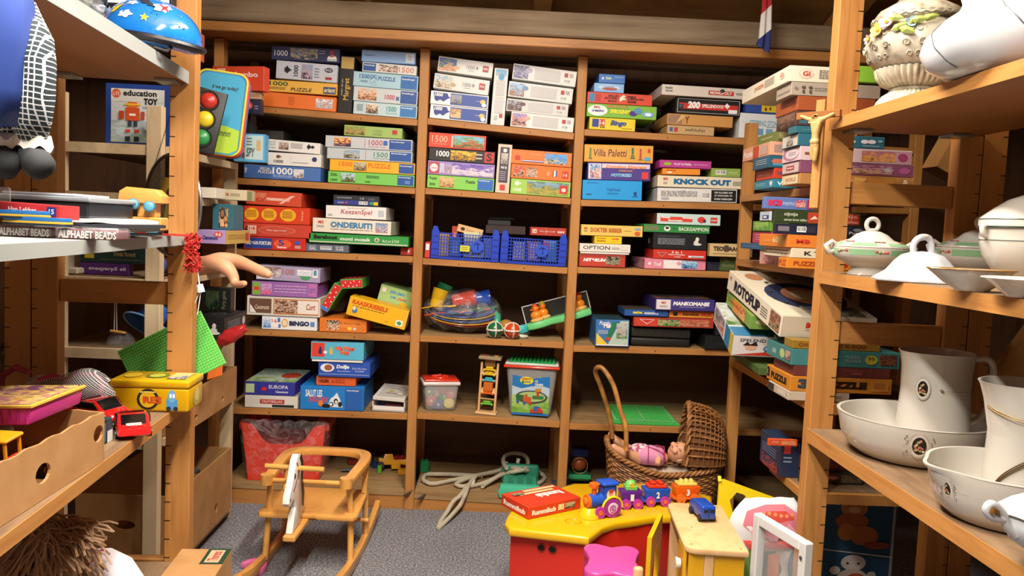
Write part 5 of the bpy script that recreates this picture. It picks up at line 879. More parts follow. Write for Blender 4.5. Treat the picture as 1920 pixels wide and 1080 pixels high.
limb([at(50,258,Yd),at(55,285,Yd-.005),at(68,303,Yd-.01),at(82,318,Yd-.015),at(90,325,Yd-.015)],[.012,.018,.024,.022,.012],'26282a/.85','shoe',t,16,.03)
limb([at(-60,-190,Yd+.02),at(-50,-120,Yd+.02),at(-40,-70,Yd)],[.02,.055,.05],'skinp','head',t,16,0)
# ---- second shelf of the near rack
S2=SL[1]+.001
def xz(px,Y,z):return xAt(px,z,Y)
t=thing('storage_case','dark grey plastic case with pale grey lid and clear latch','case',(xz(52,1.62,1.2),1.62,S2+.036))
b=MB(); b.box(-.14,0,0,.118,.2,.032,'22262a/.3',.004); b.build('case_body',t)
b=MB(); b.box(-.145,-.006,.032,.124,.206,.042,'8a9298/.35',.003); b.build('lid',t)
b=MB(); b.prism(rrect(.022,.05,.006),-.014,-.009,'clear','y'); b.build('latch',t,(-.038,0,.004))
b=MB(); b.box(-.09,-.0,0,.05,.15,.004,'d8d8e0'); tag(b.build('paper_sheet',loc=(xz(90,1.64,1.25),1.64,S2+.0795),smooth=0),'white paper sheet lying on the grey case lid','paper')
# supporting stack under the case
for i,(cpx,lpx,h,c,lab)in enumerate(((225,60,.006,'202c38','thin dark magazine at the base of the white paper pile'),(222,70,.007,'c8ccd0','white stapled booklet in the pile beside the wooden truck'),(233,90,.007,'30343c','black covered exercise book in the pile'),(218,100,.008,'d4d6d8','white curling exercise book on top of the pile beside the grey case'))):
    x0,x1=xz(lpx,1.6,1.15),xz(cpx,1.6,1.15); z=S2+.002+.0085*i
    b=MB(); n=8
    pts=[(x0+(x1-x0)*k/n,z+.0+.006*math.sin(k*.9+i)*(k>3)*.3+(.004 if k>5 else 0)*0)for k in range(n+1)]
    b.prism(pts+[(x,zz+h)for x,zz in pts[::-1]],1.58+.01*i,1.8,c+'/.5','y'); tag(b.build('booklet',smooth=0),lab,'booklet')
t=thing('picture_book','red picture book with a blue corner square on the second grey shelf','book',(xz(52,1.50,1.17),1.50,S2+.034),(0,R_(1.5),0))
b=MB(); b.box(-.075,0,0,.058,.07,.026,'c83434/.4',.001); Face(b,(-.075,0,0),(.133,0,0),(0,0,.026)).draw([('t','Hap Lekker',.3,.3,.68,.72,'f0e8e8'),('r',.82,.2,.95,.85,'283878'),('t','15',.85,.35,.92,.7,'e0e0f0')]); b.build('cover',t,smooth=0)
for i,(a,zz,lab)in enumerate(((20,.014,'blue oval foam shape edged in yellow, upper one on the beads'),(62,.003,'blue oval foam shape edged in yellow, lower one on the beads'))):
    t=thing('foam_shape',lab,'toy',(xz(a,1.46,1.16),1.475,S2+.018+zz))
    for z0,z1,c,k in ((0,.004,'182838',1),(.004,.008,'c8a038',1.0),(.008,.015,'2468a8',.97)):
        b=MB(); b.prism([(.062*k*math.cos(2*PI*j/28),.02*k*math.sin(2*PI*j/28))for j in range(28)],z0,z1,c+'/.3','z',.001); b.build('layer',t)
for i,(l,r,lab)in enumerate(((-10,95,'bag of dark alphabet beads at the left end of the second grey shelf'),(100,222,'clear bag of alphabet beads with white lettering on pink-brown card'))):
    x0,x1=xz(l,1.47,1.14),xz(r,1.47,1.14); t=thing('bead_bag',lab,'bag of beads',((x0+x1)/2,1.47,S2)); hw=(x1-x0)/2
    b=MB(); b.box(-hw*.95,.004,0,hw*.95,.05,.018,'6a4448/.4',.003); Face(b,(-hw*.95,.003,0),(hw*1.9,0,0),(0,0,.017)).draw([('t','ALPHABET BEADS',.04,.1,.98,.9,'d8d4d0',0,.03)]); b.build('card',t)
    b=MB(); b.box(-hw,0,0,hw,.055,.022,'wrap',.008,3); b.build('plastic_bag',t)
# wooden toy truck upside down with blue wheels
t=thing('toy_truck','plain wooden toy truck with blue wheels at the end of the second grey shelf','toy vehicle',(xz(226,1.74,1.2),1.835,S2+.0),(0,0,R_(6)))
b=MB(); b.box(-.03,-.0,.0,.045,.06,.03,'beech',.003); b.build('cargo_block',t,(0,0,.012))
b=MB(); b.prism([(-.048,.075),(-.045,.098),(-.03,.108),(.03,.105),(.046,.09),(.046,.075),(.02,.072)],0,.06,'beech','y',.002); b.build('cab',t)
b=MB(); b.box(-.01,.01,.042,.03,.05,.075,'beech',.002); b.build('neck',t)
for x,z in ((-.012,.07),(.022,.066),(.03,.014),(-.02,.012)):
    b=MB(); b.cyl((x,-.012,z),(x,-.001,z),.012,None,'3a7fa0/.3',20); b.ball((x,-.012,z),(.011,.004,.011),'5a9fb8/.3',14,8); b.build('wheel',t)
b=MB(); b.prism([(-.07,-.02),(.07,-.012),(.07,.01),(-.05,.02)],0,.004,'c03028/.4','z'); tag(b.build('plastic_strip',loc=(xz(292,1.93,1.135),1.95,S2),smooth=0),'flat red plastic strip lying at the end of the second grey shelf','plastic strip')
# tangled red string hanging from the post
b=MB(); rnd=random.Random(4); P_=[]
c0=at(358,445,2.05); c1=at(358,505,2.05)
for k in range(150):
    f=k/149; c=c0.lerp(c1,.5-.5*math.cos(f*PI*5)); P_.append((c.x+.018*math.sin(k*1.3)+rnd.uniform(-.004,.004),2.062+.014*math.cos(k*1.9),c.z+.012*math.sin(k*2.3)))
b.tube(P_,.0017,'c82c28/.6',5); tag(b.build('red_string'),'tangled loops of red string hanging over the left post','string')
t=thing('pull_cord','white cord with a white toggle hanging beside the left post','cord',at(365,462,2.07))
O=at(365,462,2.07)
b=MB(); b.tube([at(365,462,2.07)-O,at(369,500,2.07)-O,at(374,535,2.07)-O],.0018,'d8d8d4',6); b.tube([at(375,545,2.07)-O,at(366,568,2.07)-O],.0014,'d8d8d4',6); b.tube([at(377,545,2.07)-O,at(370,590,2.07)-O],.0014,'d8d8d4',6); b.build('cord',t)
b=MB(); b.cyl(at(374,533,2.07)-O,at(377,548,2.07)-O,.008,.010,'e0e0dc/.4',14); b.build('toggle',t)
# ---- round glass picture hanging by a chain behind the post
gc=at(322,384,2.24)
t=thing('hanging_picture','round brown translucent glass picture hanging on a chain behind the left post','hanging picture',gc,(0,0,R_(-38)))
b=MB(); b.lathe([(0,-.004),(.134,-.004),(.134,.004),(0,.004)],'smoke',48); o=b.build('glass_disc',t,(0,0,0),(R_(90),0,0))
b=MB(); b.tube([(.138*math.cos(2*PI*i/48),0,.138*math.sin(2*PI*i/48))for i in range(48)],.0045,'a8a8a8/.3/.9',8,True); b.build('metal_rim',t)
b=MB(); b.ball((-.02,-.006,.045),(.028,.003,.03),'b89838/.4',14,8); b.ball((.0,-.007,.02),(.02,.003,.028),'4a2c1c/.4',14,8); b.prism([(-.03,-.06),(.03,-.06),(.015,.02),(-.01,.02)],-.009,-.005,'9a8a38/.5','y'); b.build('painted_figure',t)
b=MB()
for a in range(10,170,16):
    for s_ in (-1,1):b.ball((s_*.105*math.cos(R_(a-90)),-.005,.105*math.sin(R_(a-90))),(.004,.002,.006),'9a7a58/.4',8,6)
b.build('painted_border',t)
O=gc; top=at(335,165,2.15)
for s_ in (-1,1):
    b=MB(); p0=Vector((s_*.085,0,.115)); Mr=Matrix.Rotation(R_(38),3,'Z'); p1=Mr@(top-O); n=30
    for k in range(n):
        a=p0.lerp(p1,k/n); c=p0.lerp(p1,(k+.85)/n); sd=Vector((.0025,0,0))if k% 2 else Vector((0,.0025,0))
        b.tube([a,a.lerp(c,.5)+sd,c,a.lerp(c,.5)-sd],.0008,'3c3428/.4/.7',4,True)
    b.build('chain',t)
# ---- under the second shelf, on the pale rack: quiz boxes, blue bag, hat
lstack(.9865,[(240,2.54,148,250,22,'5a2a80',[('t','sneqyarpS ell',.18,.25,.98,.75,'e0d8e8',0,.03)],(),'purple spray pens box lying upside down under the dark teal quiz box',{}),
 (275,2.54,150,285,33,'1a3c3c',[('r',.05,.2,.2,.5,'d8c838'),('t','Trivial Pursuit',.5,.4,.85,.7,'b8a870',.2),('l',.3,.1,.95,.2,1,'807850')],(),'dark teal quiz box on the pale rack under the second grey shelf',{})])
t=thing('storage_tray','pale cream plastic tray edge beside the purple pens box','tray',(xz(133,2.5,1.0),2.5,.9865)); b=MB(); b.box(-.025,0,0,.02,.2,.02,'d0c8b0',.004); b.box(-.025,0,.02,-.02,.2,.065,'d0c8b0'); b.build('tray_body',t,smooth=0)
def blob(name,label,cat,c,r,mat,wv=.12,seg=28,kind=None,sd=1):
    b=MB(); b.ball((0,0,0),r,mat,seg,18)
    rnd=random.Random(sd); ph=[rnd.uniform(0,6)for _ in range(6)]
    for i,v in enumerate(b.v):
        n=1+wv*(math.sin(v.x*90+ph[0])*.4+math.sin(v.z*110+ph[1]+v.x*50)*.35+math.sin(v.y*80+v.z*60+ph[2])*.35); b.v[i]=v*n
    return tag(b.build(name,loc=c,smooth=80),label,cat)
blob('plastic_bag','small blue plastic bag stuffed beside the dark teal quiz box','bag',Vector((at(290,484,2.50).x,2.51,1.022)),(.032,.03,.033),'2a4c98/.25')
blob('plastic_bag','reddish see-through bag tucked behind the left post','bag',Vector((at(312,508,2.6).x,2.62,1.018)),(.05,.035,.026),'5a2c28/.3',sd=3)
t=thing('toy_hat','shiny blue plastic hat with curved brim in a bag on the pale rack','toy hat',at(275,620,2.55),(R_(-35),R_(20),0)); t.location.z=.772+.058
b=MB(); b.lathe([(.075,0),(.06,.012),(.042,.02),(.04,.05),(.03,.075),(0,.082)],'2058b0/.12',32); b.build('crown',t,smooth=70)
b=MB(); b.tube([(.075*math.cos(2*PI*i/32),.075*math.sin(2*PI*i/32),0)for i in range(32)],.003,'88b8e8/.2',6,True); b.build('brim_edge',t)
for px,py,c,lab in ((303,600,'c8a8b8','small pale pink ball beside the blue plastic hat'),(297,617,'d8c8c8','small whitish ball under the pale pink one')):
    b=MB(); p=at(px,py,2.47); b.ball((0,0,0),.016,c+'/.4',16,10); tag(b.build('ball',loc=(p.x,2.47,.788 if py>610 else .82)),lab,'ball')
t=thing('drawstring_bag','clear bag hanging by white cords from a small wooden bar','bag',at(222,622,2.5))
O=at(222,622,2.5)
b=MB(); b.cyl(at(207,620,2.5)-O,at(236,624,2.5)-O,.004,None,'beechx',10); b.build('wooden_bar',t)
for a,c in ((214,216),(219,218)):b=MB(); b.cyl(at(a,620,2.5)-O,at(c,532,2.5)-O,.0014,None,'d8d4cc',6); b.build('cord',t)
b=MB(); b.ball((.0,.02,-.04),(.045,.02,.04),'wrap',18,10); b.build('plastic_bag',t)
# ---- third shelf: yellow tin, net bag, green peg board, cars, pink tray
S3=SL[2]+.001
x0,x1=xz(208,1.97,.72),xz(352,1.97,.72)
t=thing('tin_box','bright yellow metal tin box with car pictures on the end of the wooden shelf','tin box',((x0+x1)/2,1.97,S3),(0,0,R_(3))); hw=(x1-x0)/2
b=MB(); b.box(-hw,0,0,hw,.115,.058,'e0b010/.25/.3',.006,3); f=Face(b,(-hw,-.0002,0),(2*hw,0,0),(0,0,.058))
f.draw([('e',.34,.08,.62,.98,'201c10'),('e',.375,.18,.585,.88,'d8ac18'),('t','RES',.42,.35,.66,.66,'c05018',0,.06),('l',.38,.75,.58,.9,1,'d8c868'),('r',.72,.1,.86,.55,'4a90c8'),('e',.74,.4,.84,.95,'68a8d8'),('e',.72,.05,.78,.25,'202830'),('e',.81,.05,.87,.25,'202830'),('e',.76,.6,.79,.8,'f0f0f0'),('e',.8,.6,.83,.8,'f0f0f0')])
Face(b,(hw+.0002,0,0),(0,.115,0),(0,0,.058)).draw([('e',.3,.1,.8,.8,'a8984a'),('e',.4,.3,.7,.9,'c8b868')]); b.build('tin_body',t,smooth=40)
b=MB(); b.box(-hw-.002,-.002,.0585,hw+.002,.117,.078,'e4b618/.2/.3',.006,3); Face(b,(-hw,0,.0784),(2*hw,0,0),(0,.115,0)).draw([('e',.35,.2,.65,.8,'5a6828'),('e',.4,.3,.6,.7,'a8a838'),('p',.68,.15,.92,.85,'404858,98a8a8,c8b868',3),('e',.08,.2,.3,.7,'c8a828')]); b.build('lid',t,smooth=40)
def pegboard(w,h,col,mat2,nx,ny,t):
    b=MB(); b.box(0,0,0,w,.003,h,col,.0006); b.build('plate',t,smooth=0)
    b=MB()
    for i in range(nx):
        for j in range(ny):
            x=w*(i+.5)/nx; z=h*(j+.5)/ny; q=.0017
            b.add([(x+q*math.cos(a),-.0018,z+q*math.sin(a))for a in (0,PI/3,2*PI/3,PI,4*PI/3,5*PI/3)]+[(x+q*math.cos(a),0,z+q*math.sin(a))for a in (0,PI/3,2*PI/3,PI,4*PI/3,5*PI/3)],[(0,1,2,3,4,5)[::-1]]+[(k,(k+1)% 6,(k+1)% 6+6,k+6)for k in range(6)],mat2)
    stuff(b.build('studs',t,smooth=0))
pa,pb,pc=at(212,663,2.2),at(268,758,2.185),at(367,588,2.23)
t=thing('building_plate','light green studded building plate leaning behind the left post','building plate')
U=(at(424,681,2.2)-pb); w_=U.length; U=U.normalized(); Vv=(pa-pb); hh=Vv.length; Vv=(Vv-U*Vv.dot(U)).normalized(); Nn=Vv.cross(U).normalized()if False else U.cross(Vv).normalized()
t.matrix_world=Matrix(((U.x,-Nn.x,Vv.x,pb.x),(U.y,-Nn.y,Vv.y,pb.y),(U.z,-Nn.z,Vv.z,pb.z),(0,0,0,1)))
pegboard(w_,hh,'6cc85c/.35','82d870/.3',34,21,t)
t=thing('building_plate','small orange studded plate on the cardboard tray below the green one','building plate',at(388,712,2.60),(R_(-50),R_(-20),0)); pegboard(.05,.05,'d06828/.4','d87838/.4',8,8,t)
# net bag with pink goggles
def netting():
    m,N,L,B=nm('netting'); tc=N.new('ShaderNodeTexCoord'); sp=N.new('ShaderNodeSeparateXYZ'); L.new(tc.outputs['Object'],sp.inputs[0]); g=[]
    for sg in (1,-1):
        a=N.new('ShaderNodeMath'); a.operation='MULTIPLY'; a.inputs[1].default_value=190*sg; L.new(sp.outputs[2],a.inputs[0])
        c=N.new('ShaderNodeMath'); c.operation='MULTIPLY_ADD'; c.inputs[1].default_value=150; L.new(sp.outputs[0],c.inputs[0]); L.new(a.outputs[0],c.inputs[2])
        d=N.new('ShaderNodeMath'); d.operation='FRACT'; L.new(c.outputs[0],d.inputs[0]); e=N.new('ShaderNodeMath'); e.operation='GREATER_THAN'; e.inputs[1].default_value=.68; L.new(d.outputs[0],e.inputs[0]); g.append(e)
    mx=N.new('ShaderNodeMath'); mx.operation='MAXIMUM'; L.new(g[0].outputs[0],mx.inputs[0]); L.new(g[1].outputs[0],mx.inputs[1]); L.new(mx.outputs[0],B.inputs['Alpha'])
    B.inputs['Base Color'].default_value=lin('d8d8d8'); return m
NAMED['netting']=netting()
cb=at(165,706,1.95)
t=thing('net_bag','white mesh bag holding pink-rimmed swimming goggles behind the red toy cars','bag',(cb.x-.05,1.98,S3))
b=MB(); b.ball((0,0,.045),(.115,.05,.046),'netting',32,16)
for i,v in enumerate(b.v):b.v[i]=Vector((v.x,v.y,max(.001,v.z*(1+.12*math.sin(v.x*40)))))
b.build('mesh_net',t,smooth=80)
for x,z,r in ((-.045,.045,.032),(.03,.05,.036)):
    b=MB(); b.tube([(x+r*1.2*math.cos(2*PI*i/24),-.01+.01*math.sin(2*PI*i/12),z+r*math.sin(2*PI*i/24))for i in range(24)],.006,'c83c78/.4',8,True); b.build('goggle_rim',t)
    b=MB(); b.lathe([(0,0),(r*.95,0)],'202428/.15',24,sx=1.2); b.build('goggle_lens',t,(x,-.008,z),(R_(90),0,0))
b=MB(); b.tube([at(c,d,1.95)-Vector((cb.x,1.98,S3))for c,d in ((95,700),(70,690),(45,705),(35,735))],[.012,.016,.014,.008],'a03858/.5',10,flat=.5); b.build('strap',t)
# cars and boxed car
def toycar(name,label,loc,rz,L_,W,Hh,col,par=None):
    t=thing(name,label,'toy car',loc,(0,0,R_(rz))); l=L_/2
    b=MB(); b.prism([(-l,.25*Hh),(-l*.97,.6*Hh),(-l*.5,.66*Hh),(-l*.25,Hh),(l*.3,Hh),(l*.55,.66*Hh),(l*.95,.5*Hh),(l,.25*Hh),(l*.9,.15*Hh),(-l*.9,.15*Hh)],-W/2,W/2,col+'/.12/0/1','y',W*.12,3); b.build('car_body',t,smooth=50)
    b=MB(); b.prism([(-l*.54,.64*Hh),(-l*.27,1.0*Hh+.0012),(-l*.2,1.0*Hh+.0012),(-l*.2,.6*Hh),(l*.25,.6*Hh),(l*.25,1.0*Hh+.0012),(l*.32,1.0*Hh+.0012),(l*.6,.63*Hh)],-W*.36,W*.36,'0c0e12/.1','y'); b.prism([(-l*.42,.69*Hh),(-l*.22,.97*Hh),(l*.27,.97*Hh),(l*.45,.69*Hh)],-W/2-.0008,W/2+.0008,'0c0e12/.1','y'); b.build('windows',t,smooth=0)
    for x in (-l*.6,l*.6):
        for s_ in (-1,1):b=MB(); b.cyl((x,s_*W*.36,Hh*.24),(x,s_*W*.52,Hh*.24),Hh*.24,None,'141414/.6',18); b.cyl((x,s_*W*.5,Hh*.24),(x,s_*W*.53,Hh*.24),Hh*.12,None,'b0b0b0/.3/.8',12); b.build('wheel',t)
    return t
t=toycar('toy_car','red racing car number 33 with black windows beside the yellow tin',(xz(170,1.84,.74),1.87,S3+.0),-18,.16,.075,.052,'b82020')
b=MB(); Face(b,(.018,-.0385,.012),(.045,0,0),(0,0,.018)).draw([('e',.0,0,.5,1,'f0f0f0'),('t','33',.1,.2,.4,.8,'181818'),('l',.5,.1,1,.9,2,'f0f0f0')]); b.build('racing_number',t,smooth=0)
t=toycar('toy_car','glossy red sports car with white stripes, nearest the edge of the wooden shelf',(xz(246,1.77,.72),1.775,S3),-62,.14,.068,.044,'c02020')
b=MB(); Face(b,(.028,-.02,.031),(.03,0,-.002),(0,.04,0)).draw([('t','TURBO',.0,.1,1,.9,'f0f0f0')]); b.build('racing_number',t,smooth=0)
z=lstack(S3,[(190,1.665,100,210,46,'1c4048',[('r',0,.5,1,.56,'58a078'),('p',.05,.6,.95,.98,'202828,28687c,489098',3),('p',.05,.05,.95,.5,'182028,205060,383c40',4)],[('r',.0,0,.5,1,'141818'),('r',.1,.1,.4,.9,'2c6870'),('r',.5,0,1,.5,'d0d0d0')],'dark green toy car packaging box under the red racing car',{})],'box')
# pink tray with a picture top
pa,pb=at(0,800,1.36),at(143,772,1.36)
t=thing('board_book','thick pink plastic sticker case with a yellow and purple picture lid','case',(xz(-30,1.40,.82),1.38,S3+.110),(R_(-2),R_(-2),R_(4)))
b=MB(); b.frustum((-.11,0,.085,.2),(-.115,-.004,.09,.205),0,.03,'d83c98/.35',.003)
for i in range(14):b.box(-.1+i*.014,-.0052,.003,-.097+i*.014,-.001,.027,'b82878/.4')
b.build('case_body',t); b=MB(); b.box(-.118,-.008,.0305,.094,.208,.036,'d8b048',.001); Face(b,(-.118,-.008,.036),(.212,0,0),(0,.216,0)).draw([('p',.03,.03,.97,.97,'c8a040,a05878,e0c060,784868',3,5)]); b.build('picture_lid',t,smooth=0)
# toy tractors in the tray
t=thing('toy_tractor','yellow and red toy tractor in the cardboard tray','toy vehicle',(xz(26,1.34,.76)+.0,1.345,S3+.022),(0,R_(-6),R_(86)))
b=MB(); b.box(-.02,-.02,.012,.035,.02,.045,'c82c18/.3',.006,3); b.build('bonnet',t)
b=MB()
for x in (-.05,-.015):
    for y in (-.022,.022):b.cyl((x,y,.04),(x,y,.095),.003,None,'e09018/.3',8)
b.box(-.055,-.027,.093,-.008,.027,.099,'e09018/.3',.002); b.box(-.055,-.025,.02,-.01,.025,.045,'e09018/.3',.003); b.build('cab',t)
for x,y,r in ((-.035,-.033,.026),(-.035,.033,.026),(.03,-.028,.016),(.03,.028,.016)):
    b=MB(); b.cyl((x,y-.007,r),(x,y+.007,r),r,None,'161616/.7',24); b.cyl((x,y-.008,r),(x,y+.008,r),r*.5,None,'d89018/.4',16); b.build('wheel',t)
toycar('toy_car','dark toy truck lying behind the yellow tractor in the tray',(xz(72,1.46,.74),1.44,S3+.012),20,.09,.045,.045,'2c2a28')
# rough bark thing at far left
b=MB(); p=at(6,662,2.12)
for i in range(9):b.tube([(i*.006-.02+.004*math.sin(k+i),.01*math.sin(i*2+k*.7),-.07+k*.02)for k in range(8)],[.005+.002*math.sin(k*2+i)for k in range(8)],'noisybark',6)
NAMED['noisybark']=noisy('4a3824','8a7450',60,.9,.5)
o=tag(b.build('bark_bundle',loc=(p.x-.0,2.06,S3+.07)),'rough brown bundle of bark strips at the far left of the wooden shelf','bark bundle')
# ---- yarn-haired doll on the bottom shelf
t=thing('rag_doll','rag doll with tan yarn hair and white dress on the bottom shelf','doll',(0,0,0))
LK=1; hz=.271; hp=Vector((xz(30,1.78,.37),1.76,hz+.095))
b=MB(); b.ball(hp[:],(.062,.055,.062),'e0b8a0/.7',24,16); b.build('head',t)
b=MB()
for px,py in ((42,1008),(24,1022)):p=at(px,py,1.70); b.ball(p[:],.0055,'101010/.15',12,8)
b.build('eyes',t)
b=MB(); p=at(20,1048,1.7); b.tube([p+Vector((-.01,0,.002)),p,p+Vector((.01,0,.003))],.0015,'a04848',5); b.build('mouth',t)
b=MB(); rnd=random.Random(8); c=Vector((xz(108,1.80,.37),1.79,hz+.065))
root=at(90,1000,1.72)
for i in range(300):
    a=rnd.uniform(-2.6,.9); ln=rnd.uniform(.07,.125); el=rnd.uniform(-.2,1.0); d=Vector((math.cos(a)*math.cos(el*.5),-math.sin(el)*.7,math.sin(a)*.75))
    if d.z>.35:d.z*= .45
    st=root+Vector((rnd.uniform(-.03,.03),rnd.uniform(-.01,.05),rnd.uniform(-.02,.02))); P_=[]
    for k in range(6):
        f=k/5; q=st+d*ln*f+Vector((.004*math.sin(k*2+i),0,-.03*f*f+.004*math.cos(k*1.7+i))); q.z=max(q.z,hz+.005); P_.append(q)
    b.tube(P_,.0026,('c8a484' if i% 3 else 'ac8864')+'/.9',4)
b.build('yarn_hair',t)
limb([at(165,1046,1.8),at(192,1056,1.8),at(218,1072,1.8),at(235,1100,1.8)],[.02,.035,.042,.045],'d4d0d8/.9','dress',t,20,.06)
b=MB(); q=[at(160+k*6,1066-(k*7 if k<5 else 35),1.755)for k in range(7)]; b.tube(q,.003,'c05080/.7',6); b.build('dress_trim',t)
limb([at(30,1080,1.72),at(60,1090,1.74),at(100,1110,1.76)],[.03,.04,.03],'6a2830/.9','red_cloth',t,16,.1)
# ================================================================ loose toys on the back shelving
def onshelf(px,bay,lv,Y):z=shz(bay,lv,xAt(px,shz(bay,lv,(bays[bay][0]+bays[bay][1])/2),Y)); return Vector((xAt(px,z,Y),Y,z+.002))
# blue folding crates with lattice sides
def bcrate(l,r,label,tagged,contents):
    Y=YB+.01; z=shz(1,3,.02); p0=onshelf(l,1,3,Y); p1=onshelf(r,1,3,Y); w_=p1.x-p0.x-.003; t=thing('plastic_crate',label,'crate',((p0.x+p1.x)/2,Y,shz(1,3,(p0.x+p1.x)/2)+.002),(0,-math.atan(SH[1,3][2]),0),group='blue lattice crates'); hw=w_/2; D=.22; Hh=.118; B_='2342c0/.35'
    b=MB(); b.box(-hw,0,0,hw,D,.005,B_); b.build('crate_floor',t,smooth=0)
    for nm_,y0 in (('front_lattice',0),('back_lattice',D-.004)):
        b=MB(); n=19
        for i in range(n+1):x=-hw+.03+(w_-.06)*i/n; b.box(x-.0014,y0,.005,x+.0014,y0+.004,.105,B_)
        for k in range(8):zz=.006+k*.0138; b.box(-hw+.02,y0-.0006,zz,hw-.02,y0+.0042,zz+.0034,B_)
        if y0== 0:
            c=.35*hw if l<900 else .25*hw
            b.cyl((c,-.002,.06),(c,.001,.06),.026,None,'2850c8/.4',24)
            b.tube([(c-.012,-.003,.065),(c-.002,-.003,.074),(c+.012,-.003,.068)],.002,'14287c',6); b.tube([(c+.002,-.003,.07),(c+.004,-.003,.045)],.002,'14287c',6)
        b.build(nm_,t,smooth=0)
    for s_ in (-1,1):
        b=MB(); x=s_*hw; a,c=sorted((x,x-s_*.032)); b.box(a,-.002,0,c,.012,.112,B_,.002)
        for k in range(4):b.box(a+.004,-.004,.012+k*.026,c-.004,-.001,.018+k*.026,'1830a0')
        b.prism([(a+.002,.112),(c-.002,.112),(c-.010,.132),(a+.006,.132)],0,.01,B_,'y'); b.build('corner_post',t,smooth=0)
        b=MB(); a,c=sorted((x,x-s_*.005)); b.box(a,.012,.005,c,D,.11,B_); b.build('side_panel',t,smooth=0)
        b=MB(); b.box(a-.0,D-.012,.0,c+.0,D,.13,B_); b.build('corner_post',t,smooth=0)
    if tagged:b=MB(); b.box(-.02,-.0052,.036,.018,-.003,.06,'d8d838'); Face(b,(-.02,-.0052,.036),(.038,0,0),(0,0,.024)).draw([('l',.15,.2,.85,.8,2,'808020')]); b.build('price_label',t,smooth=0)
    return p0,w_,z
p0,w0,z0=bcrate(806,935,'left blue lattice plastic crate with a yellow label, full of small card games',True,0)
p1,w1,z1=bcrate(936,1061,'right-hand blue lattice plastic crate with dark game boxes lying across its top',False,0)
def smallbox(px,dx,z,w_,d,h,col,label,y=.03,pr=(),rot=(0,0,0),name='small_game_box',cat='card game'):
    x=xAt(px,z+h/2,YB+y); mb=carton(w_,d,h,col,pr); return tag(mb.build(name,smooth=0,loc=(x,YB+y,z),rot=tuple(R_(a)for a in rot)),label,cat)
zc=shz(1,3,0)+.017
smallbox(832,0,zc,.04,.08,.09,'c8a058','tan card box inside the left blue crate, at its left end',pr=[('l',.1,.1,.9,.9,6,'e8d8a8')])
smallbox(853,0,zc,.042,.08,.08,'3a68b0','blue card box inside the left blue crate',pr=[('l',.1,.1,.9,.9,5,'a8c0e0')])
smallbox(853,0,zc,.028,.03,.125,'b83c28','red upright box rising above the left blue crate',y=.125,pr=[('r',.2,.3,.8,.8,'d88868')])
smallbox(890,0,zc,.085,.1,.06,'b8c0a8','pale green card box in the middle of the left blue crate',pr=[('p',0,0,1,1,'607858,c8c8a0,88a0b8',3,5)])
smallbox(884,0,zc+.0615,.065,.08,.042,'d0d0a0','cream box resting on the pale green one in the left crate')
smallbox(914,0,zc,.032,.1,.08,'5878b8','steel blue card box at the right end of the left crate')
tb=tilted((856,436),(903,448),14,.12,YB+.05,0,'d8b078',[('t','Solitair',.35,.3,.72,.7,'604020',0,0),('e',.1,.2,.28,.8,'382818'),('e',.8,.2,.95,.7,'4878b0')],'light wooden game case tilted across the left blue crate',dz=.006)
smallbox(973,0,zc-.003,.05,.12,.075,'a8a8c8','lilac card box inside the right blue crate',pr=[('p',0,0,1,1,'a85068,c8c0d8,6878b8',4,6)])
smallbox(1001,0,zc-.004,.05,.12,.08,'9878a0','mauve card box inside the right blue crate',pr=[('l',.1,.1,.9,.9,6,'d8c8e0')])
smallbox(1030,0,zc-.005,.055,.12,.088,'5080b8','multi-coloured box at the right end of the right crate',pr=[('r',0,.55,.5,1,'d86038'),('r',.5,.6,1,1,'68a8d0')])
zt=shz(1,3,0)+.137
smallbox(948,0,zt-.018,.165,.14,.034,'301c18','dark brown wooden game box lying across both blue crates',y=.05,cat='board game',name='game_box')
smallbox(1028,0,zt-.018,.148,.12,.034,'b03424','red game box with white writing lying on the right blue crate',y=.03,pr=[('r',.03,.2,.16,.85,'e0c0b0'),('t','1-6',.05,.35,.14,.7,'b03020'),('t','Mens erger je niet',.25,.35,.7,.68,'e8d8d0',.15,0),('r',.42,0,.43,1,'d88868'),('r',.78,.35,.83,.65,'e8d8d0'),('r',.85,.35,.9,.65,'e8d8d0'),('r',.92,.35,.97,.65,'e8d8d0')],cat='board game',name='game_box')
smallbox(936,0,zt+.0165,.095,.1,.021,'101214','small glossy black box on the dark brown wooden one',y=.06,pr=[('l',.1,.3,.9,.6,1,'383c3c')],cat='board game',name='game_box')
tb=MB(); tb.box(-.05,0,0,.055,.08,.012,'0c0d0f/.15',.003); Face(tb,(-.05,0,.012),(.105,0,0),(0,.08,0)).draw([('e',.2,.2,.85,.8,'8a8a84'),('e',.25,.26,.8,.74,'14161a')]); tag(tb.build('game_box',smooth=0,loc=(xAt(940,zt+.05,YB+.08),YB+.08,zt+.0385)),'black lid with a round silver picture on top of the dark pile','board game')
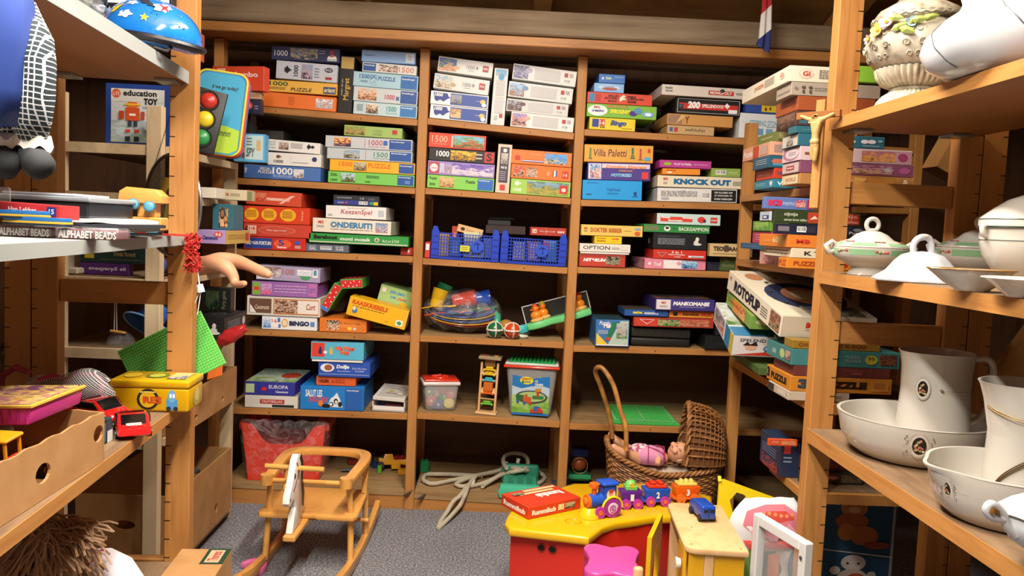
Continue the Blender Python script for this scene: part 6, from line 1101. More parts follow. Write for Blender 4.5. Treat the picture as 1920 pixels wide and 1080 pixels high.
# bag of play plates and beakers on shelf 4
c=onshelf(866,1,4,YB+.19)
t=thing('dinner_set_bag','see-through bag of colourful plastic plates, cutlery and beakers on the middle shelf','bag of toy dishes',c)
for i,(r,z,col)in enumerate(((.150,.012,'8c2a20'),(.158,.022,'d89018'),(.155,.032,'2450a8'),(.15,.042,'c8a020'),(.148,.05,'1c3c98'))):
    b=MB(); b.lathe([(0,0),(r*.7,0),(r,.014),(r*.985,.017),(r*.69,.003),(0,.003)],col+'/.2',40,sy=.8); b.build('plate',t,(0,.0,z+.042),(R_(17),R_(3-i),0),60)
for i,(x,y,a,col)in enumerate(((-.09,-.07,12,'d03c20'),(-.03,-.085,6,'2050a8'),(.02,-.07,20,'1f7848'),(.05,-.06,28,'d85020'),(.08,-.05,32,'1f7848'),(-.1,-.09,-3,'d8a818'))):
    b=MB(); b.tube([(-.07,0,0),(-.02,0,.006),(.03,0,.004),(.05,0,.001),(.075,0,.004)],[.005,.005,.004,.009,.011],col+'/.2',8,flat=.35); b.build('cutlery',t,(x,y,.078+.006*i),(R_(17),R_(-6),R_(a)))
def beaker(t,p,d,r,L_,col):
    q=Vector((0,0,1)).rotation_difference(Vector(d).normalized()); b=MB(); b.lathe([(0,0),(r*.72,0),(r*.78,L_*.05),(r*.85,L_*.45),(r*.92,L_*.48),(r,L_),(r*.95,L_),(r*.8,L_*.1),(0,L_*.08)],col+'/.18',24); b.build('beaker',t,smooth=50,M=Matrix.Translation(p)@ q.to_matrix().to_4x4())
beaker(t,(-.115,-.06,.10),(.25,.1,.9),.034,.085,'d8b020'); beaker(t,(-.095,-.03,.145),(.3,.1,.8),.034,.06,'1f7c50')
beaker(t,(-.045,-.03,.13),(1,.1,.2),.036,.10,'d84028'); beaker(t,(.05,-.025,.145),(1,.1,.12),.035,.065,'2a58c8')
b=MB(); b.ball((0,0,.085),(.172,.13,.098),'wrap',36,18)
for i,v in enumerate(b.v):b.v[i]=Vector((v.x,v.y*(1 if v.y<0 else .9),max(.002,v.z+.006*math.sin(v.x*60+v.y*40))))
b.build('plastic_bag',t,smooth=80)
b=MB(); b.tube([(.13,-.02,.10),(.15,-.03,.075),(.15,-.05,.045),(.14,-.06,.02)],[.008,.016,.018,.01],'38a880/.3',10); b.build('green_cup',t)
# rattle balls with white straps
for i,(px,col,lab)in enumerate(((927,'1f6840','dark green ball in a white plastic cage'),(960,'c84420','orange-red ball in a white plastic cage'))):
    c=onshelf(px,1,4,YB+.02); r=.0315; t=thing('toy_ball',lab+' on the middle shelf','ball',c+Vector((0,0,r+.003)),(0,0,R_(10)))
    b=MB(); b.ball((0,0,0),r,col+'/.2',28,18); b.build('ball',t,smooth=80)
    for rx,rz in ((0,0),(90,0),(90,90)):
        b=MB(); b.tube([(r*1.01*math.cos(2*PI*k/36),r*1.01*math.sin(2*PI*k/36),0)for k in range(36)],.0042 if rx== 0 else .003,'dcd8cc/.3',6,True); b.build('strap',t,(0,0,0),(R_(rx),0,R_(rz)))
c=onshelf(948,1,4,YB+.10)
b=MB(); b.ball((0,0,.036),.034,'a87838/.3',20,14); b.tube([(.035*math.cos(2*PI*k/30),.035*math.sin(2*PI*k/30),.036)for k in range(30)],.004,'d8d0b8',6,True); tag(b.build('toy_ball',loc=c),'tan caged ball behind the green and orange ones','ball')
b=MB(); b.tube([(.028*math.cos(2*PI*k/30),.02*math.sin(2*PI*k/30),.006)for k in range(30)],.005,'d0ccc0/.3',6,True); tag(b.build('plastic_ring',loc=onshelf(976,1,4,YB+.07)),'white plastic ring lying beside the orange caged ball','ring')
# duck race toy leaning across
pa=onshelf(985,1,4,YB-.03);
t=thing('duck_ride_toy','green toy island with orange ducks leaning up against the post','toy',(pa.x+.02,YB+.125,pa.z+.026),(0,R_(-17),R_(-4)))
b=MB(); P_=[(.0,-.03),(.03,-.045),(.07,-.04),(.10,-.02),(.14,-.035),(.18,-.05),(.235,-.045),(.275,-.02),(.28,.03),(.25,.07),(.17,.07),(.1,.05),(.04,.06),(.0,.03)]
b.prism(P_,0,.028,'70d084/.35','z',.007,3); b.build('green_base',t)
b=MB(); b.prism([(-.03+.036*math.cos(2*PI*k/22),.0+.034*math.sin(2*PI*k/22))for k in range(22)],-.004,.02,'2fb0b8/.3','z',.004); b.tube([(-.03+.03*math.cos(2*PI*k/22),.03*math.sin(2*PI*k/22),.022)for k in range(22)],.004,'58c8c8/.3',6,True); b.build('blue_pool',t)
b=MB(); b.box(-.01,.05,.02,.28,.056,.10,'e8e4d8/.5'); b.box(-.006,.049,.024,.276,.0495,.096,'151210'); b.build('backboard',t,smooth=0)
for x,y,hat in ((.045,-.005,'d85020'),(.075,.03,'c8b020'),(.2,-.01,'d85020'),(.235,.03,'c82820')):
    b=MB(); b.ball((x,y,.034),(.03,.022,.012),'e0a860/.5',16,10); b.build('sand_mound',t)
    d=thing('tmp','x','x'); del d['label']; del d['category']; bpy.data.objects.remove(d)
    b=MB(); b.ball((x,y,.054),(.024,.019,.02),'f08a20/.25',16,12); b.ball((x+.004,y,.083),.0155,'e87c18/.25',16,12); b.ball((x-.012,y-.006,.081),(.009,.006,.004),'d86018/.3',10,6); b.tube([(x+.004,y,.067),(x+.004,y,.074)],.009,'e87c18/.25',10)
    b.ball((x-.004,y-.0125,.087),.0025,'101010',6,4); o=b.build('duck',t)
    b=MB(); b.lathe([(.014,0),(.009,.003),(.008,.011),(0,.012)],hat+'/.3',16); b.build('hat',o,(x+.004,y,.093))
# tub of gears
c=onshelf(823,1,5,YB+.10); t=thing('gear_tub','clear plastic tub of coloured gear wheels with a red lid','tub of toys',c,(0,0,R_(12)))
b=MB(); b.frustum((-.062,-.05,.062,.05),(-.074,-.06,.074,.06),0,.115,'tub',.012); b.build('tub',t,smooth=50)
b=MB(); b.box(-.079,-.065,.108,.079,.065,.124,'d8d0cc/.2',.006,3); b.build('lid_rim',t)
b=MB(); b.box(-.073,-.059,.1245,.073,.059,.134,'d83820/.2',.005,3)
for a in range(6):b.box(-.034,-.004,.134,.034,.004,.140,'d83820/.2',.002)if a== 0 else b.tube([(.034*math.cos(a),.034*math.sin(a),.137),(0,0,.139)],.004,'d83820/.2',6)
b.tube([(.036*math.cos(2*PI*k/24),.036*math.sin(2*PI*k/24),.136)for k in range(24)],.004,'d83820/.2',6,True); b.build('red_lid',t)
rnd=random.Random(2)
for i,(x,z,col)in enumerate(((-.01,.024,'3858a8'),(.038,.028,'d8c838'),(.02,.055,'2f9858'),(-.04,.04,'c85858'),(.045,.07,'d06878'),(-.02,.075,'d0a8a0'),(-.05,.08,'687850'),(.01,.09,'c84838'))):
    b=MB(); r=.024; P_=[((r if k% 2 else r*.82)*math.cos(2*PI*k/36),(r if k% 2 else r*.82)*math.sin(2*PI*k/36))for k in range(36)]
    b.prism(P_,-.004,.004,col+'/.3','y'); b.cyl((0,-.006,0),(0,.004,0),.006,None,'e0d8c8/.4',12); b.build('gear_wheel',t,(x,-.034+.01*(i% 3),z),(R_(rnd.uniform(-15,15)),0,R_(rnd.uniform(-15,15))),30)
# wooden click-clack ramp with cars
c=onshelf(912,1,5,YB+.06); t=thing('ramp_tower','wooden zigzag ramp tower with yellow, orange and green cars','toy',c,(0,R_(2),R_(-8)))
b=MB(); b.box(-.045,-.03,0,.045,.03,.009,'birch',.002); b.build('base',t)
for s_ in (-1,1):
    b=MB(); b.box(s_*.034-.0045,-.012,.009,s_*.034+.0045,.012,.218,'birch',.002); b.build('upright',t)
b=MB(); b.box(-.047,-.03,.232,.047,.03,.246,'9a8468/.6',.002)
for k,cc in enumerate(('c83838','303030','d8b838')):b.cyl((-.02+.022*k,0,.246),(-.02+.022*k,0,.249),.009,None,cc,14)
b.build('top_platform',t)
b=MB(); b.box(-.022,-.004,.20,.022,.006,.232,'8a6438'); b.build('top_support',t)
for k,z in enumerate((.055,.095,.135,.175)):
    b=MB(); s_=1 if k% 2 else -1; b.prism([(-.012,z-.008*s_),(.02,z+.008*s_),(.02,z+.008*s_+.004),(-.012,z-.008*s_+.004)],-.0295,.0295,'birch','x'); b.build('ramp',t,smooth=0)
for z,cc in ((.185,'d8b820'),(.165,'d8b820'),(.14,'40b0c0'),(.085,'d86018'),(.04,'68b838')):
    tt=MB(); tt.box(-.02,-.018,z,.02,.004,z+.007,cc+'/.3',.002); tt.box(-.016,-.014,z+.007,.016,.0,z+.015,cc+'/.3',.003)
    o=tt.build('ramp_car',t)
    for x in (-.022,.022):tt=MB(); tt.cyl((x-.003,-.012,z+.001),(x+.003,-.012,z+.001),.005,None,cc,12); tt.build('wheel',o)
b=MB(); b.box(-.02,-.016,.098,.02,-.01,.135,'c86820/.3',.003); b.build('orange_panel',t)
# building brick bucket
c=onshelf(995,1,5,YB+.12); t=thing('brick_bucket','clear bucket of building bricks with train label, red rim and green studded lid','bucket of bricks',c,(0,0,R_(-6)))
b=MB(); b.frustum((-.085,-.065,.085,.065),(-.108,-.085,.108,.085),0,.215,'tub',.018); b.build('bucket',t,smooth=50)
lab=[('g',[(0,0),(1,0),(1,.86),(.75,.95),(.5,.86),(.25,.95),(0,.86)][::1],'b8d0e0'),('r',0,0,1,.35,'78b040'),('p',0,.1,1,.5,'68a038,88b850,a8c880',4,3),('r',0,0,1,.06,'2870b8'),('g',[(0,.72),(.25,.66),(.5,.72),(.75,.76),(1,.7),(1,.98),(.5,.9),(0,.98)],'1f78c0'),
 ('e',.2,.76,.56,.95,'e8d838'),('t','UNICO',.25,.86,.5,.92,'a83820',0,.04),('t','plus',.33,.79,.48,.85,'2870b0',0,.04),('r',.25,.78,.31,.85,'38803a'),('t','+6',.6,.82,.68,.88,W_),('t','TRAIN',.6,.74,.82,.8,W_,0,.04),
 ('e',.1,.3,.95,.62,'404448'),('e',.16,.34,.9,.59,'a8c880'),('r',.12,.36,.32,.5,'2c6838'),('r',.3,.32,.52,.46,'c85828'),('r',.34,.46,.42,.52,'c85828'),('e',.12,.3,.2,.38,'3060a8'),('e',.3,.27,.38,.35,'3060a8'),('e',.46,.27,.54,.35,'c83828'),
 ('r',.55,.42,.85,.5,'2f8048'),('r',.66,.48,.73,.62,'c03828'),('r',.62,.6,.78,.68,'c88838'),('r',.5,.08,.85,.16,'b84038'),('r',.6,.12,.75,.24,'3860a8'),('r',.7,.1,.8,.2,'c83828')]
b=MB(); f=Face(b,(-.078,-.070,.006),(.156,0,0),(.0,-.0155,.175)); f.draw(lab); b.build('printed_label',t,smooth=0)
b=MB(); b.box(-.118,-.094,.206,.118,.094,.218,'d04028/.2',.006,3); b.build('red_rim',t)
b=MB(); b.box(-.112,-.088,.2185,.112,.088,.228,'c8ccc8/.2',.004,2); b.build('lid',t)
b=MB(); b.box(-.098,-.075,.2285,.098,.075,.234,'1f9048/.3')
for i in range(12):
    for j in range(9):x,y=-.09+i*.0163,-.067+j*.0167; b.cyl((x,y,.234),(x,y,.2385),.0048,None,'2aa858/.3',8)
b.build('studded_plate',t)
# fifth shelf left: white box with parts
c=onshelf(728,0,5,YB+.02); t=thing('game_box','white badminton game box with loosened lid on the fifth shelf','board game',c,(0,0,R_(-5)))
b=MB(); b.box(-.068,0,0,.068,.2,.006,'e4e2de'); b.box(-.068,0,0,.068,.004,.022,'e4e2de'); b.box(-.068,0,0,-.064,.2,.04,'e4e2de'); b.box(.064,0,0,.068,.2,.04,'e4e2de'); b.build('tray',t,smooth=0)
b=MB(); b.box(-.05,.006,.007,.04,.05,.018,'2438a0/.3',.003); b.box(-.02,.02,.018,.05,.05,.026,'702820/.4',.003); b.build('contents',t)
b=MB(); b.box(-.067,.0,.0,.067,.21,.014,'d8d6d0',.001); Face(b,(-.067,0,.014),(.134,0,0),(0,.21,0)).draw([('r',.12,.1,.95,.92,'c4c4bc'),('e',.62,.55,.88,.75,'a05048'),('e',.64,.57,.86,.73,'d0d0c8'),('r',.3,.64,.62,.66,'a05048'),('e',.62,.2,.88,.42,'a05048'),('e',.64,.22,.86,.4,'d0d0c8'),('r',.3,.3,.62,.32,'a05048'),('e',.35,.42,.5,.52,'c8b848')]); b.build('lid',t,(0,.0,.044),(R_(4),R_(2),0),0)
# ---- bottom shelf: red tub in wrapping
c=onshelf(541,0,6,YB+.16); t=thing('storage_tub','large red plastic storage tub wrapped in clear film on the bottom shelf','storage tub',c,(0,0,R_(3)))
b=MB(); n=20; Wt,Wb,Hh,D=.172,.145,.245,.13
rim=lambda u:Hh-.085*math.exp(-(u/.11)**6)
for y,s_ in ((-D,1),(D,-1)):
    V=[]
    for i in range(n+1):
        u=-1+2*i/n; V+=[(u*Wb,y*.85,0),(u*Wt,y,rim(u*Wt))]
    V2=[(v[0]*.98,v[1]*.96,v[2])for v in V]
    b.add(V+V2,[(2*i,2*i+2,2*i+3,2*i+1)for i in range(n)]+[(2*n+2+2*i+1,2*n+2+2*i+3,2*n+2+2*i+2,2*n+2+2*i)for i in range(n)]+[(2*i+1,2*i+3,2*n+2+2*i+3,2*n+2+2*i+1)for i in range(n)],'e03a22/.3')
for s_ in (-1,1):b.add([(s_*Wb,-D*.85,0),(s_*Wb,D*.85,0),(s_*Wt,D,Hh),(s_*Wt,-D,Hh),(s_*Wb*.98,-D*.83,0),(s_*Wb*.98,D*.83,0),(s_*Wt*.98,D*.98,Hh),(s_*Wt*.98,-D*.98,Hh)],[(0,1,2,3),(7,6,5,4),(3,2,6,7)],'e03a22/.3')
b.add([(-Wb,-D*.85,.003),(Wb,-D*.85,.003),(Wb,D*.85,.003),(-Wb,D*.85,.003)],[(0,1,2,3)],'e03a22/.3'); b.build('tub_body',t,smooth=30)
for s_ in (-1,1):b=MB(); b.box(s_*Wt-.018,-.1,Hh-.035,s_*Wt+.012,.1,Hh+.005,'e0452e/.3',.008,3); b.build('handle',t)
b=MB(); b.lathe([(.0,0),(.9,.0),(1.0,.15),(1.12,.7),(1.16,1.0),(1.1,1.12),(.75,1.06),(.2,1.0)],'wrapred',44,wob=lambda a,i,r,z:(1/max(abs(math.cos(a)),abs(math.sin(a)))**.8)*(1+.03*math.sin(9*a+i*2)))
for i,v in enumerate(b.v):b.v[i]=Vector((v.x*.165,v.y*.135,max(.001,v.z*.236+.006*math.sin(v.x*9+i))))
b.build('clear_film',t,smooth=80)
# yellow toy chassis and loose bricks
c=onshelf(738,0,6,YB+.26); t=thing('toy_vehicle_frame','yellow plastic toy vehicle frame standing on edge on the bottom shelf','toy part',c,(R_(78),0,R_(15))); t.scale=(1.35,1.35,1.35)
b=MB(); b.prism([(-.05,0),(-.04,.0),(-.035,.02),(-.01,.02),(-.008,.005),(.02,.005),(.022,.02),(.045,.015),(.05,.0),(.06,.0),(.06,.05),(.05,.05),(.045,.035),(.0,.035),(-.005,.055),(-.03,.055),(-.035,.04),(-.05,.045)],0,.012,'d89c18/.35','z',.002); b.build('chassis',t)
b=MB(); b.cyl((-.045,.02,.012),(-.045,.02,.02),.012,None,'28221c',14); b.cyl((.05,.025,.012),(.05,.025,.02),.012,None,'28221c',14); b.build('wheel',t)
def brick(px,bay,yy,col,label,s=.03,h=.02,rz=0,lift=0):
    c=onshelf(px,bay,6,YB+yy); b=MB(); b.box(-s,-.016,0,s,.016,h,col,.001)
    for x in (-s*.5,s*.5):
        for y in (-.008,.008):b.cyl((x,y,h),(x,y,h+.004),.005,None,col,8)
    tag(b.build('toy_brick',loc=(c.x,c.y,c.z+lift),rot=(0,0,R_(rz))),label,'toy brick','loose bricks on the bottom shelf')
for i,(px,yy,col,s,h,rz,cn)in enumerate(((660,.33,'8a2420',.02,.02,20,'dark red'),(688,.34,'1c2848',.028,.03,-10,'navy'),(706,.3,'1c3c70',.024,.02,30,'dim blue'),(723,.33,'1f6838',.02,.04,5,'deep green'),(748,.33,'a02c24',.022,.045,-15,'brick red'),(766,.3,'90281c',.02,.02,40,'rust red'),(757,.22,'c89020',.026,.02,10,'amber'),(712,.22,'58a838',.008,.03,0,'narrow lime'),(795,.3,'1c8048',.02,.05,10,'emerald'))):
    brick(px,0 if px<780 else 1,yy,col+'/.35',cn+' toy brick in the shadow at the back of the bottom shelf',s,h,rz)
c=onshelf(660,0,6,YB+.2); b=MB(); b.tube([(-.05,0,.008),(-.02,.01,.01),(.02,-.01,.008),(.06,.01,.012)],[.006,.012,.01,.005],'5a6470/.3',8,flat=.5); tag(b.build('plastic_wrapper',loc=c),'crumpled grey-blue plastic lying behind the rocking seat','wrapper')
for i,(a,l)in enumerate((((1003,925),1),((1033,948),2))):pass
for i,(px,py)in enumerate(((765,925),(790,932))):
    p=at(px,py,YB-.005); b=MB(); n=10; b.tube([(p.x-.018+.004*k,YB-.012-.01*math.sin(k*.5),p.z-.006+.0022*k)for k in range(n)],[.002,.006,.009,.01,.011,.010,.009,.007,.005,.002],'5c5650/.35/.3',8,flat=.5)
    tag(b.build('dark_feather' if 0 else 'foil_scrap'),('dark crumpled foil scrap stuck at the foot of the left inner post','larger dark foil scrap on the bottom ledge right of the same post')[i],'scrap')
# swing seat and rope
c=onshelf(974,1,6,YB+.1)+Vector((0,0,.005)); t=thing('swing_seat','green plastic swing seat lying on the bottom shelf','swing seat',c,(R_(0),0,R_(-2)))
b=MB(); P_=[(-.09,.03),(-.085,.0),(-.07,.0),(-.06,.018)]+[(-.05+.1*k/8,.022-.004*(k% 2))for k in range(9)]+[(.06,.018),(.07,.0),(.085,.0),(.09,.03),(.08,.052),(-.08,.052)]
b.prism(P_,-.11,-.07,'4cc49c/.35','y',.004); b.build('front_lip',t)
b=MB(); b.prism([(-.075,.03),(.075,.03),(.07,.045),(-.07,.045)],-.07,.08,'349878/.4','y',.003)
for x in (-.04,0,.04):b.box(x-.012,-.065,.046,x+.012,.07,.049,'2c8468/.4')
b.build('seat_panel',t,smooth=30)
b=MB(); b.box(-.082,.09,.0,.082,.12,.085,'2c8868/.4',.012,3); b.build('seat_back',t)
rope_m=None
def ropem():
    m,N,L,B=nm('rope'); tc=N.new('ShaderNodeTexCoord'); wv=N.new('ShaderNodeTexWave'); wv.inputs['Scale'].default_value=80; wv.inputs['Distortion'].default_value=1.5; wv.bands_direction='DIAGONAL'; L.new(tc.outputs['Object'],wv.inputs['Vector'])
    r=ramp(N,[(.2,lin('a0967e')),(.7,lin('f0e8d0'))]); L.new(wv.outputs[0],r.inputs[0]); L.new(r.outputs[0],B.inputs['Base Color']); bump(N,L,B,wv.outputs[0],.8,.003); B.inputs['Roughness'].default_value=.9; return m
NAMED['rope']=ropem()
zs=0.
def curve3(K,n=8):
    # smooth path through key points
    out=[]; K=[Vector(k)for k in K]
    for i in range(len(K)-1):
        p0,p1,p2,p3=K[max(i-1,0)],K[i],K[i+1],K[min(i+2,len(K)-1)]
        for j in range(n):
            t_=j/n; out.append(.5*((2*p1)+(p2-p0)*t_+(2*p0-5*p1+4*p2-p3)*t_**2+(3*p1-p0-3*p2+p3)*t_**3))
    return out+[K[-1]]
def onz(px,py,z):
    if py>938:return atZ(px,py,z)
    p=atZ(px,py,.09)
    for _ in range(4):p=atZ(px,py,shz(1,6,p.x)+.0125+z)
    return p
t=thing('rope','coiled white swing rope on the bottom shelf, one loop hanging down to the carpet','rope',(0,0,0))
K1=[onz(*q)for q in ((905,893,zs),(860,890,zs),(825,889,zs+.006),(800,890,zs),(794,900,zs),(812,907,zs),(850,900,zs),(885,893,zs+.01),(915,887,zs+.012),(940,880,zs+.03),(950,868,zs+.07))]
b=MB(); b.tube(curve3(K1),.0092,'rope',8); b.build('rope_strand',t)
fl=.007
K2=[onz(890,893,zs+.012),onz(880,908,zs+.006),onz(876,917,.008),atY(872,928,YB-.016),atY(862,948,YB-.03),onz(845,968,.02),onz(828,985,fl),onz(822,990,fl),onz(826,978,fl),onz(838,960,.018),atY(850,940,YB-.035),atY(862,930,YB-.016),onz(872,917,.008),onz(884,903,zs+.006),onz(893,892,zs+.015)]
b=MB(); b.tube(curve3(K2),.0088,'rope',8); b.build('rope_strand',t)
K3=[onz(890,893,zs+.012),onz(870,900,zs+.004),onz(855,908,zs),(onz(870,912,zs)),onz(900,908,zs),onz(930,895,zs+.012),onz(945,885,zs+.02),onz(960,878,zs+.06),onz(985,882,zs+.06),onz(1010,885,zs+.02),onz(1021,896,zs),onz(1012,905,zs),onz(1000,905,zs+.002)]
b=MB(); b.tube(curve3(K3),.009,'rope',8); b.build('rope_strand',t)
K4=[onz(950,878,zs+.07),onz(944,868,zs+.075),onz(946,856,zs+.08),onz(962,850,zs+.08),onz(982,853,zs+.08),onz(990,866,zs+.075),onz(984,880,zs+.065),onz(965,884,zs+.06),onz(940,890,zs+.03),onz(915,905,zs+.006),onz(905,912,zs+.002)]
b=MB(); b.tube(curve3(K4),.009,'rope',8); b.build('rope_strand',t)
b=MB(); p=onz(972,862,zs+.085); b.cyl(p,p+Vector((-.004,-.02,-.012)),.009,.0075,'e0dccc/.4',14); b.cyl(onz(886,910,zs)+Vector((-.0,0,.0)),onz(888,900,zs)+Vector((0,0,.006)),.009,.009,'e0dccc/.4',14); b.build('rope_end_cap',t)
# green plate and truck in the right bay
p0=onshelf(1150,2,5,YB+.01)
t=thing('building_plate','large green studded building plate lying flat behind the wicker basket','building plate',(onshelf(1212,2,5,YB+.01).x,YB+.015,p0.z),(0,0,R_(-1)))
b=MB(); b.box(-.14,0,0,.14,.36,.005,'3fa84c/.35'); b.build('plate',t,smooth=0)
b=MB()
for i in range(30):
    for j in range(36):x,y=-.135+i*.0093,.006+j*.0098; b.add([(x-.0025,y-.0025,.0052),(x+.0025,y-.0025,.0052),(x+.0025,y+.0025,.0052),(x-.0025,y+.0025,.0052),(x-.0022,y-.0022,.0085),(x+.0022,y-.0022,.0085),(x+.0022,y+.0022,.0085),(x-.0022,y+.0022,.0085)],[(0,1,5,4),(1,2,6,5),(2,3,7,6),(3,0,4,7),(4,5,6,7)],'58c464/.3')
stuff(b.build('studs',t,smooth=0))
b=MB(); f=Face(b,(-.14,0,.0085),(.28,0,0),(0,.36,0)); f.draw([('r',.05,.1,.95,.115,'c8e8c8'),('r',.05,.88,.95,.895,'c8e8c8'),('r',.05,.1,.06,.89,'c8e8c8'),('r',.94,.1,.95,.89,'c8e8c8'),('r',.495,.1,.505,.89,'c8e8c8')]); b.build('white_lines',t,smooth=0)
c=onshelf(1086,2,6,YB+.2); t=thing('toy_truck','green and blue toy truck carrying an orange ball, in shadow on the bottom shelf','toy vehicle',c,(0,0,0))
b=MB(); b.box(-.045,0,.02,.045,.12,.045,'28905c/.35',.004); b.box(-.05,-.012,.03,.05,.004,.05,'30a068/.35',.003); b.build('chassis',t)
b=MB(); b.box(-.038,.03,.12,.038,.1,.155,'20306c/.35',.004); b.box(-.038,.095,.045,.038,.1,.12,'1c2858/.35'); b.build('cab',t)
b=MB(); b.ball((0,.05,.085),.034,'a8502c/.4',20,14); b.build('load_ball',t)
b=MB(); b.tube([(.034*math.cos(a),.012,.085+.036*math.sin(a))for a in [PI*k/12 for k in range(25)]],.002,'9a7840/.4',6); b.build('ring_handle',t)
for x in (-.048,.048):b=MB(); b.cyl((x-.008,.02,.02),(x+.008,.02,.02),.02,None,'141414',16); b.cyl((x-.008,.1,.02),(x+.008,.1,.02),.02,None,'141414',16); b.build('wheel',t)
# black case and dark boxes on shelf 4, right bay
c=onshelf(1238,2,4,YB+.03); t=thing('carry_case','black ribbed plastic case under the red car puzzle','case',c); h4=.078
b=MB(); b.box(-.125,0,0,.125,.24,.034,'15140f/.55',.008,3); b.build('case_base',t)
b=MB(); b.box(-.125,0,.036,.125,.24,h4,'1a1915/.55',.008,3)
for i in range(24):x=-.115+i*.01; b.box(x,-.0012,.04,x+.004,.001,.07,'24221c/.6')
b.build('case_lid',t)
stack(2,4,[(1322,1372,26,'15181a',[('l',.3,.3,.8,.5,1,'2c3030')],'lower dark box in the corner beside the black case',{'y':-.02,'d':.28}),(1342,1376,24,'1a2024',(),'upper dark box in the corner beside the black case',{'d':.25})])
# ---- wicker doll basket with hood
def wick():
    m,N,L,B=nm('wicker'); uv=N.new('ShaderNodeUVMap'); uv.uv_map='UVMap'
    br=N.new('ShaderNodeTexBrick'); br.inputs['Scale'].default_value=1; br.offset=.5; br.inputs['Mortar Size'].default_value=.012; br.inputs['Brick Width'].default_value=.05; br.inputs['Row Height'].default_value=.035
    br.inputs['Color1'].default_value=lin('b07a44'); br.inputs['Color2'].default_value=lin('8a5a2c'); br.inputs['Mortar'].default_value=lin('2a160a'); br.inputs['Mortar Smooth'].default_value=.6; L.new(uv.outputs[0],br.inputs['Vector'])
    L.new(br.outputs['Color'],B.inputs['Base Color']); B.inputs['Roughness'].default_value=.5
    inv=N.new('ShaderNodeMath'); inv.operation='SUBTRACT'; inv.inputs[0].default_value=1; L.new(br.outputs['Fac'],inv.inputs[1]); bump(N,L,B,inv.outputs[0],1,.004); return m
NAMED['wicker']=wick()
NAMED['cane']=noisy('8a5c2c','c8924a',20,.35,.1)
bc=Vector((xAt(1240,.2,3.15),3.15,.078))
BK=thing('doll_basket','wicker doll cradle basket with woven hood and tall cane handle, a doll lying inside','basket',bc,(0,0,R_(-8)))
A,Bb,Hb=.232,.13,.235
def weave(fn,nu,nv,r,mat,name,par,close=True):
    # horizontal strands going over and under the stakes
    b=MB(); n=nu*2
    for k in range(nv):
        P_=[]
        for i in range(n if close else n+1):
            u=i/n; p,nrm=fn(u,k/(nv-1)); s_=1 if (i+k)% 2 else -1
            P_.append(p+nrm*(.0028*s_))
        b.tube(P_,r,mat if k% 3 else 'wickd',5,close,.8)
    return b.build(name,par,smooth=80)
def side(u,v):
    a=2*PI*u; k=.84+.16*v**.7; z=Hb*v*(1+.0*math.cos(a))
    z=v*(Hb+.0*math.cos(a)+.05*max(0,-math.cos(a))**2-.045*(1-abs(math.cos(a))**1.5))
    sq=1/(abs(math.cos(a))**3+abs(math.sin(a))**3)**(1/3)
    return Vector((A*k*math.cos(a)*sq*.97,Bb*k*math.sin(a)*sq*.97,z)),Vector((math.cos(a),math.sin(a),0))
o=weave(side,36,24,.0058,'wickb','woven_side',BK)
b=MB()
for i in range(40):b.tube([side(i/40,v)[0]for v in (0,.3,.6,1)],.003,'7a4c22/.5',5)
b.build('stakes',BK)
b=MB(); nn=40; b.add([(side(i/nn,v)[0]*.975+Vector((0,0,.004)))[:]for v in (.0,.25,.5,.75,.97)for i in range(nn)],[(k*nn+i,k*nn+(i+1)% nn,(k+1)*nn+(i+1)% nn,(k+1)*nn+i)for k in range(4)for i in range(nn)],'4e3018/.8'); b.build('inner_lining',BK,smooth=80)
b=MB(); b.prism([tuple(side(i/32,0)[0])[:2]for i in range(32)],.001,.008,'7a5028/.7','z'); b.build('basket_floor',BK)
for q in range(3):
    b=MB(); P_=[]
    for i in range(240):
        p,nrm=side(i/240,1); ph=2*PI*(i/240*26)+q*2*PI/3; P_.append(p+nrm*.007*math.cos(ph)+Vector((0,0,.007*math.sin(ph))))
    b.tube(P_,.0062,'wickb',6,True); b.build('braided_rim',BK,smooth=80)
# hood: arches over the right (head) end
def hood(u,v):
    # u across from front rim to back rim, v from opening to rear wall
    th=PI*u; x0=.075+.015*math.sin(th); xr=A*1.0; x=x0+(xr-x0)*math.sin(v*PI/2)
    k=math.cos(v*PI/2)**.55 if v<1 else 0.0
    k=max(k,.0); base=Vector((x,0,Hb+.02))
    return Vector((x,-math.cos(th)*Bb*(.30+.70*k)*1.0,Hb+.0+math.sin(th)**.8*.215*(.3+.7*k)+(.0))),Vector((.4,-math.cos(th),math.sin(th)))
weave(lambda u,v:hood(v,u*.93),8,28,.0056,'wickb','woven_hood',BK,False)
b=MB()
for i in range(11):
    b.tube([hood(u/16,i/10*.93)[0]for u in range(17)],.0032,'7a4c22/.5',5)
b.build('hood_stakes',BK)
for q in range(2):
    b=MB(); P_=[]
    for i in range(100):
        p,nrm=hood(i/99,0); ph=2*PI*(i/99*9)+q*PI; P_.append(p+nrm.normalized()*.006*math.cos(ph)+Vector((.006*math.sin(ph),0,0)))
    b.tube(P_,.006,'wickb',6); b.build('braided_hood_edge',BK,smooth=80)
# back panel of the hood: simple woven shell under the strands so it closes
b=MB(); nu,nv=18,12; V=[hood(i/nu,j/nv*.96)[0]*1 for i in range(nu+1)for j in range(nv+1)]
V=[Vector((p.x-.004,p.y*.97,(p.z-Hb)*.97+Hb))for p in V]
b.add(V,[(i*(nv+1)+j,(i+1)*(nv+1)+j,(i+1)*(nv+1)+j+1,i*(nv+1)+j+1)for i in range(nu)for j in range(nv)],'6a4220/.7'); b.build('hood_lining',BK,smooth=80)
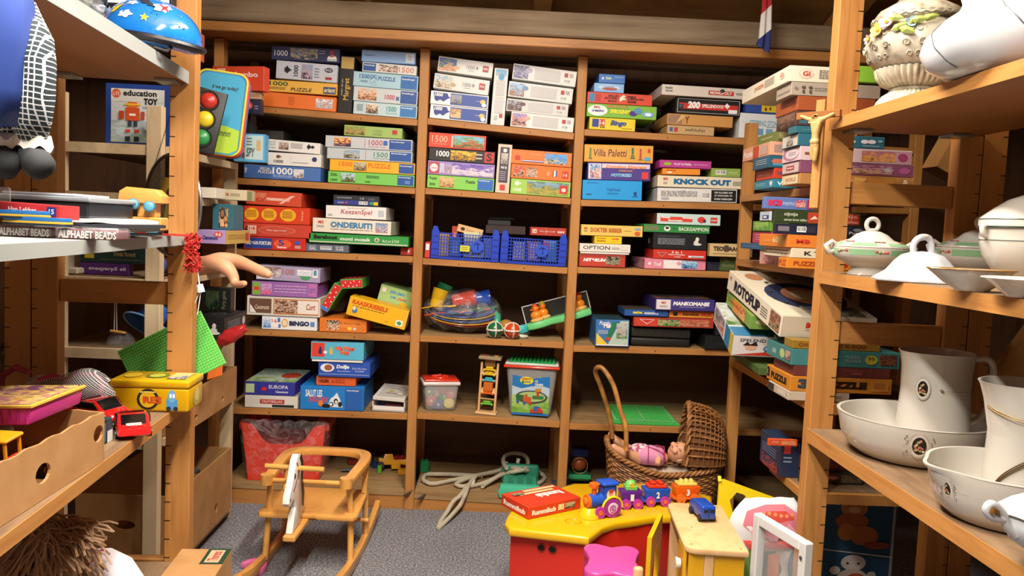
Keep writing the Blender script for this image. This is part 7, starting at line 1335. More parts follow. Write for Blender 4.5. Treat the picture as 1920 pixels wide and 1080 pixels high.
# tall cane handle at the foot end
Mi=BK.matrix_basis.inverted()
hpts=[atY(1148,822,3.20),atY(1143,780,3.19),atY(1128,730,3.17),atY(1117,700,3.15),atY(1120,689,3.12),atY(1132,693,3.10),atY(1150,722,3.08),atY(1162,765,3.06),atY(1173,800,3.05),atY(1174,845,3.04)]
b=MB(); b.tube([Mi@ p for p in curve3(hpts)],.0095,'cane',12); b.build('cane_handle',BK,smooth=80)
# ---- doll in the basket
Mx=BK.matrix_basis
def L3(x,y,z):return Mx@ Vector((x-.05,y,z))
hb=.18
V=[L3(.035,-.0,hb+.045),L3(.0,0,hb+.05),L3(-.035,0,hb+.045),L3(-.055,0,hb+.04),L3(.055,0,hb+.045),L3(.07,0,hb+.052),
     L3(-.06,-.028,hb+.045),L3(-.10,-.045,hb+.06),L3(-.145,-.06,hb+.085),L3(-.155,-.06,hb+.10),L3(-.06,.025,hb+.045),L3(-.105,.035,hb+.07),L3(-.15,.04,hb+.10),L3(-.165,.04,hb+.125),
     L3(.03,-.04,hb+.045),L3(.025,-.062,hb+.03),L3(.03,.04,hb+.045),L3(.02,.06,hb+.04)]
doll=skinned('doll',V,[(0,1),(1,2),(2,3),(0,4),(4,5),(3,6),(6,7),(7,8),(8,9),(3,10),(10,11),(11,12),(12,13),(0,14),(14,15),(0,16),(16,17)],
 [.034,.036,.034,.03,.022,.018,.022,.02,.015,.012,.022,.02,.015,.012,.015,.011,.015,.011],'skin')
tag(doll,'bald baby doll in a pink vest lying asleep in the wicker basket','doll')
def dp(mb,nm_,**k):o=mb.build(nm_,None,**k); o.parent=doll; return o
hm=Mx@ Matrix.Translation((.062,-.003,hb+.072))@ Matrix.Rotation(R_(72),4,'Y')@ Matrix.Rotation(R_(38),4,'Z')
# head local: z up out of crown, -x face forward (up in the basket)
b=MB(); b.ball((0,0,0),(.042,.038,.046),'skin',28,20); b.ball((-.03,0,-.012),(.016,.024,.02),'skin',18,12)
b.ball((-.0445,0,-.004),(.006,.005,.006),'skin',12,8)
for s_ in (-1,1):b.ball((.004,s_*.038,-.006),(.009,.005,.012),'skin',12,8); b.ball((-.034,s_*.018,-.014),(.011,.010,.011),'skin',12,8)
b.v=[hm@ v for v in b.v]; dp(b,'head',smooth=80)
b=MB()
for s_ in (-1,1):b.ball((-.037,s_*.016,.006),(.0055,.0075,.0045),'d89c78/.4',12,8); b.tube([(-.0415,s_*.009,.004),(-.043,s_*.016,.002),(-.0395,s_*.023,.004)],.0009,'402818',5)
b.v=[hm@ v for v in b.v]; dp(b,'closed_eyes',smooth=80)
b=MB(); b.ball((-.0445,0,-.020),(.003,.008,.003),'b85850/.4',12,8); b.v=[hm@ v for v in b.v]; dp(b,'mouth',smooth=80)
b=MB(); b.tube([L3(.058,0,hb+.048),L3(.04,0,hb+.047),L3(.0,0,hb+.052),L3(-.03,0,hb+.048),L3(-.05,0,hb+.043)],[.026,.044,.046,.044,.036],'d890b8/.8',18,flat=.85); dp(b,'pink_vest',smooth=80)
b=MB(); b.ball(L3(-.045,0,hb+.055)[:],(.045,.038,.028),'P:3:9:c84878,e8d0d8,e8c8d4,d88098',18,12);
NAMED['floralp']=noisy('b84868','e8d4dc',55,.9,0,.42,.5)
b=MB(); b.ball((0,0,0),(.048,.04,.026),'floralp',18,12); b.v=[L3(-.04,.01,hb+.066)+v for v in b.v]; dp(b,'printed_cloth',smooth=80)
for sx in (.052,-.01):
    b=MB(); b.tube([L3(sx,.044*math.cos(a)*1.04,hb+.047+.041*math.sin(a))for a in [PI*k/12 for k in range(-2,15)]],.0025,'a83058/.8',6); dp(b,'vest_trim',smooth=80)
b=MB(); b.tube([L3(.052,-.035,hb+.068),L3(.02,-.03,hb+.083),L3(-.01,-.02,hb+.087)],.0025,'a83058/.8',6); b.tube([L3(.05,.01,hb+.085),L3(.02,.0,hb+.092)],.008,'a83c50/.8',8,flat=.3); dp(b,'vest_band',smooth=80)
b=MB(); b.box(-.10,-.075,.0,.12,.07,.05,'c8b8a8/.9',.02,3); b.v=[L3(v.x+.04,v.y,v.z+.13)for v in b.v]
tag(b.build('pillow'),'small pale cushion under the doll in the wicker basket','pillow')
# ================================================================ toys on the carpet
# rocking seat with horse head
RC=thing('rocking_chair','childrens wooden rocking seat with painted horse head, standing on the carpet','rocking chair',(-.580,2.8,0),(0,0,R_(-2)))
def rp(mb,n_,**k):return mb.build(n_,RC,**k)
for s_ in (-1,1):
    x=s_*.15
    P_=[]; n=16
    lo=[(y,.012+.10*((y-.02)/.42)**2*.55)for y in [-.48+.86*k/n for k in range(n+1)]]
    b=MB(); b.prism([(y,z-.012)for y,z in lo]+[(y,z+.026)for y,z in lo[::-1]],x-.011,x+.011,'beech','x',.002); rp(b,'rocker')
    b=MB(); b.cyl((x*.97,-.115,.03),(x*.93,-.10,.19),.0105,None,'beechx',14); rp(b,'leg')
    b=MB(); b.cyl((x,.125,.03),(x*.98,.12,.19),.0105,None,'beechx',14); rp(b,'leg')
    b=MB(); b.cyl((x*.93,-.10,.20),(x*.88,-.115,.305),.0105,None,'beechx',14); rp(b,'arm_post')
    b=MB(); b.cyl((x*.96,.10,.20),(x*.97,.14,.325),.0105,None,'beechx',14); rp(b,'arm_post')
b=MB(); b.prism([(-.158,-.15),(-.168,-.13),(-.155,.13),(-.145,.14),(.145,.14),(.155,.13),(.168,-.13),(.158,-.15),(.04,-.15),(.025,-.14),(-.025,-.14),(-.04,-.15)],.186,.201,'beech','z',.004); rp(b,'seat')
for y,z in ((.10,.10),):b=MB(); b.cyl((-.15,y,z),(.165,y,z),.008,None,'beechx',12); rp(b,'stretcher')
# arm ring
inn,out=[],[]
for k in range(25):
    a=PI*k/24; ca,sa=math.cos(a),math.sin(a); e=.55
    cx,cy=math.copysign(abs(ca)**e,ca),sa**e
    out.append((.165*cx,.06+.15*cy)); inn.append((.127*cx,.05+.12*cy))
out=[(.150,-.155)]+out+[(-.150,-.155)]; inn=[(.115,-.155)]+inn+[(-.115,-.155)]
b=MB(); b.prism(out+inn[::-1],0,.024,'beech','z',.005,2)
for i,v in enumerate(b.v):b.v[i]=Vector((v.x,v.y,v.z+.302+.03*(v.y+.15)))
rp(b,'arm_ring')
for s_ in (-1,1):b=MB(); b.cyl((s_*.132,-.155,.304),(s_*.132,-.155,.337),.021,None,'beech',18); rp(b,'arm_end')
# horse head panel
HO=[(-.19,.235),(-.145,.205),(-.11,.25),(-.105,.30),(-.13,.36),(-.13,.42),(-.155,.455),(-.18,.462),(-.205,.448),(-.225,.41),(-.25,.37),(-.275,.345),(-.28,.32),(-.265,.305),(-.235,.315),(-.21,.315),(-.2,.28)]
HO=[(y-.045,.192+(z-.205)*.93)for y,z in [(-.235,.2)]+HO[1:]]
b=MB(); b.prism(HO,-.011,.011,'e4e2dc/.25','x',.003); b.v=[v+Vector((-.02,0,0))for v in b.v]; hp_=rp(b,'horse_head')
b=MB(); mane=[(a-.045,.192+(z-.205)*.93)for a,z in [(-.108,.25),(-.103,.3),(-.127,.36),(-.127,.42),(-.152,.454),(-.17,.445),(-.15,.42),(-.15,.36),(-.13,.30),(-.125,.26)]]
for s_ in (-1,1):b.prism(mane,s_*.0115-.0006,s_*.0115+.0006,'1c1814/.4','x')
for s_ in (-1,1):
    b.prism([(-.265+.007*math.cos(a),.37+.009*math.sin(a))for a in [2*PI*k/12 for k in range(12)]],s_*.0116-.0006,s_*.0116+.0006,'201410/.3','x')
    b.prism([(-.31+.004*math.cos(a),.308+.005*math.sin(a))for a in [2*PI*k/12 for k in range(12)]],s_*.0116-.0006,s_*.0116+.0006,'502018/.3','x')
    b.prism([(a-.045,.192+(z-.205)*.93)for a,z in [(-.2,.44),(-.17,.40),(-.2,.37),(-.23,.345),(-.233,.35),(-.203,.375),(-.178,.40),(-.205,.437)]],s_*.0117-.0006,s_*.0117+.0006,'8a3428/.4','x')
b.v=[v+Vector((-.02,0,0))for v in b.v]; o=b.build('painted_mane',hp_,smooth=0)
b=MB(); b.box(-.035,-.30,.168,.005,-.10,.1855,'beech',.003); rp(b,'front_bar')
b=MB(); b.cyl((-.115,-.23,.388),(.075,-.23,.385),.0085,None,'beechx',14); rp(b,'handle_bar')
b=MB(); b.cyl((-.13,-.152,.316),(.125,-.152,.316),.0085,None,'beechx',14); rp(b,'safety_bar')
# pink bow toy
c=atZ(480,1066,.0); b=MB(); b.tube([(c.x-.055,c.y+.0,.012),(c.x-.03,c.y+.035,.014),(c.x+.005,c.y+.04,.016),(c.x+.03,c.y+.015,.016),(c.x+.03,c.y-.03,.014),(c.x+.012,c.y-.07,.012)],[.011,.014,.015,.015,.015,.013],'d86ca0/.35',8,flat=.7)
b=MB(); arc=[(c.x-.005+.045*math.cos(a),c.y-.02+.06*math.sin(a))for a in [PI*.93-PI*1.25*k/16 for k in range(17)]]; arc2=[(c.x-.005+.024*math.cos(a),c.y-.02+.038*math.sin(a))for a in [PI*.93-PI*1.25*k/16 for k in range(17)]]
b.prism(arc+arc2[::-1],.001,.022,'e070a4/.35','z',.003); tag(b.build('plastic_hook'),'curved pink plastic toy part lying on the carpet','toy part')
# red activity box with yellow top
ZT=.28
def tp(px,py,z=ZT):return atZ(px,py,z)
O=Vector((.3,2.5,0)); T=thing('toy_storage_table','red toy storage table with thick yellow curved top on the carpet','table',O)
K=[tp(950,968),tp(960,952),tp(1055,912),tp(1075,906),tp(1230,905),tp(1335,930),tp(1335,965),tp(1232,968)]
arc=[tp(1225,968),tp(1190,974),tp(1155,979),tp(1130,988),tp(1112,1002),tp(1104,1008),tp(1090,1006)]
top=[(p.x-O.x,p.y-O.y)for p in K+arc+[tp(955,990),tp(946,980)]]
b=MB(); b.prism(top,ZT-.028,ZT,'e0b010/.25','z',.009,3); b.build('yellow_top',T,smooth=40)
b=MB()
for px,py in ((1075,978),(1196,952)):
    p=tp(px,py); b.tube([(p.x-O.x+.026*math.cos(2*PI*k/24),p.y-O.y+.02*math.sin(2*PI*k/24),ZT+.0005)for k in range(24)],.0022,'c89810/.3',6,True)
b.build('cup_ring',T)
bod=[tp(962,972,ZT-.03),tp(1062,918,ZT-.03),tp(1225,912,ZT-.03),tp(1310,935,ZT-.03),tp(1310,958,ZT-.03),tp(1215,985,ZT-.03),tp(1165,992,ZT-.03),tp(1130,1003,ZT-.03),tp(1103,1022,ZT-.03),tp(958,998,ZT-.03)]
bod=[(p.x-O.x,p.y-O.y)for p in bod]
b=MB(); b.prism(bod,.002,ZT-.0285,'d02c1c/.3','z',.004,2); b.build('red_body',T,smooth=30)
fa=Vector((*bod[-1],0)); fb=Vector((*bod[-2],0)); u=(fb-fa).normalized(); nrm=Vector((u.y,-u.x,0))
for px in (1017,1038):
    f=(px-958)/(1103-958); p=fa.lerp(fb,f)+Vector((0,0,ZT-.062)); b=MB(); q=nrm
    b.tube([p+u*(.0125*math.cos(2*PI*k/20))+Vector((0,0,.0125*math.sin(2*PI*k/20)))+q*.001 for k in range(20)],.0022,'9a2014/.3',6,True)
    b.add([(p+u*(.0115*math.cos(2*PI*k/20))+Vector((0,0,.0115*math.sin(2*PI*k/20)))+q*.0012)[:]for k in range(20)],[list(range(20))],'140806/.9'); b.build('finger_hole',T)
# tile game box on it
pa,pb,pc=tp(990,975),tp(1088,954),tp(957,941)
u=(pb-pa); Lx=u.length; ang=math.atan2(u.y,u.x); dep=(pc-pa).length
rum=[('t','Rummikub',.05,.2,.52,.75,'f0e8e0',0,.05),('r',.56,.2,.68,.85,'d8c890'),('p',.7,.2,.9,.85,'201c18,605848,c8b898',3,6),('r',.57,.25,.62,.8,'e8dca8')]
b=carton(Lx,.15,.038,'c8381c',rum,None,[('t','buꓘimmuЯ' if 0 else 'Rummikub',.9,.62,.42,.38,'f0e8e0',0,.05),('r',.2,.68,.85,.78,'d8c890'),('r',.35,.82,.95,.92,'d8c890'),('p',.1,.7,.3,.85,'181818,585048,a89878',3,7)],[('t','Rummikub',.1,.25,.9,.7,'f0e8e0',0,.05)])
o=tag(b.build('game_box',smooth=0,M=Matrix.Translation(pa+Vector((0,0,.001)))@ Matrix.Rotation(ang,4,'Z')@ Matrix.Translation((Lx/2,0,0))),'red tile game box tied with string on the yellow table top','board game')
# toy train
def wheel(par,x,y,r,w_,col,swirl=False,name='wheel'):
    b=MB(); b.cyl((x,y,r),(x,y+w_,r),r,None,col+'/.25',26)
    if swirl:
        b.cyl((x,y-.001,r),(x,y,r),r*.62,None,'e8e0e4/.3',22)
        b.tube([(x+r*.07*k*.5*math.cos(k*.8),y-.002,r+r*.07*k*.5*math.sin(k*.8))for k in range(1,17)],.0016,'b83c9c/.3',5)
    else:b.cyl((x,y-.002,r),(x,y,r),r*.4,None,'d87038/.3',16)
    b.build(name,par)
def trainbase(label,px,py,cat='toy train'):
    p=tp(px,py); return thing('toy_train_car',label,cat,(p.x,p.y,ZT+.001),(0,0,R_(8)),group='colourful toy train on the yellow table')
p=tp(1128,966); t=thing('toy_locomotive','blue and yellow toy locomotive with orange face and purple wheels on the yellow table','toy train',(p.x,p.y,ZT+.001),(0,0,R_(22)))
b=MB(); b.box(-.045,-.022,.012,.04,.022,.028,'e0c020/.25',.005,3); b.lathe([(.036,0),(.034,.012),(.02,.03),(0,.032)],'e0c020/.25',20,c=(-.045,0,0)); b.build('yellow_chassis',t)
b=MB(); b.cyl((-.05,0,.05),(-.005,0,.052),.022,None,'2458c0/.25',24); b.build('boiler',t)
b=MB(); b.cyl((-.06,0,.05),(-.049,0,.05),.021,None,'e07020/.25',24); b.ball((-.062,0,.052),(.006,.015,.012),'e07828/.25',14,8); b.build('orange_face',t)
b=MB(); b.lathe([(.008,0),(.008,.018),(.016,.024),(.017,.036),(.010,.040),(0,.04)],'e06820/.25',18,c=(-.032,0,.07)); b.build('funnel',t)
b=MB(); b.box(-.006,-.024,.028,.038,.024,.10,'2050b8/.25',.005,3); b.build('cab',t)
b=MB(); b.box(-.014,-.028,.1,.046,.028,.112,'2458c8/.25',.006,3); b.build('roof',t)
b=MB(); Face(b,(.0,-.0245,.055),(.032,0,0),(0,0,.036)).draw([('e',0,0,1,1,'e8e0d0'),('e',.25,.3,.75,.85,'d8a078'),('e',.2,.65,.8,1,'c84828'),('r',.3,0,.7,.3,'e8e8e8')]); b.build('driver_picture',t,smooth=0)
for y in (-.032,.024):wheel(t,.022,y,.030,.008,'a838a0',y<0); wheel(t,-.022,y,.019,.008,'b840a0')
b=MB(); b.tube([(.022+.036*math.cos(a),-.028,.03+.036*math.sin(a))for a in [PI*k/12 for k in range(13)]],.004,'e8d020/.25',8); b.build('mudguard',t)
def wagon(px,py,body,top,num,label,wh,s=1.0,tops='studs'):
    t=trainbase(label,px,py)
    b=MB(); b.frustum((-.032*s,-.02,.032*s,.02),(-.037*s,-.024,.037*s,.024),.014,.058,body+'/.25',.004); b.box(-.04*s,-.024,.012,.04*s,.024,.02,body+'/.25',.003); b.box(-.052*s,-.006,.014,-.036*s,.006,.020,body+'/.25',.002)
    Face(b,(-.02,-.0248,.022),(.04,0,0),(0,0,.03)).draw([('t',num,.36,.15,.66,.9,'e8e8e8',0,.05)]); b.build('wagon_body',t,smooth=30)
    b=MB()
    if tops== 'dome':b.box(-.02,-.018,.058,.02,.018,.075,top+'/.3',.003); b.ball((0,0,.075),(.019,.017,.016),top+'/.3',18,10); b.cyl((0,-.0185,.076),(0,-.015,.076),.008,None,'d8b828',14)
    elif tops== 'studs':b.box(-.026*s,-.02,.058,.026*s,.02,.07,top+'/.3',.003); b.box(-.018*s,-.016,.07,-.004,.016,.08,top+'/.3',.004); b.box(.004,-.016,.07,.018*s,.016,.08,top+'/.3',.004)
    else:
        b.box(-.028*s,-.02,.058,.028*s,.02,.068,top+'/.3',.003)
        for k in range(3):b.ball((-.018+.018*k,0,.068),(.0085,.014,.012),top+'/.3',14,8)
    b.build('load_block',t)
    for x in (-.02*s,.02*s):
        for y in (-.031,.023):wheel(t,x,y,.0165,.008,wh)
wagon(1180,950,'5c2484','78c868','1','purple toy train wagon numbered 1 with green load','b838a0',1,'dome')
wagon(1228,945,'2454b8','d83c20','2','blue toy train wagon numbered 2 with red load','b838a0',1.25)
wagon(1284,940,'e06018','e8c860','3','orange toy train wagon numbered 3 with cream load','e07028',1.25,'balls')
# pink plastic stool
s0,s1=atZ(1130,1050,.25),atZ(1240,985,.25)
x0,x1,y0,y1=.300,.452,2.12,2.325
t=thing('childrens_stool','bright pink plastic childrens stool with scalloped corners beside the red table','stool',((x0+x1)/2,(y0+y1)/2,0),(0,0,R_(-6))); hx,hy=(x1-x0)/2,(y1-y0)/2
P_=[]
for cx,cy,a0 in ((hx,hy,0),(-hx,hy,90),(-hx,-hy,180),(hx,-hy,270)):
    sx,sy=math.copysign(1,cx),math.copysign(1,cy)
    for k in range(9):a=R_(a0-35+160*k/8); P_.append((cx-sx*.03+.035*math.cos(a),cy-sy*.03+.035*math.sin(a)))
    nx,ny={0:(0,hy*.86),90:(-hx*.86,0),180:(0,-hy*.86),270:(hx*.86,0)}[a0]; P_.append((nx,ny))
b=MB(); b.prism(P_,.238,.266,'d84c9c/.35','z',.006,3); b.build('seat',t,smooth=40)
for sx in (-1,1):
    for sy in (-1,1):b=MB(); b.cyl((sx*hx*.86,sy*hy*.86,0),(sx*hx*.72,sy*hy*.72,.238),.02,.022,'d04494/.35',16); b.build('leg',t)
# wooden toy cabinet with yellow sides and open door
ZC=.42; q=[atZ(1250,941,ZC),atZ(1348,941,ZC),atZ(1396,1038,ZC),atZ(1285,1028,ZC)]
ang=math.atan2((q[0]-q[3]).y,(q[0]-q[3]).x)-PI/2; Wd=(q[1]-q[0]).length; Dp=(q[0]-q[3]).length; Oc=q[3]
t=thing('toy_cabinet','small wooden toy cabinet with yellow panels and an open yellow door','toy cabinet',(Oc.x,Oc.y,0),(0,0,ang))
Wd=.155; Dp=min(Dp,.38)
cr=.03
P_=[(cr-cr*math.sin(a),cr-cr*math.cos(a))for a in [PI/2*k/6 for k in range(6,-1,-1)]][::-1]
P_=[(cr*(1-math.cos(a)),cr*(1-math.sin(a)))for a in [PI/2*k/6 for k in range(7)]]+[(Wd,0),(Wd,Dp)]+[(cr*(1-math.sin(a)),Dp-cr*(1-math.cos(a)))for a in [PI/2*k/6 for k in range(7)]]
b=MB(); b.prism(P_,ZC-.014,ZC,'birch','z',.002);
for x,y in ((.02,.03),(Wd-.015,.02),(Wd-.015,Dp-.02),(.04,.15)):b.cyl((x,y,ZC),(x,y,ZC+.0006),.0025,None,'8a6030',8)
b.build('top_board',t)
b=MB(); b.box(.012,.012,0,.05,.018,ZC-.0145,'e0a808/.3'); b.box(.075,.012,0,Wd-.006,.018,ZC-.0145,'e0a808/.3'); b.box(.0,.02,0,.008,.10,ZC-.0145,'e0a808/.3'); b.build('yellow_panel',t,smooth=0)
b=MB(); b.box(.0505,.008,0,.0745,.032,ZC-.0145,'birch',.002); b.build('front_post',t,smooth=0)
b=MB(); b.box(Wd-.018,.019,0,Wd-.006,Dp-.01,ZC-.0145,'birch'); b.box(.012,Dp-.02,0,Wd-.019,Dp-.008,ZC-.0145,'birch'); b.build('side_panel',t,smooth=0)
b=MB(); b.cyl((-.003,.04,ZC-.055),(-.016,.04,ZC-.055),.012,.016,'e0dcc8/.3',20); b.build('door_knob',t)
b=MB(); b.box(.009,.03,.10,Wd-.019,Dp-.021,.112,'birch'); b.build('inner_shelf',t,smooth=0)
# open door with round window, swinging out to the left
dr=thing('tmp','x','x'); bpy.data.objects.remove(dr)
bm=bmesh.new(); Wdo,Hd=.20,.37;
outl=[(0,0),(Wdo,0),(Wdo,Hd),(0,Hd)]; vs=[bm.verts.new((a,c,0))for a,c in outl]; es=[bm.edges.new((vs[i],vs[(i+1)% 4]))for i in range(4)]
hv=[bm.verts.new((Wdo/2+.066*math.cos(2*PI*k/36),Hd*.62+.085*math.sin(2*PI*k/36),0))for k in range(36)]; es+=[bm.edges.new((hv[k],hv[(k+1)% 36]))for k in range(36)]
bmesh.ops.triangle_fill(bm,use_beauty=True,edges=es); r=bmesh.ops.extrude_face_region(bm,geom=bm.faces[:])
for v in [g for g in r['geom']if isinstance(g,bmesh.types.BMVert)]:v.co.z=.012
bmesh.ops.recalc_face_normals(bm,faces=bm.faces[:])
mb=MB(); mb.M=Matrix(((1,0,0,0),(0,0,1,0),(0,1,0,0),(0,0,0,1))); mb.bm(bm,'d8b010/.3')
h0=atZ(1243,962,.40); h1=atZ(1208,1040,.40); da=math.atan2((h1-h0).y,(h1-h0).x)
door=mb.build('door',t,smooth=30); door.matrix_parent_inverse=t.matrix_basis.inverted(); door.matrix_basis=Matrix.Translation((h0.x-.012,h0.y,.03))@ Matrix.Rotation(da,4,'Z')
b=MB(); b.box(.01,-.014,.30,.035,-.001,.325,'birch',.002); b.build('hinge_block',door)
b=MB(); b.cyl((Wdo-.02,-.001,.12),(Wdo-.02,-.02,.12),.008,.012,'e0dcc8/.3',16); b.build('door_knob',door)
b=MB(); q0=atZ(1197,1050,.34); b.box(-.012,-.02,0,.014,.0,.335,'birch',.008,3); o=b.build('wooden_stand',loc=(q0.x-.006,q0.y-.02,0)); tag(o,'rounded wooden board end standing in front of the open yellow door','wooden board')
# blue toy van
p=atZ(1316,970,ZC); t=thing('toy_van','dark blue toy delivery van parked on the wooden cabinet top','toy van',(p.x,p.y,ZC+.001),(0,0,R_(8)))
b=MB(); b.box(-.020,-.045,.008,.020,.028,.045,'1c48a8/.2',.005,3); b.prism([(.028,.008),(.05,.008),(.05,.024),(.04,.040),(.028,.044)],-.019,.019,'1c48a8/.2','x',.003); b.build('van_body',t)
b=MB(); b.box(-.015,-.0462,.028,-.003,-.0448,.036,'0c1018'); b.box(.003,-.0462,.028,.015,-.0448,.036,'0c1018'); b.box(-.0003,-.0462,.01,.0003,-.0448,.042,'0c2860'); b.prism([(.0445,.024),(.0505,.024),(.0415,.0395)],-.0175,.0175,'0c1018/.1','x')
for k in range(4):b.box(-.014,-.03+.015*k,.045,.014,-.026+.015*k,.0458,'163c90')
b.build('windows',t,smooth=0)
for x in (-.019,.019):
    for y in (-.03,.032):b=MB(); b.cyl((x-.004,y,.009),(x+.004,y,.009),.009,None,'101010/.6',16); b.build('wheel',t)
# yellow frame, printed cushion and white frame against the rack
Y0=2.30
t=thing('play_board','yellow plastic panel with diamond opening leaning behind the printed cushion','plastic panel',atY(1404,1010,2.30),(R_(-12),R_(4),0)); t.location.z=.12
bm=bmesh.new(); outl=[(-.10,.0),(.10,0),(.10,.30),(-.085,.345),(-.10,.34)]; vs=[bm.verts.new((a,c,0))for a,c in outl]; es=[bm.edges.new((vs[i],vs[(i+1)% 5]))for i in range(5)]
hv=[bm.verts.new((a,c,0))for a,c in ((-.065,.285),(-.045,.31),(-.02,.305),(.0,.27),(-.02,.24),(-.05,.24))]; es+=[bm.edges.new((hv[k],hv[(k+1)% 6]))for k in range(6)]
bmesh.ops.triangle_fill(bm,use_beauty=True,edges=es); r=bmesh.ops.extrude_face_region(bm,geom=bm.faces[:])
for v in [g for g in r['geom']if isinstance(g,bmesh.types.BMVert)]:v.co.z=.01
bmesh.ops.recalc_face_normals(bm,faces=bm.faces[:]); mb=MB(); mb.M=Matrix(((1,0,0,0),(0,0,1,0),(0,1,0,0),(0,0,0,1))); mb.bm(bm,'dcc418/.3'); mb.build('panel',t,smooth=30)
b=MB(); b.cyl((-.098,0,.335),(-.098,.01,.35),.006,None,'e0cc30/.3',12); b.cyl((.05,-.001,.3),(.06,-.001,.3),.003,None,'403810',8); b.build('peg',t)
# printed cushion: puffed square of fabric, leaf and mushroom shapes appliqued
cc=atY(1425,1000,2.16); t=thing('printed_cushion','soft white cushion printed with a pink mushroom and green leaves','cushion',(cc.x+.04,2.22,0),(0,0,R_(8))); t.scale=(1.15,1,1.06)
def cush(x,z):return -.05*max(0,(1-(x/.098)**4))**.5*max(0,1-((z-.23)/.205)**4)**.5
b=MB(); nx,nz=20,26; V=[]
for sgn in (1,-.6):
    for i in range(nx+1):
        for j in range(nz+1):
            x=-.098+.196*i/nx; z=.025+.41*j/nz; dx=.01*math.sin(z*30); w2=1-.35*max(0,(z-.36)/.075)**2
            V.append((x*w2+dx*.3,sgn*cush(x,z)+.004*math.sin(x*70+z*40)*(1 if abs(x)<.09 else 0),z))
o_=(nx+1)*(nz+1)
b.add(V,[(k*o_+i*(nz+1)+j,k*o_+(i+1)*(nz+1)+j,k*o_+(i+1)*(nz+1)+j+1,k*o_+i*(nz+1)+j+1)for k in (0,1)for i in range(nx)for j in range(nz)],'d8d8d8/.9'); b.build('fabric',t,smooth=80)
def applique(b,pts,mat,k=0):
    # densified outline laid on the cushion front
    cx=sum(p[0]for p in pts)/len(pts); cz=sum(p[1]for p in pts)/len(pts); n=len(pts); R=4; V=[(cx,cz)]
    for r in range(1,R+1):V+=[(cx+(p[0]-cx)*r/R,cz+(p[1]-cz)*r/R)for p in pts]
    W=[(x,cush(x,z)-.0052-.0006*k,z)for x,z in V]
    Fc=[(0,1+i,1+(i+1)% n)for i in range(n)]+[(1+(r-1)*n+i,1+r*n+i,1+r*n+(i+1)% n,1+(r-1)*n+(i+1)% n)for r in range(1,R)for i in range(n)]
    b.add(W,Fc,mat)
def ell(cx,cz,rx,rz,n=20,a=0):return [(cx+rx*math.cos(q)*math.cos(a)-rz*math.sin(q)*math.sin(a),cz+rx*math.cos(q)*math.sin(a)+rz*math.sin(q)*math.cos(a))for q in [2*PI*k/n for k in range(n)]]
b=MB()
applique(b,[(-.08,.375),(-.07,.41),(-.02,.425),(.03,.425),(.065,.40),(.08,.36),(.03,.345),(0,.34),(-.05,.345)],'d07888/.9',0)
applique(b,[(-.04,.39),(-.02,.41),(.03,.41),(.05,.39),(0,.38)],'c84838/.9',1)
for k in range(7):applique(b,ell(-.045+.015*k,.402+.004*math.sin(k),.005,.005,10),'e08860/.9',2)
for x in (-.045,-.005,.035):applique(b,[(x,.382),(x+.018,.36),(x+.01,.335),(x-.01,.335),(x-.018,.36)],'e098a8/.9',1)
applique(b,[(-.08,.335),(.06,.335),(.05,.315),(-.06,.31)],'c8443c/.9',1)
applique(b,[(-.085,.30),(-.05,.315),(-.01,.27),(-.03,.2),(-.06,.19),(-.085,.24)],'587838/.9',0)
applique(b,[(-.04,.31),(.0,.31),(.02,.26),(-.01,.20),(-.03,.24)],'1c3020/.9',2)
applique(b,[(-.018,.30),(.012,.305),(.012,.245),(-.018,.235)],'d87028/.9',3)
applique(b,ell(.055,.27,.02,.045),'485c80/.9',1); applique(b,ell(.07,.22,.012,.05,a=.3),'4c6c94/.9',2)
applique(b,[(-.07,.19),(.0,.2),(.02,.12),(-.03,.08),(-.07,.12)],'608c40/.9',1); applique(b,ell(-.01,.09,.03,.03),'24486c/.9',2); applique(b,ell(.05,.15,.022,.03),'486c38/.9',1)
b.build('print',t,smooth=80)
# white frame
pa=atY(1436,948,2.12); t=thing('white_frame','white painted frame panel standing on edge beside the crockery rack post','frame panel',(.735,2.04,0),(0,R_(0),R_(0)))
t.location=(atY(1466,1000,2.02).x,2.02,0); t.rotation_euler=(0,0,R_(-74))
for nm_,bx in (('stile',(-.11,0,-.085)),('stile',(.085,0,.11))):b=MB(); b.box(bx[0],-.013,.0,bx[2],.013,.45,'d4d6d4/.4',.003); b.build(nm_,t)
for z in (.0,.422):b=MB(); b.box(-.0845,-.012,z,.0845,.012,z+.028,'d8dad8/.4',.003); b.build('rail',t)
b=MB(); b.box(-.0845,-.002,.0285,.0845,.002,.4215,'clear'); b.build('clear_pane',t,smooth=0)
b=MB(); b.cyl((.098,-.0135,.41),(.098,-.0155,.41),.005,None,'808488/.3/.8',14); b.build('screw',t)
# ================================================================ crockery on the right rack
CW='ceramic'
def rx(px,Y,z):return xAt(px,z,Y)
S1,S2r,S3r=SR[0]+.001,SR[1]+.001,SR[2]+.001
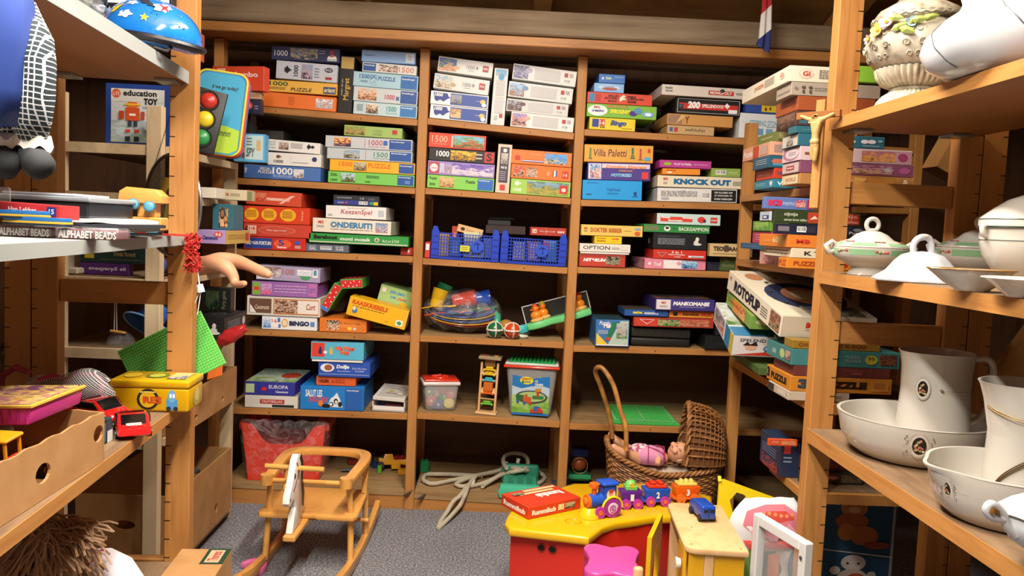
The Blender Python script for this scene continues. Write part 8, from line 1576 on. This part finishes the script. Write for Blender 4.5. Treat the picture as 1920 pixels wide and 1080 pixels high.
# ornate bisque urn
c=Vector((rx(1716,1.90,1.6),1.90,S1)); t=thing('urn','ornate off-white porcelain urn with fluted foot and applied flowers','urn',c)
flute=lambda n,a_:(lambda a,i,r,z:1+a_*abs(math.sin(n*a/2)))
b=MB(); b.lathe([(0,0),(.088,0),(.09,.006),(.082,.012),(.078,.02)],'bisque',64); b.lathe([(.073,.018),(.062,.032),(.048,.042)],'bisque',288,wob=flute(36,.10)); b.lathe([(.05,.04),(.054,.044),(.05,.05)],'bisque',48); b.build('foot',t,smooth=50)
b=MB(); b.lathe([(.047,.05),(.066,.058),(.077,.075),(.081,.092)],'bisque',288,wob=flute(36,.10)); b.build('fluted_cup',t,smooth=50)
b=MB(); b.lathe([(.07,.088),(.088,.096),(.105,.118),(.113,.145),(.108,.17),(.098,.188),(.09,.195)],'bisque',96,wob=lambda a,i,r,z:1-.03*max(0,math.cos(9*a))**8); b.build('bowl',t,smooth=60)
for k in range(9):
    a0=2*PI*k/9; b=MB()
    for s_ in (-1,1):
        for (az,zz,sc2)in ((.10,.165,.011),(.14,.135,.009),(.08,.112,.007)):
            P_=[]
            for q in range(14):
                th=q*.55; rr=sc2*(1-q/16); a=a0+s_*(az+rr*math.cos(th)/.11); z=zz+rr*math.sin(th); R0=.114-.9*abs(z-.145)**1.35*1.6
                P_.append(((R0+.002)*math.cos(a),(R0+.002)*math.sin(a),z))
            b.tube(P_,.0018,'bisque',5)
    b.build('scroll_relief',t,smooth=80)
b=MB(); b.lathe([(.09,.194),(.1,.198),(.101,.206),(.094,.21)],'bisque',60); b.tube([(.099*math.cos(2*PI*k/120),.099*math.sin(2*PI*k/120),.203+.002*math.sin(k*1.6))for k in range(120)],.004,'bisque',6,True); b.lathe([(.094,.21),(.085,.225),(.06,.24),(.045,.246)],'bisque',60,wob=flute(30,.03)); b.lathe([(.045,.246),(.05,.25),(.03,.265),(.012,.28),(.018,.29),(0,.3)],'bisque',32); b.build('lid',t,smooth=60)
for s_ in (1,):
    b=MB(); b.tube([(.09,.0,.20),(.115,-.01,.205),(.128,-.01,.185),(.12,0,.15),(.108,0,.135)],[.008,.011,.01,.009,.006],'bisque',10); b.build('handle',t)
def flower(par,p,n,r,col,name='flower'):
    n=Vector(n).normalized(); u=n.orthogonal().normalized(); v=n.cross(u); p=Vector(p); b=MB()
    for k in range(5):
        a=2*PI*k/5; d=u*math.cos(a)+v*math.sin(a); c_=p+d*r*.6+n*.004
        V=[p[:]]+[(c_+d*(r*.5*math.cos(q))+n.cross(d)*(r*.5*math.sin(q))+n*(.004*math.cos(q))).to_tuple()for q in [2*PI*j/10 for j in range(10)]]
        b.add(V[1:],[list(range(10))],col+'/.25'); b.add([(Vector(x)-n*.002).to_tuple()for x in V[1:]],[list(range(10))[::-1]],col+'/.25')
    b.ball((p+n*.004)[:],.0045,'e0b838/.3',10,6); b.build(name,par,smooth=60)
flower(t,(-.098,-.05,.185),(-.8,-.6,.4),.017,'e0a8a8'); flower(t,(-.108,-.03,.172),(-.9,-.4,.1),.015,'e8b860'); flower(t,(-.06,-.085,.178),(-.4,-.9,.3),.012,'90b8c8'); flower(t,(-.118,-.01,.155),(-1,-.1,0),.010,'e0b0a8')
b=MB()
for x,y,z,ax in ((-.08,-.075,.17,.3),(-.07,-.09,.16,-.4),(-.05,-.098,.182,0),(-.03,-.103,.186,.2),(-.085,-.066,.192,-.2)):
    p=Vector((x,y,z)); n=Vector((x,y,0)).normalized(); u=Vector((-n.y,n.x,ax)).normalized(); v=n.cross(u)
    L_=[(-.018,0),(-.008,.008),(.008,.007),(.02,0),(.008,-.007),(-.008,-.008)]
    b.add([(p+u*a+v*c_+n*.006).to_tuple()for a,c_ in L_]+[(p+n*.011).to_tuple()],[(i,(i+1)% 6,6)for i in range(6)],'98a858/.3')
b.build('leaves',t,smooth=0)
# big white swirled tureen base
c=Vector((rx(1893,1.50,1.6),1.50,S1)); t=thing('vase','large glossy white swirled vase at the outer end of the top shelf','vase',c)
sw=lambda a,i,r,z:1+.035*math.sin(5*(a+z*6))
b=MB(); b.lathe([(0,.0),(.1,.002),(.128,.02),(.142,.05),(.138,.08),(.118,.102),(.09,.12),(.08,.138),(.09,.17),(.12,.21),(.15,.25),(.16,.30)],'ceramicw',96,wob=sw); b.build('body',t,smooth=80)
b=MB()
for k in range(5):
    P_=[]
    for q in range(36):
        z=.01+.24*q/35; prof=[(0,.1),(.02,.128),(.05,.142),(.08,.138),(.102,.118),(.12,.09),(.138,.08),(.17,.09),(.21,.12),(.25,.15)]
        r=next(prof[i][1]+(prof[i+1][1]-prof[i][1])*(z-prof[i][0])/(prof[i+1][0]-prof[i][0])for i in range(len(prof)-1)if prof[i][0]<= z<= prof[i+1][0]+1e-6)
        a=2*PI*k/5+PI*1.5/5-z*6; P_.append((r*.967*math.cos(a),r*.967*math.sin(a),z))
    b.tube(P_,.0016,'404448/.4',5)
b.build('dark_line',t)
b=MB(); b.tube([(.09,-.11,.2),(.06,-.135,.19),(.05,-.15,.21),(.07,-.14,.24)],[.008,.01,.01,.008],'c89048/.3/.4',10); b.build('gilt_ornament',t)
def oval(nm_,t,prof,mat,sx,sy,seg=64,wob=None,loc=(0,0,0),**k):
    b=MB(); b.lathe(prof,mat,seg,sx=sx,sy=sy,wob=wob); return b.build(nm_,t,loc,smooth=70)
# floral green-banded tureens
def tureen(px,Y,label,r=.098,rot=0,s=1.0):
    c=Vector((rx(px,Y,S2r+.05),Y,S2r)); t=thing('tureen',label,'tureen',c,(0,0,R_(rot)))
    oval('bowl',t,[(0,0),(.055*s,0),(.05*s,.008),(.044*s,.018),(.062*s,.026),(.088*s,.040*s),(r*.975,.048*s),(r,.063*s),(r*1.0,.066*s),(r*.95,.066*s)],CW,1,.72)
    oval('lid',t,[(r*.98,.067*s),(r*.985,.070*s),(r*.8,.078*s),(r*.55,.086*s),(r*.4,.098*s),(r*.22,.106*s),(0,.108*s)],CW,1,.72)
    b=MB(); b.tube([(.016*math.cos(2*PI*k/20),0,.122*s+.015*math.sin(2*PI*k/20))for k in range(20)],.0055,CW,10,True); b.ball((0,0,.109*s),(.016,.008,.005),CW,14,8); b.build('ring_knob',t,smooth=80)
    for s_ in (-1,1):b=MB(); b.tube([(s_*r*.97,0,.055*s),(s_*(r+.012),0,.052*s),(s_*(r+.018),0,.068*s),(s_*(r+.004),0,.078*s),(s_*r*.9,0,.07*s)],[.006,.007,.007,.006,.005],CW,8); b.build('handle',t,smooth=80)
    b=MB(); rnd=random.Random(int(px))
    def band(a0,a1,z0,z1,r0,r1,mat):
        n=8; V=[]
        for k in range(n+1):a=a0+(a1-a0)*k/n; V+=[(r0*1.006*math.cos(a),r0*1.006*math.sin(a)*.72,z0),(r1*1.006*math.cos(a),r1*1.006*math.sin(a)*.72,z1)]
        b.add(V,[(2*k,2*k+2,2*k+3,2*k+1)for k in range(n)],mat)
    for k in range(6):
        a=-PI/2-.95+k*1.05
        band(a,a+.7,.0485*s,.062*s,r*.978,r*1.0,'84b084/.2'); band(a,a+.7,.0715*s,.0782*s,r*.96,r*.805,'84b084/.2')
        for q in range(4):
            aa=a+.68+q*.09; rr=r*(.965+rnd.uniform(-.01,.01)); col=('b85850','5c8850','c88070')[q% 3]
            b.ball((rr*1.006*math.cos(aa),rr*1.006*math.sin(aa)*.72,.0565*s+rnd.uniform(-.002,.003)),(.0048,.0048,.004),col+'/.3',8,6)
            b.ball((r*.75*math.cos(aa),r*.75*math.sin(aa)*.72,.0805*s),(.004,.004,.0015),col+'/.3',8,6)
    b.build('floral_band',t,smooth=60)
tureen(1632,1.96,'floral tureen with green bands and ring knob at the end of the middle shelf',rot=6)
tureen(1838,2.0,'second floral tureen with green bands, half hidden behind the white lid',.108,-8,1.15)
# upturned fluted lid
c=Vector((rx(1728,1.72,S2r+.03),1.72,S2r+.0005)); t=thing('cloche','plain white fluted bell-shaped cover with looped handle on the middle shelf','lid',c,(0,0,R_(10)))
oval('bell',t,[(.103,0),(.104,.003),(.09,.012),(.075,.022),(.06,.042),(.045,.056),(.025,.063),(0,.065)],'ceramicw',1,.8,96,lambda a,i,r,z:1+.035*math.cos(8*a)*(1 if r>.06 else .3))
b=MB(); b.tube(curve3([(-.022,0,.058),(-.024,0,.078),(-.012,0,.092),(.008,0,.094),(.018,0,.084),(.022,0,.062)]),.007,'ceramicw',10); b.ball((.0,0,.096),(.016,.008,.006),CW,12,8); b.build('looped_handle',t,smooth=80)
# shell dishes
c=Vector((rx(1824,1.43,S2r+.02),1.43,S2r)); t=thing('serving_dish','small white scalloped sauce dish with gilt rim on the middle shelf','dish',c)
oval('dish',t,[(0,.002),(.03,.0),(.033,.004),(.05,.015),(.066,.034),(.07,.038),(.066,.038),(.045,.016),(0,.008)],CW,1,.62,96,lambda a,i,r,z:1+.06*abs(math.sin(4*a))*(r>.04)+.15*(r>.06)*max(0,-math.cos(a))**12)
b=MB(); b.tube([(.0715*(1+.05*abs(math.sin(4*a))+.15*max(0,-math.cos(a))**12)*math.cos(a),.0715*.62*(1+.05*abs(math.sin(4*a)))*math.sin(a),.0385)for a in [2*PI*k/96 for k in range(96)]],.0012,'a88048/.3/.5',5,True); b.build('gilt_rim',t)
c=Vector((rx(1930,1.30,S2r+.02),1.30,S2r)); t=thing('serving_dish','shallow white dish at the outer end of the middle shelf, under the big bowl','dish',c)
oval('dish',t,[(0,.002),(.035,.0),(.04,.006),(.055,.018),(.075,.03),(.073,.032),(.05,.022),(0,.008)],CW,1,.8,64)
c=Vector((rx(1934,1.62,S2r+.06),1.62,S2r)); t=thing('soup_tureen','large round white tureen with a dark green line, right end of the middle shelf','tureen',c)
oval('bowl',t,[(0,0),(.045,0),(.05,.006),(.045,.014),(.07,.035),(.09,.065),(.098,.1),(.095,.118),(.098,.122),(.093,.122)],CW,1,1,64)
oval('lid',t,[(.1,.123),(.1,.135),(.098,.14),(.075,.16),(.05,.178),(.02,.19),(0,.19)],CW,1,1,64)
for z,r_,c_ in ((.121,.0985,'1c3c28/.3'),(.095,.0975,'506858/.3'),(.137,.0995,'606860/.3')):b=MB(); b.tube([(r_*math.cos(2*PI*k/64),r_*math.sin(2*PI*k/64),z)for k in range(64)],.0014 if z!= .095 else .0006,c_,5,True); b.build('painted_line',t)
b=MB(); b.tube([(-.092,0,.10),(-.108,-.005,.105),(-.11,-.005,.12),(-.098,0,.125)],.006,CW,8); b.build('handle',t,smooth=80)
# wash basins and jugs
def medallion(par,prof_r,a,z,rw,rh,ring=True):
    b=MB(); n=24
    def P3(u,v,k):aa=a+u/prof_r(z+v); R=prof_r(z+v)+k; return (R*math.cos(aa),R*math.sin(aa),z+v)
    for s_,col,k in ((1.5,'b8b2a4/.25',.0006),(1.3,'d8d4c8/.2',.0012),(1.0,'201c18/.3',.0018),):
        V=[P3(0,0,k)]+[P3(rw*s_*math.cos(q),rh*s_*math.sin(q),k)for q in [2*PI*i/n for i in range(n)]]; b.add(V,[(0,i+1,(i+1)% n+1)for i in range(n)],col)
    rnd=random.Random(7)
    for i in range(16):
        u,v=rnd.uniform(-.6,.6)*rw,rnd.uniform(-.65,.65)*rh; q=.22*rw; V=[P3(u+q*math.cos(x),v+q*math.sin(x),.0024+.0001*i)for x in (0,1.05,2.1,3.14,4.2,5.25)]; b.add(V,[list(range(6))],('c89878','98a070','d8c8a8','b86858')[i% 4]+'/.3')
    if ring:
        for s_ in (-1,1):
            for q in range(8):th=s_*(.2+q*.3); uu=s_*rw*(1.75+.25*math.sin(q*2)); vv=rh*(1.1-q*.3); b.tube([P3(uu,vv,.001),P3(uu+s_*.003,vv-.003,.001),P3(uu+.001,vv-.006,.001)],.0005,'5a4838',4)
            b.tube([P3(s_*rw*2.1,0,.001),P3(s_*rw*4.5,.001,.001),P3(s_*rw*8,.002,.001)],.0005,'8a8478',4)
    b.build('painted_medallion',par,smooth=60)
def basin(px,Y,r,h,label,ma,rot=0,sy=1,spout=False):
    c=Vector((rx(px,Y,S3r+h),Y,S3r)); t=thing('wash_basin',label,'basin',c,(0,0,R_(rot)))
    wob=(lambda a,i,r_,z:1+(.14*max(0,math.cos(a-PI))**30 if z>h*.8 else 0))if spout else None
    oval('basin',t,[(0,0),(r*.66,0),(r*.72,.004),(r*.85,h*.22),(r*.94,h*.5),(r*.97,h*.8),(r*1.0,h*.97),(r*1.0,h),(r*.955,h),(r*.93,h*.82),(r*.90,h*.5),(r*.82,h*.2),(r*.77,.012),(0,.011)],CW,1,sy,96,wob)
    medallion(t,lambda z:r*(.93+.04*(z-h*.5)/(h*.3)),R_(ma),h*.62,.014 if not spout else .008,.020 if not spout else .011)
    b=MB(); rr=r*.955; b.tube([(rr*math.cos(2*PI*k/96),rr*sy*math.sin(2*PI*k/96),h*.7)for k in range(96)],.0006,'8a8478/.4',4,True); b.tube([(r*math.cos(2*PI*k/96)*(1),r*sy*math.sin(2*PI*k/96),h*.985)for k in range(96)],.0007,'6a5a48/.4',4,True); b.build('painted_line',t)
    return t,c
t1,c1=basin(1716,1.86,.172,.098,'large white wash basin with oval flower medallion and a jug standing in it',246)
t2,c2=basin(1893,1.44,.138,.098,'second white wash basin with spout, nearer the outer end of the bottom shelf',192,spout=True)
def jug(px,Y,z,r0,r1,h,label,lipd,hand,mprof,deco):
    c=Vector((rx(px,Y,z+h/2),Y,z)); t=thing('water_jug',label,'jug',c)
    lip=lambda a,i,r_,zz:1+(.22*max(0,math.cos(a-R_(lipd)))**6)*(max(0,(zz-h*.8)/(h*.2))if zz>h*.8 else 0)
    oval('jug_body',t,[(0,0),(r0*.95,0),(r0,.006),(r0*1.02,h*.1),(r0*.99,h*.3),(r0*.95,h*.6),(r1*.98,h*.85),(r1*1.02,h*.97),(r1*1.05,h),(r1*1.0,h),(r1*.93,h*.9),(r0*.9,h*.5),(r0*.9,.02),(0,.012)],CW,1,1,72,lip)
    a=R_(hand); d=Vector((math.cos(a),math.sin(a),0)); P_=[d*(r1*.9)+Vector((0,0,h*.93)),d*(r1+.03)+Vector((0,0,h*.95)),d*(r1+.045)+Vector((0,0,h*.82)),d*(r1+.042)+Vector((0,0,h*.5)),d*(r1+.022)+Vector((0,0,h*.34)),d*(r0*.93)+Vector((0,0,h*.28))]
    b=MB(); b.tube(curve3(P_),.0095,CW,12,flat=.8); b.build('handle',t,smooth=80)
    return t
j1=jug(1752,1.87,S3r+.018,.079,.078,.232,'tall white water jug with small oval medallion standing in the large basin',200,-12,None,None)
medallion(j1,lambda z:.079,R_(222),.15,.011,.018,False)
b=MB(); b.tube([(.0805*math.cos(a),.0805*math.sin(a),.150)for a in [R_(250+k*5)for k in range(16)]],.0005,'8a7868',4); b.ball((.0802*math.cos(R_(250)),.0802*math.sin(R_(250)),.152),(.004,.004,.002),'9a7858/.4',8,6); b.build('painted_line',j1)
j2=jug(1920,1.45,S3r+.018,.064,.072,.235,'white water jug with gold ribbon decoration standing in the nearer basin',185,0,None,None)
b=MB()
for k in range(2):b.tube([((.069+.0006)*math.cos(a)*(1.03+.001*q),(.069)*math.sin(a)*1.05,.188+.004*k-.02*math.sin((a-R_(170))*.8))for q,a in enumerate([R_(175+4*q)for q in range(30)])],.0009,'a8884c/.3/.5',5)
for k in range(3):b.tube([(.0655*math.cos(a),.0655*math.sin(a),.03+.004*k+.075*((a-R_(195))/1.0)**.6)for a in [R_(196+3.2*q)for q in range(22)]],.0011,'6a5030/.3/.4',5)
a0=R_(262); b.tube([((.067+.002)*math.cos(a0+.2*math.cos(q)),.069*math.sin(a0+.2*math.cos(q)),.12+.017*math.sin(q))for q in [2*PI*k/20 for k in range(20)]],.002,'b89858/.3/.5',6,True)
b.build('gold_ribbon',j2,smooth=80)
# sauce tureen
c=Vector((rx(1985,1.2,S3r+.05),1.2,S3r)); t=thing('sauce_tureen','small white lidded tureen with gold and blue painting nearest the camera','tureen',c,(0,0,R_(0)))
oval('foot',t,[(0,0),(.038,0),(.036,.006),(.02,.016),(.02,.024)],'ceramicw',1,1,48)
oval('bowl',t,[(.02,.022),(.05,.034),(.075,.052),(.085,.075),(.082,.09)],'ceramicw',1,.8,72,lambda a,i,r,z:1+.03*math.cos(10*a))
oval('lid',t,[(.088,.0915),(.088,.095),(.07,.108),(.04,.122),(.015,.13),(0,.132)],'ceramicw',1,.8,72,lambda a,i,r,z:1+.03*math.cos(10*a))
b=MB(); b.tube(curve3([(-.075,-.01,.06),(-.09,-.01,.075),(-.1,-.01,.095),(-.118,-.012,.108),(-.125,-.012,.10),(-.115,-.012,.088),(-.095,-.01,.085)]),.007,'ceramicw',10); b.build('scroll_handle',t,smooth=80)
b=MB(); b.tube([(-.112,-.0185,.098),(-.120,-.019,.102),(-.122,-.019,.096)],.004,'a87838/.25/.8',8); b.build('gilt_mark',t)
b=MB()
for k in range(5):b.tube([(-.05+.006*k,-.045+.003*k,.112+.002*k),(-.045+.012*math.cos(k*1.3),-.045+.01*math.sin(k*1.3),.1145)],.0012,'5878b8/.4',5)
b.build('blue_sprig',t)
for k,(px,py)in enumerate(((1612,775),(1890,893))):
    p=(Vector((rx(px,1.95,S3r+.06),1.95,S3r))if k== 0 else Vector((rx(px-25,1.33,S3r+.04),1.36,S3r)))
for bt,cx,cy in ((t1,-.115,.02),(t2,-.035,-.085)):
    b=MB(); b.box(-.016,-.008,.02,.016,.008,.034,'ceramic',.004,3); b.build('soap_rest',bt,(cx,cy,.014),(0,0,.4))
# things seen under the shelf and behind
for k in range(7):
    b=MB(); b.lathe([(0,0),(.05,.001),(.08,.012),(.08,.0135),(.05,.0025),(0,.0015)],'d8d8d8/.2' if k else 'c8ccd4/.2',36); X=rx(1792,1.98,.27); o=tag(b.build('plate',loc=(X,1.98,.245+k*.0045)),'white and blue plate in the low stack under the crockery shelf','plate','stack of plates under the crockery shelf')
tag(MB().box(-.09,-.09,0,.09,.09,.243,'4a3420/.8').build('wooden_crate',smooth=0,loc=(rx(1792,1.98,.27),1.98,0)),'plain dark crate under the low stack of plates','crate')
b=MB(); b.lathe([(0,0),(.05,0),(.075,.03),(.08,.05),(.076,.05),(.05,.01),(0,.008)],'b8a818/.3',36); b.cyl((0,0,-.215),(0,0,-.001),.06,None,'3a2c20',20); tag(b.build('bowl',loc=(rx(1853,1.80,.25),1.80,.216)),'yellow bowl on a dark stand at the floor below the crockery','bowl')
# crucifix hanging from the post
p=atY(1524,300,2.13); t=thing('crucifix','small wooden crucifix with carved cream figure hanging beside the right post','crucifix',(p.x,2.12,0),(0,0,R_(-52)))
zt=atY(1545,195,2.12).z; zb=atY(1527,392,2.12).z; O_=t.location
t.location=(atY(1524,300,2.10).x-.004,2.06,zb); L_=zt-zb
b=MB(); b.box(-.012,-.004,0,.012,.006,L_,'pine',.001); b.build('upright_beam',t)
b=MB(); b.box(-.065,-.006,L_*.83,.055,.004,L_*.83+.018,'veneer',.001); b.build('cross_beam',t)
zc_=L_*.83
V=[(0,-.016,zc_-.035),(0,-.018,zc_-.06),(0,-.018,zc_-.08),(.0,-.018,zc_+.0),(-.003,-.022,zc_+.012),(-.02,-.014,zc_-.004),(-.05,-.012,zc_+.012),(.02,-.014,zc_-.004),(.045,-.012,zc_+.012),(-.006,-.02,zc_-.115),(-.003,-.016,zc_-.15),(.006,-.02,zc_-.115),(.003,-.018,zc_-.155),(0,-.018,zc_-.012)]
V=[(x,y,zc_+(z-zc_)*.72)for x,y,z in V]; fig=skinned('carved_figure',[Vector(v)for v in V],[(0,1),(1,2),(0,13),(13,3),(3,4),(13,5),(5,6),(13,7),(7,8),(2,9),(9,10),(2,11),(11,12)],[.011,.009,.010,.005,.010,.006,.004,.006,.004,.007,.005,.007,.005,.009],'b8965c/.5',None); fig.parent=t
b=MB(); b.ball((0,-.02,zc_-.06),(.012,.010,.010),'c0a068/.5',14,10); b.build('loincloth',t)
# flag hanging from the roof
p=atY(1430,100,3.05); t=thing('flag','small red, white and blue flag hanging folded from the roof beam','flag',(p.x,3.05,p.z))
b=MB(); zz=[0,.07,.13,.19,.26,.34]; n=12
for i,(z0_,z1_,col)in enumerate(((.16,.36,'b02830/.9'),(.07,.16,'d8d4d0/.9'),(.0,.07,'28346c/.9'))):
    V=[]
    for k in range(n+1):
        u=-1+2*k/n
        for z in (z0_,z1_):w2=.026*(.35+.65*(1-z/.4)); V.append((u*w2+.004*math.sin(z*14),.007*math.sin(u*6),z+(.03*(1-u)*.5 if z== 0 else (.02*u if z<.3 else 0))))
    V+=[(x,y+.0015,z)for x,y,z in V]
    b.add(V,[(2*k,2*k+2,2*k+3,2*k+1)for k in range(n)]+[(2*n+2+2*k+1,2*n+2+2*k+3,2*n+2+2*k+2,2*n+2+2*k)for k in range(n)],col)
b.build('cloth',t,smooth=80)
b=MB(); b.cyl((0,0,.355),(.0,0,.50),.0015,None,'3c3028',5); b.build('string',t)
# clear tape round the rear post
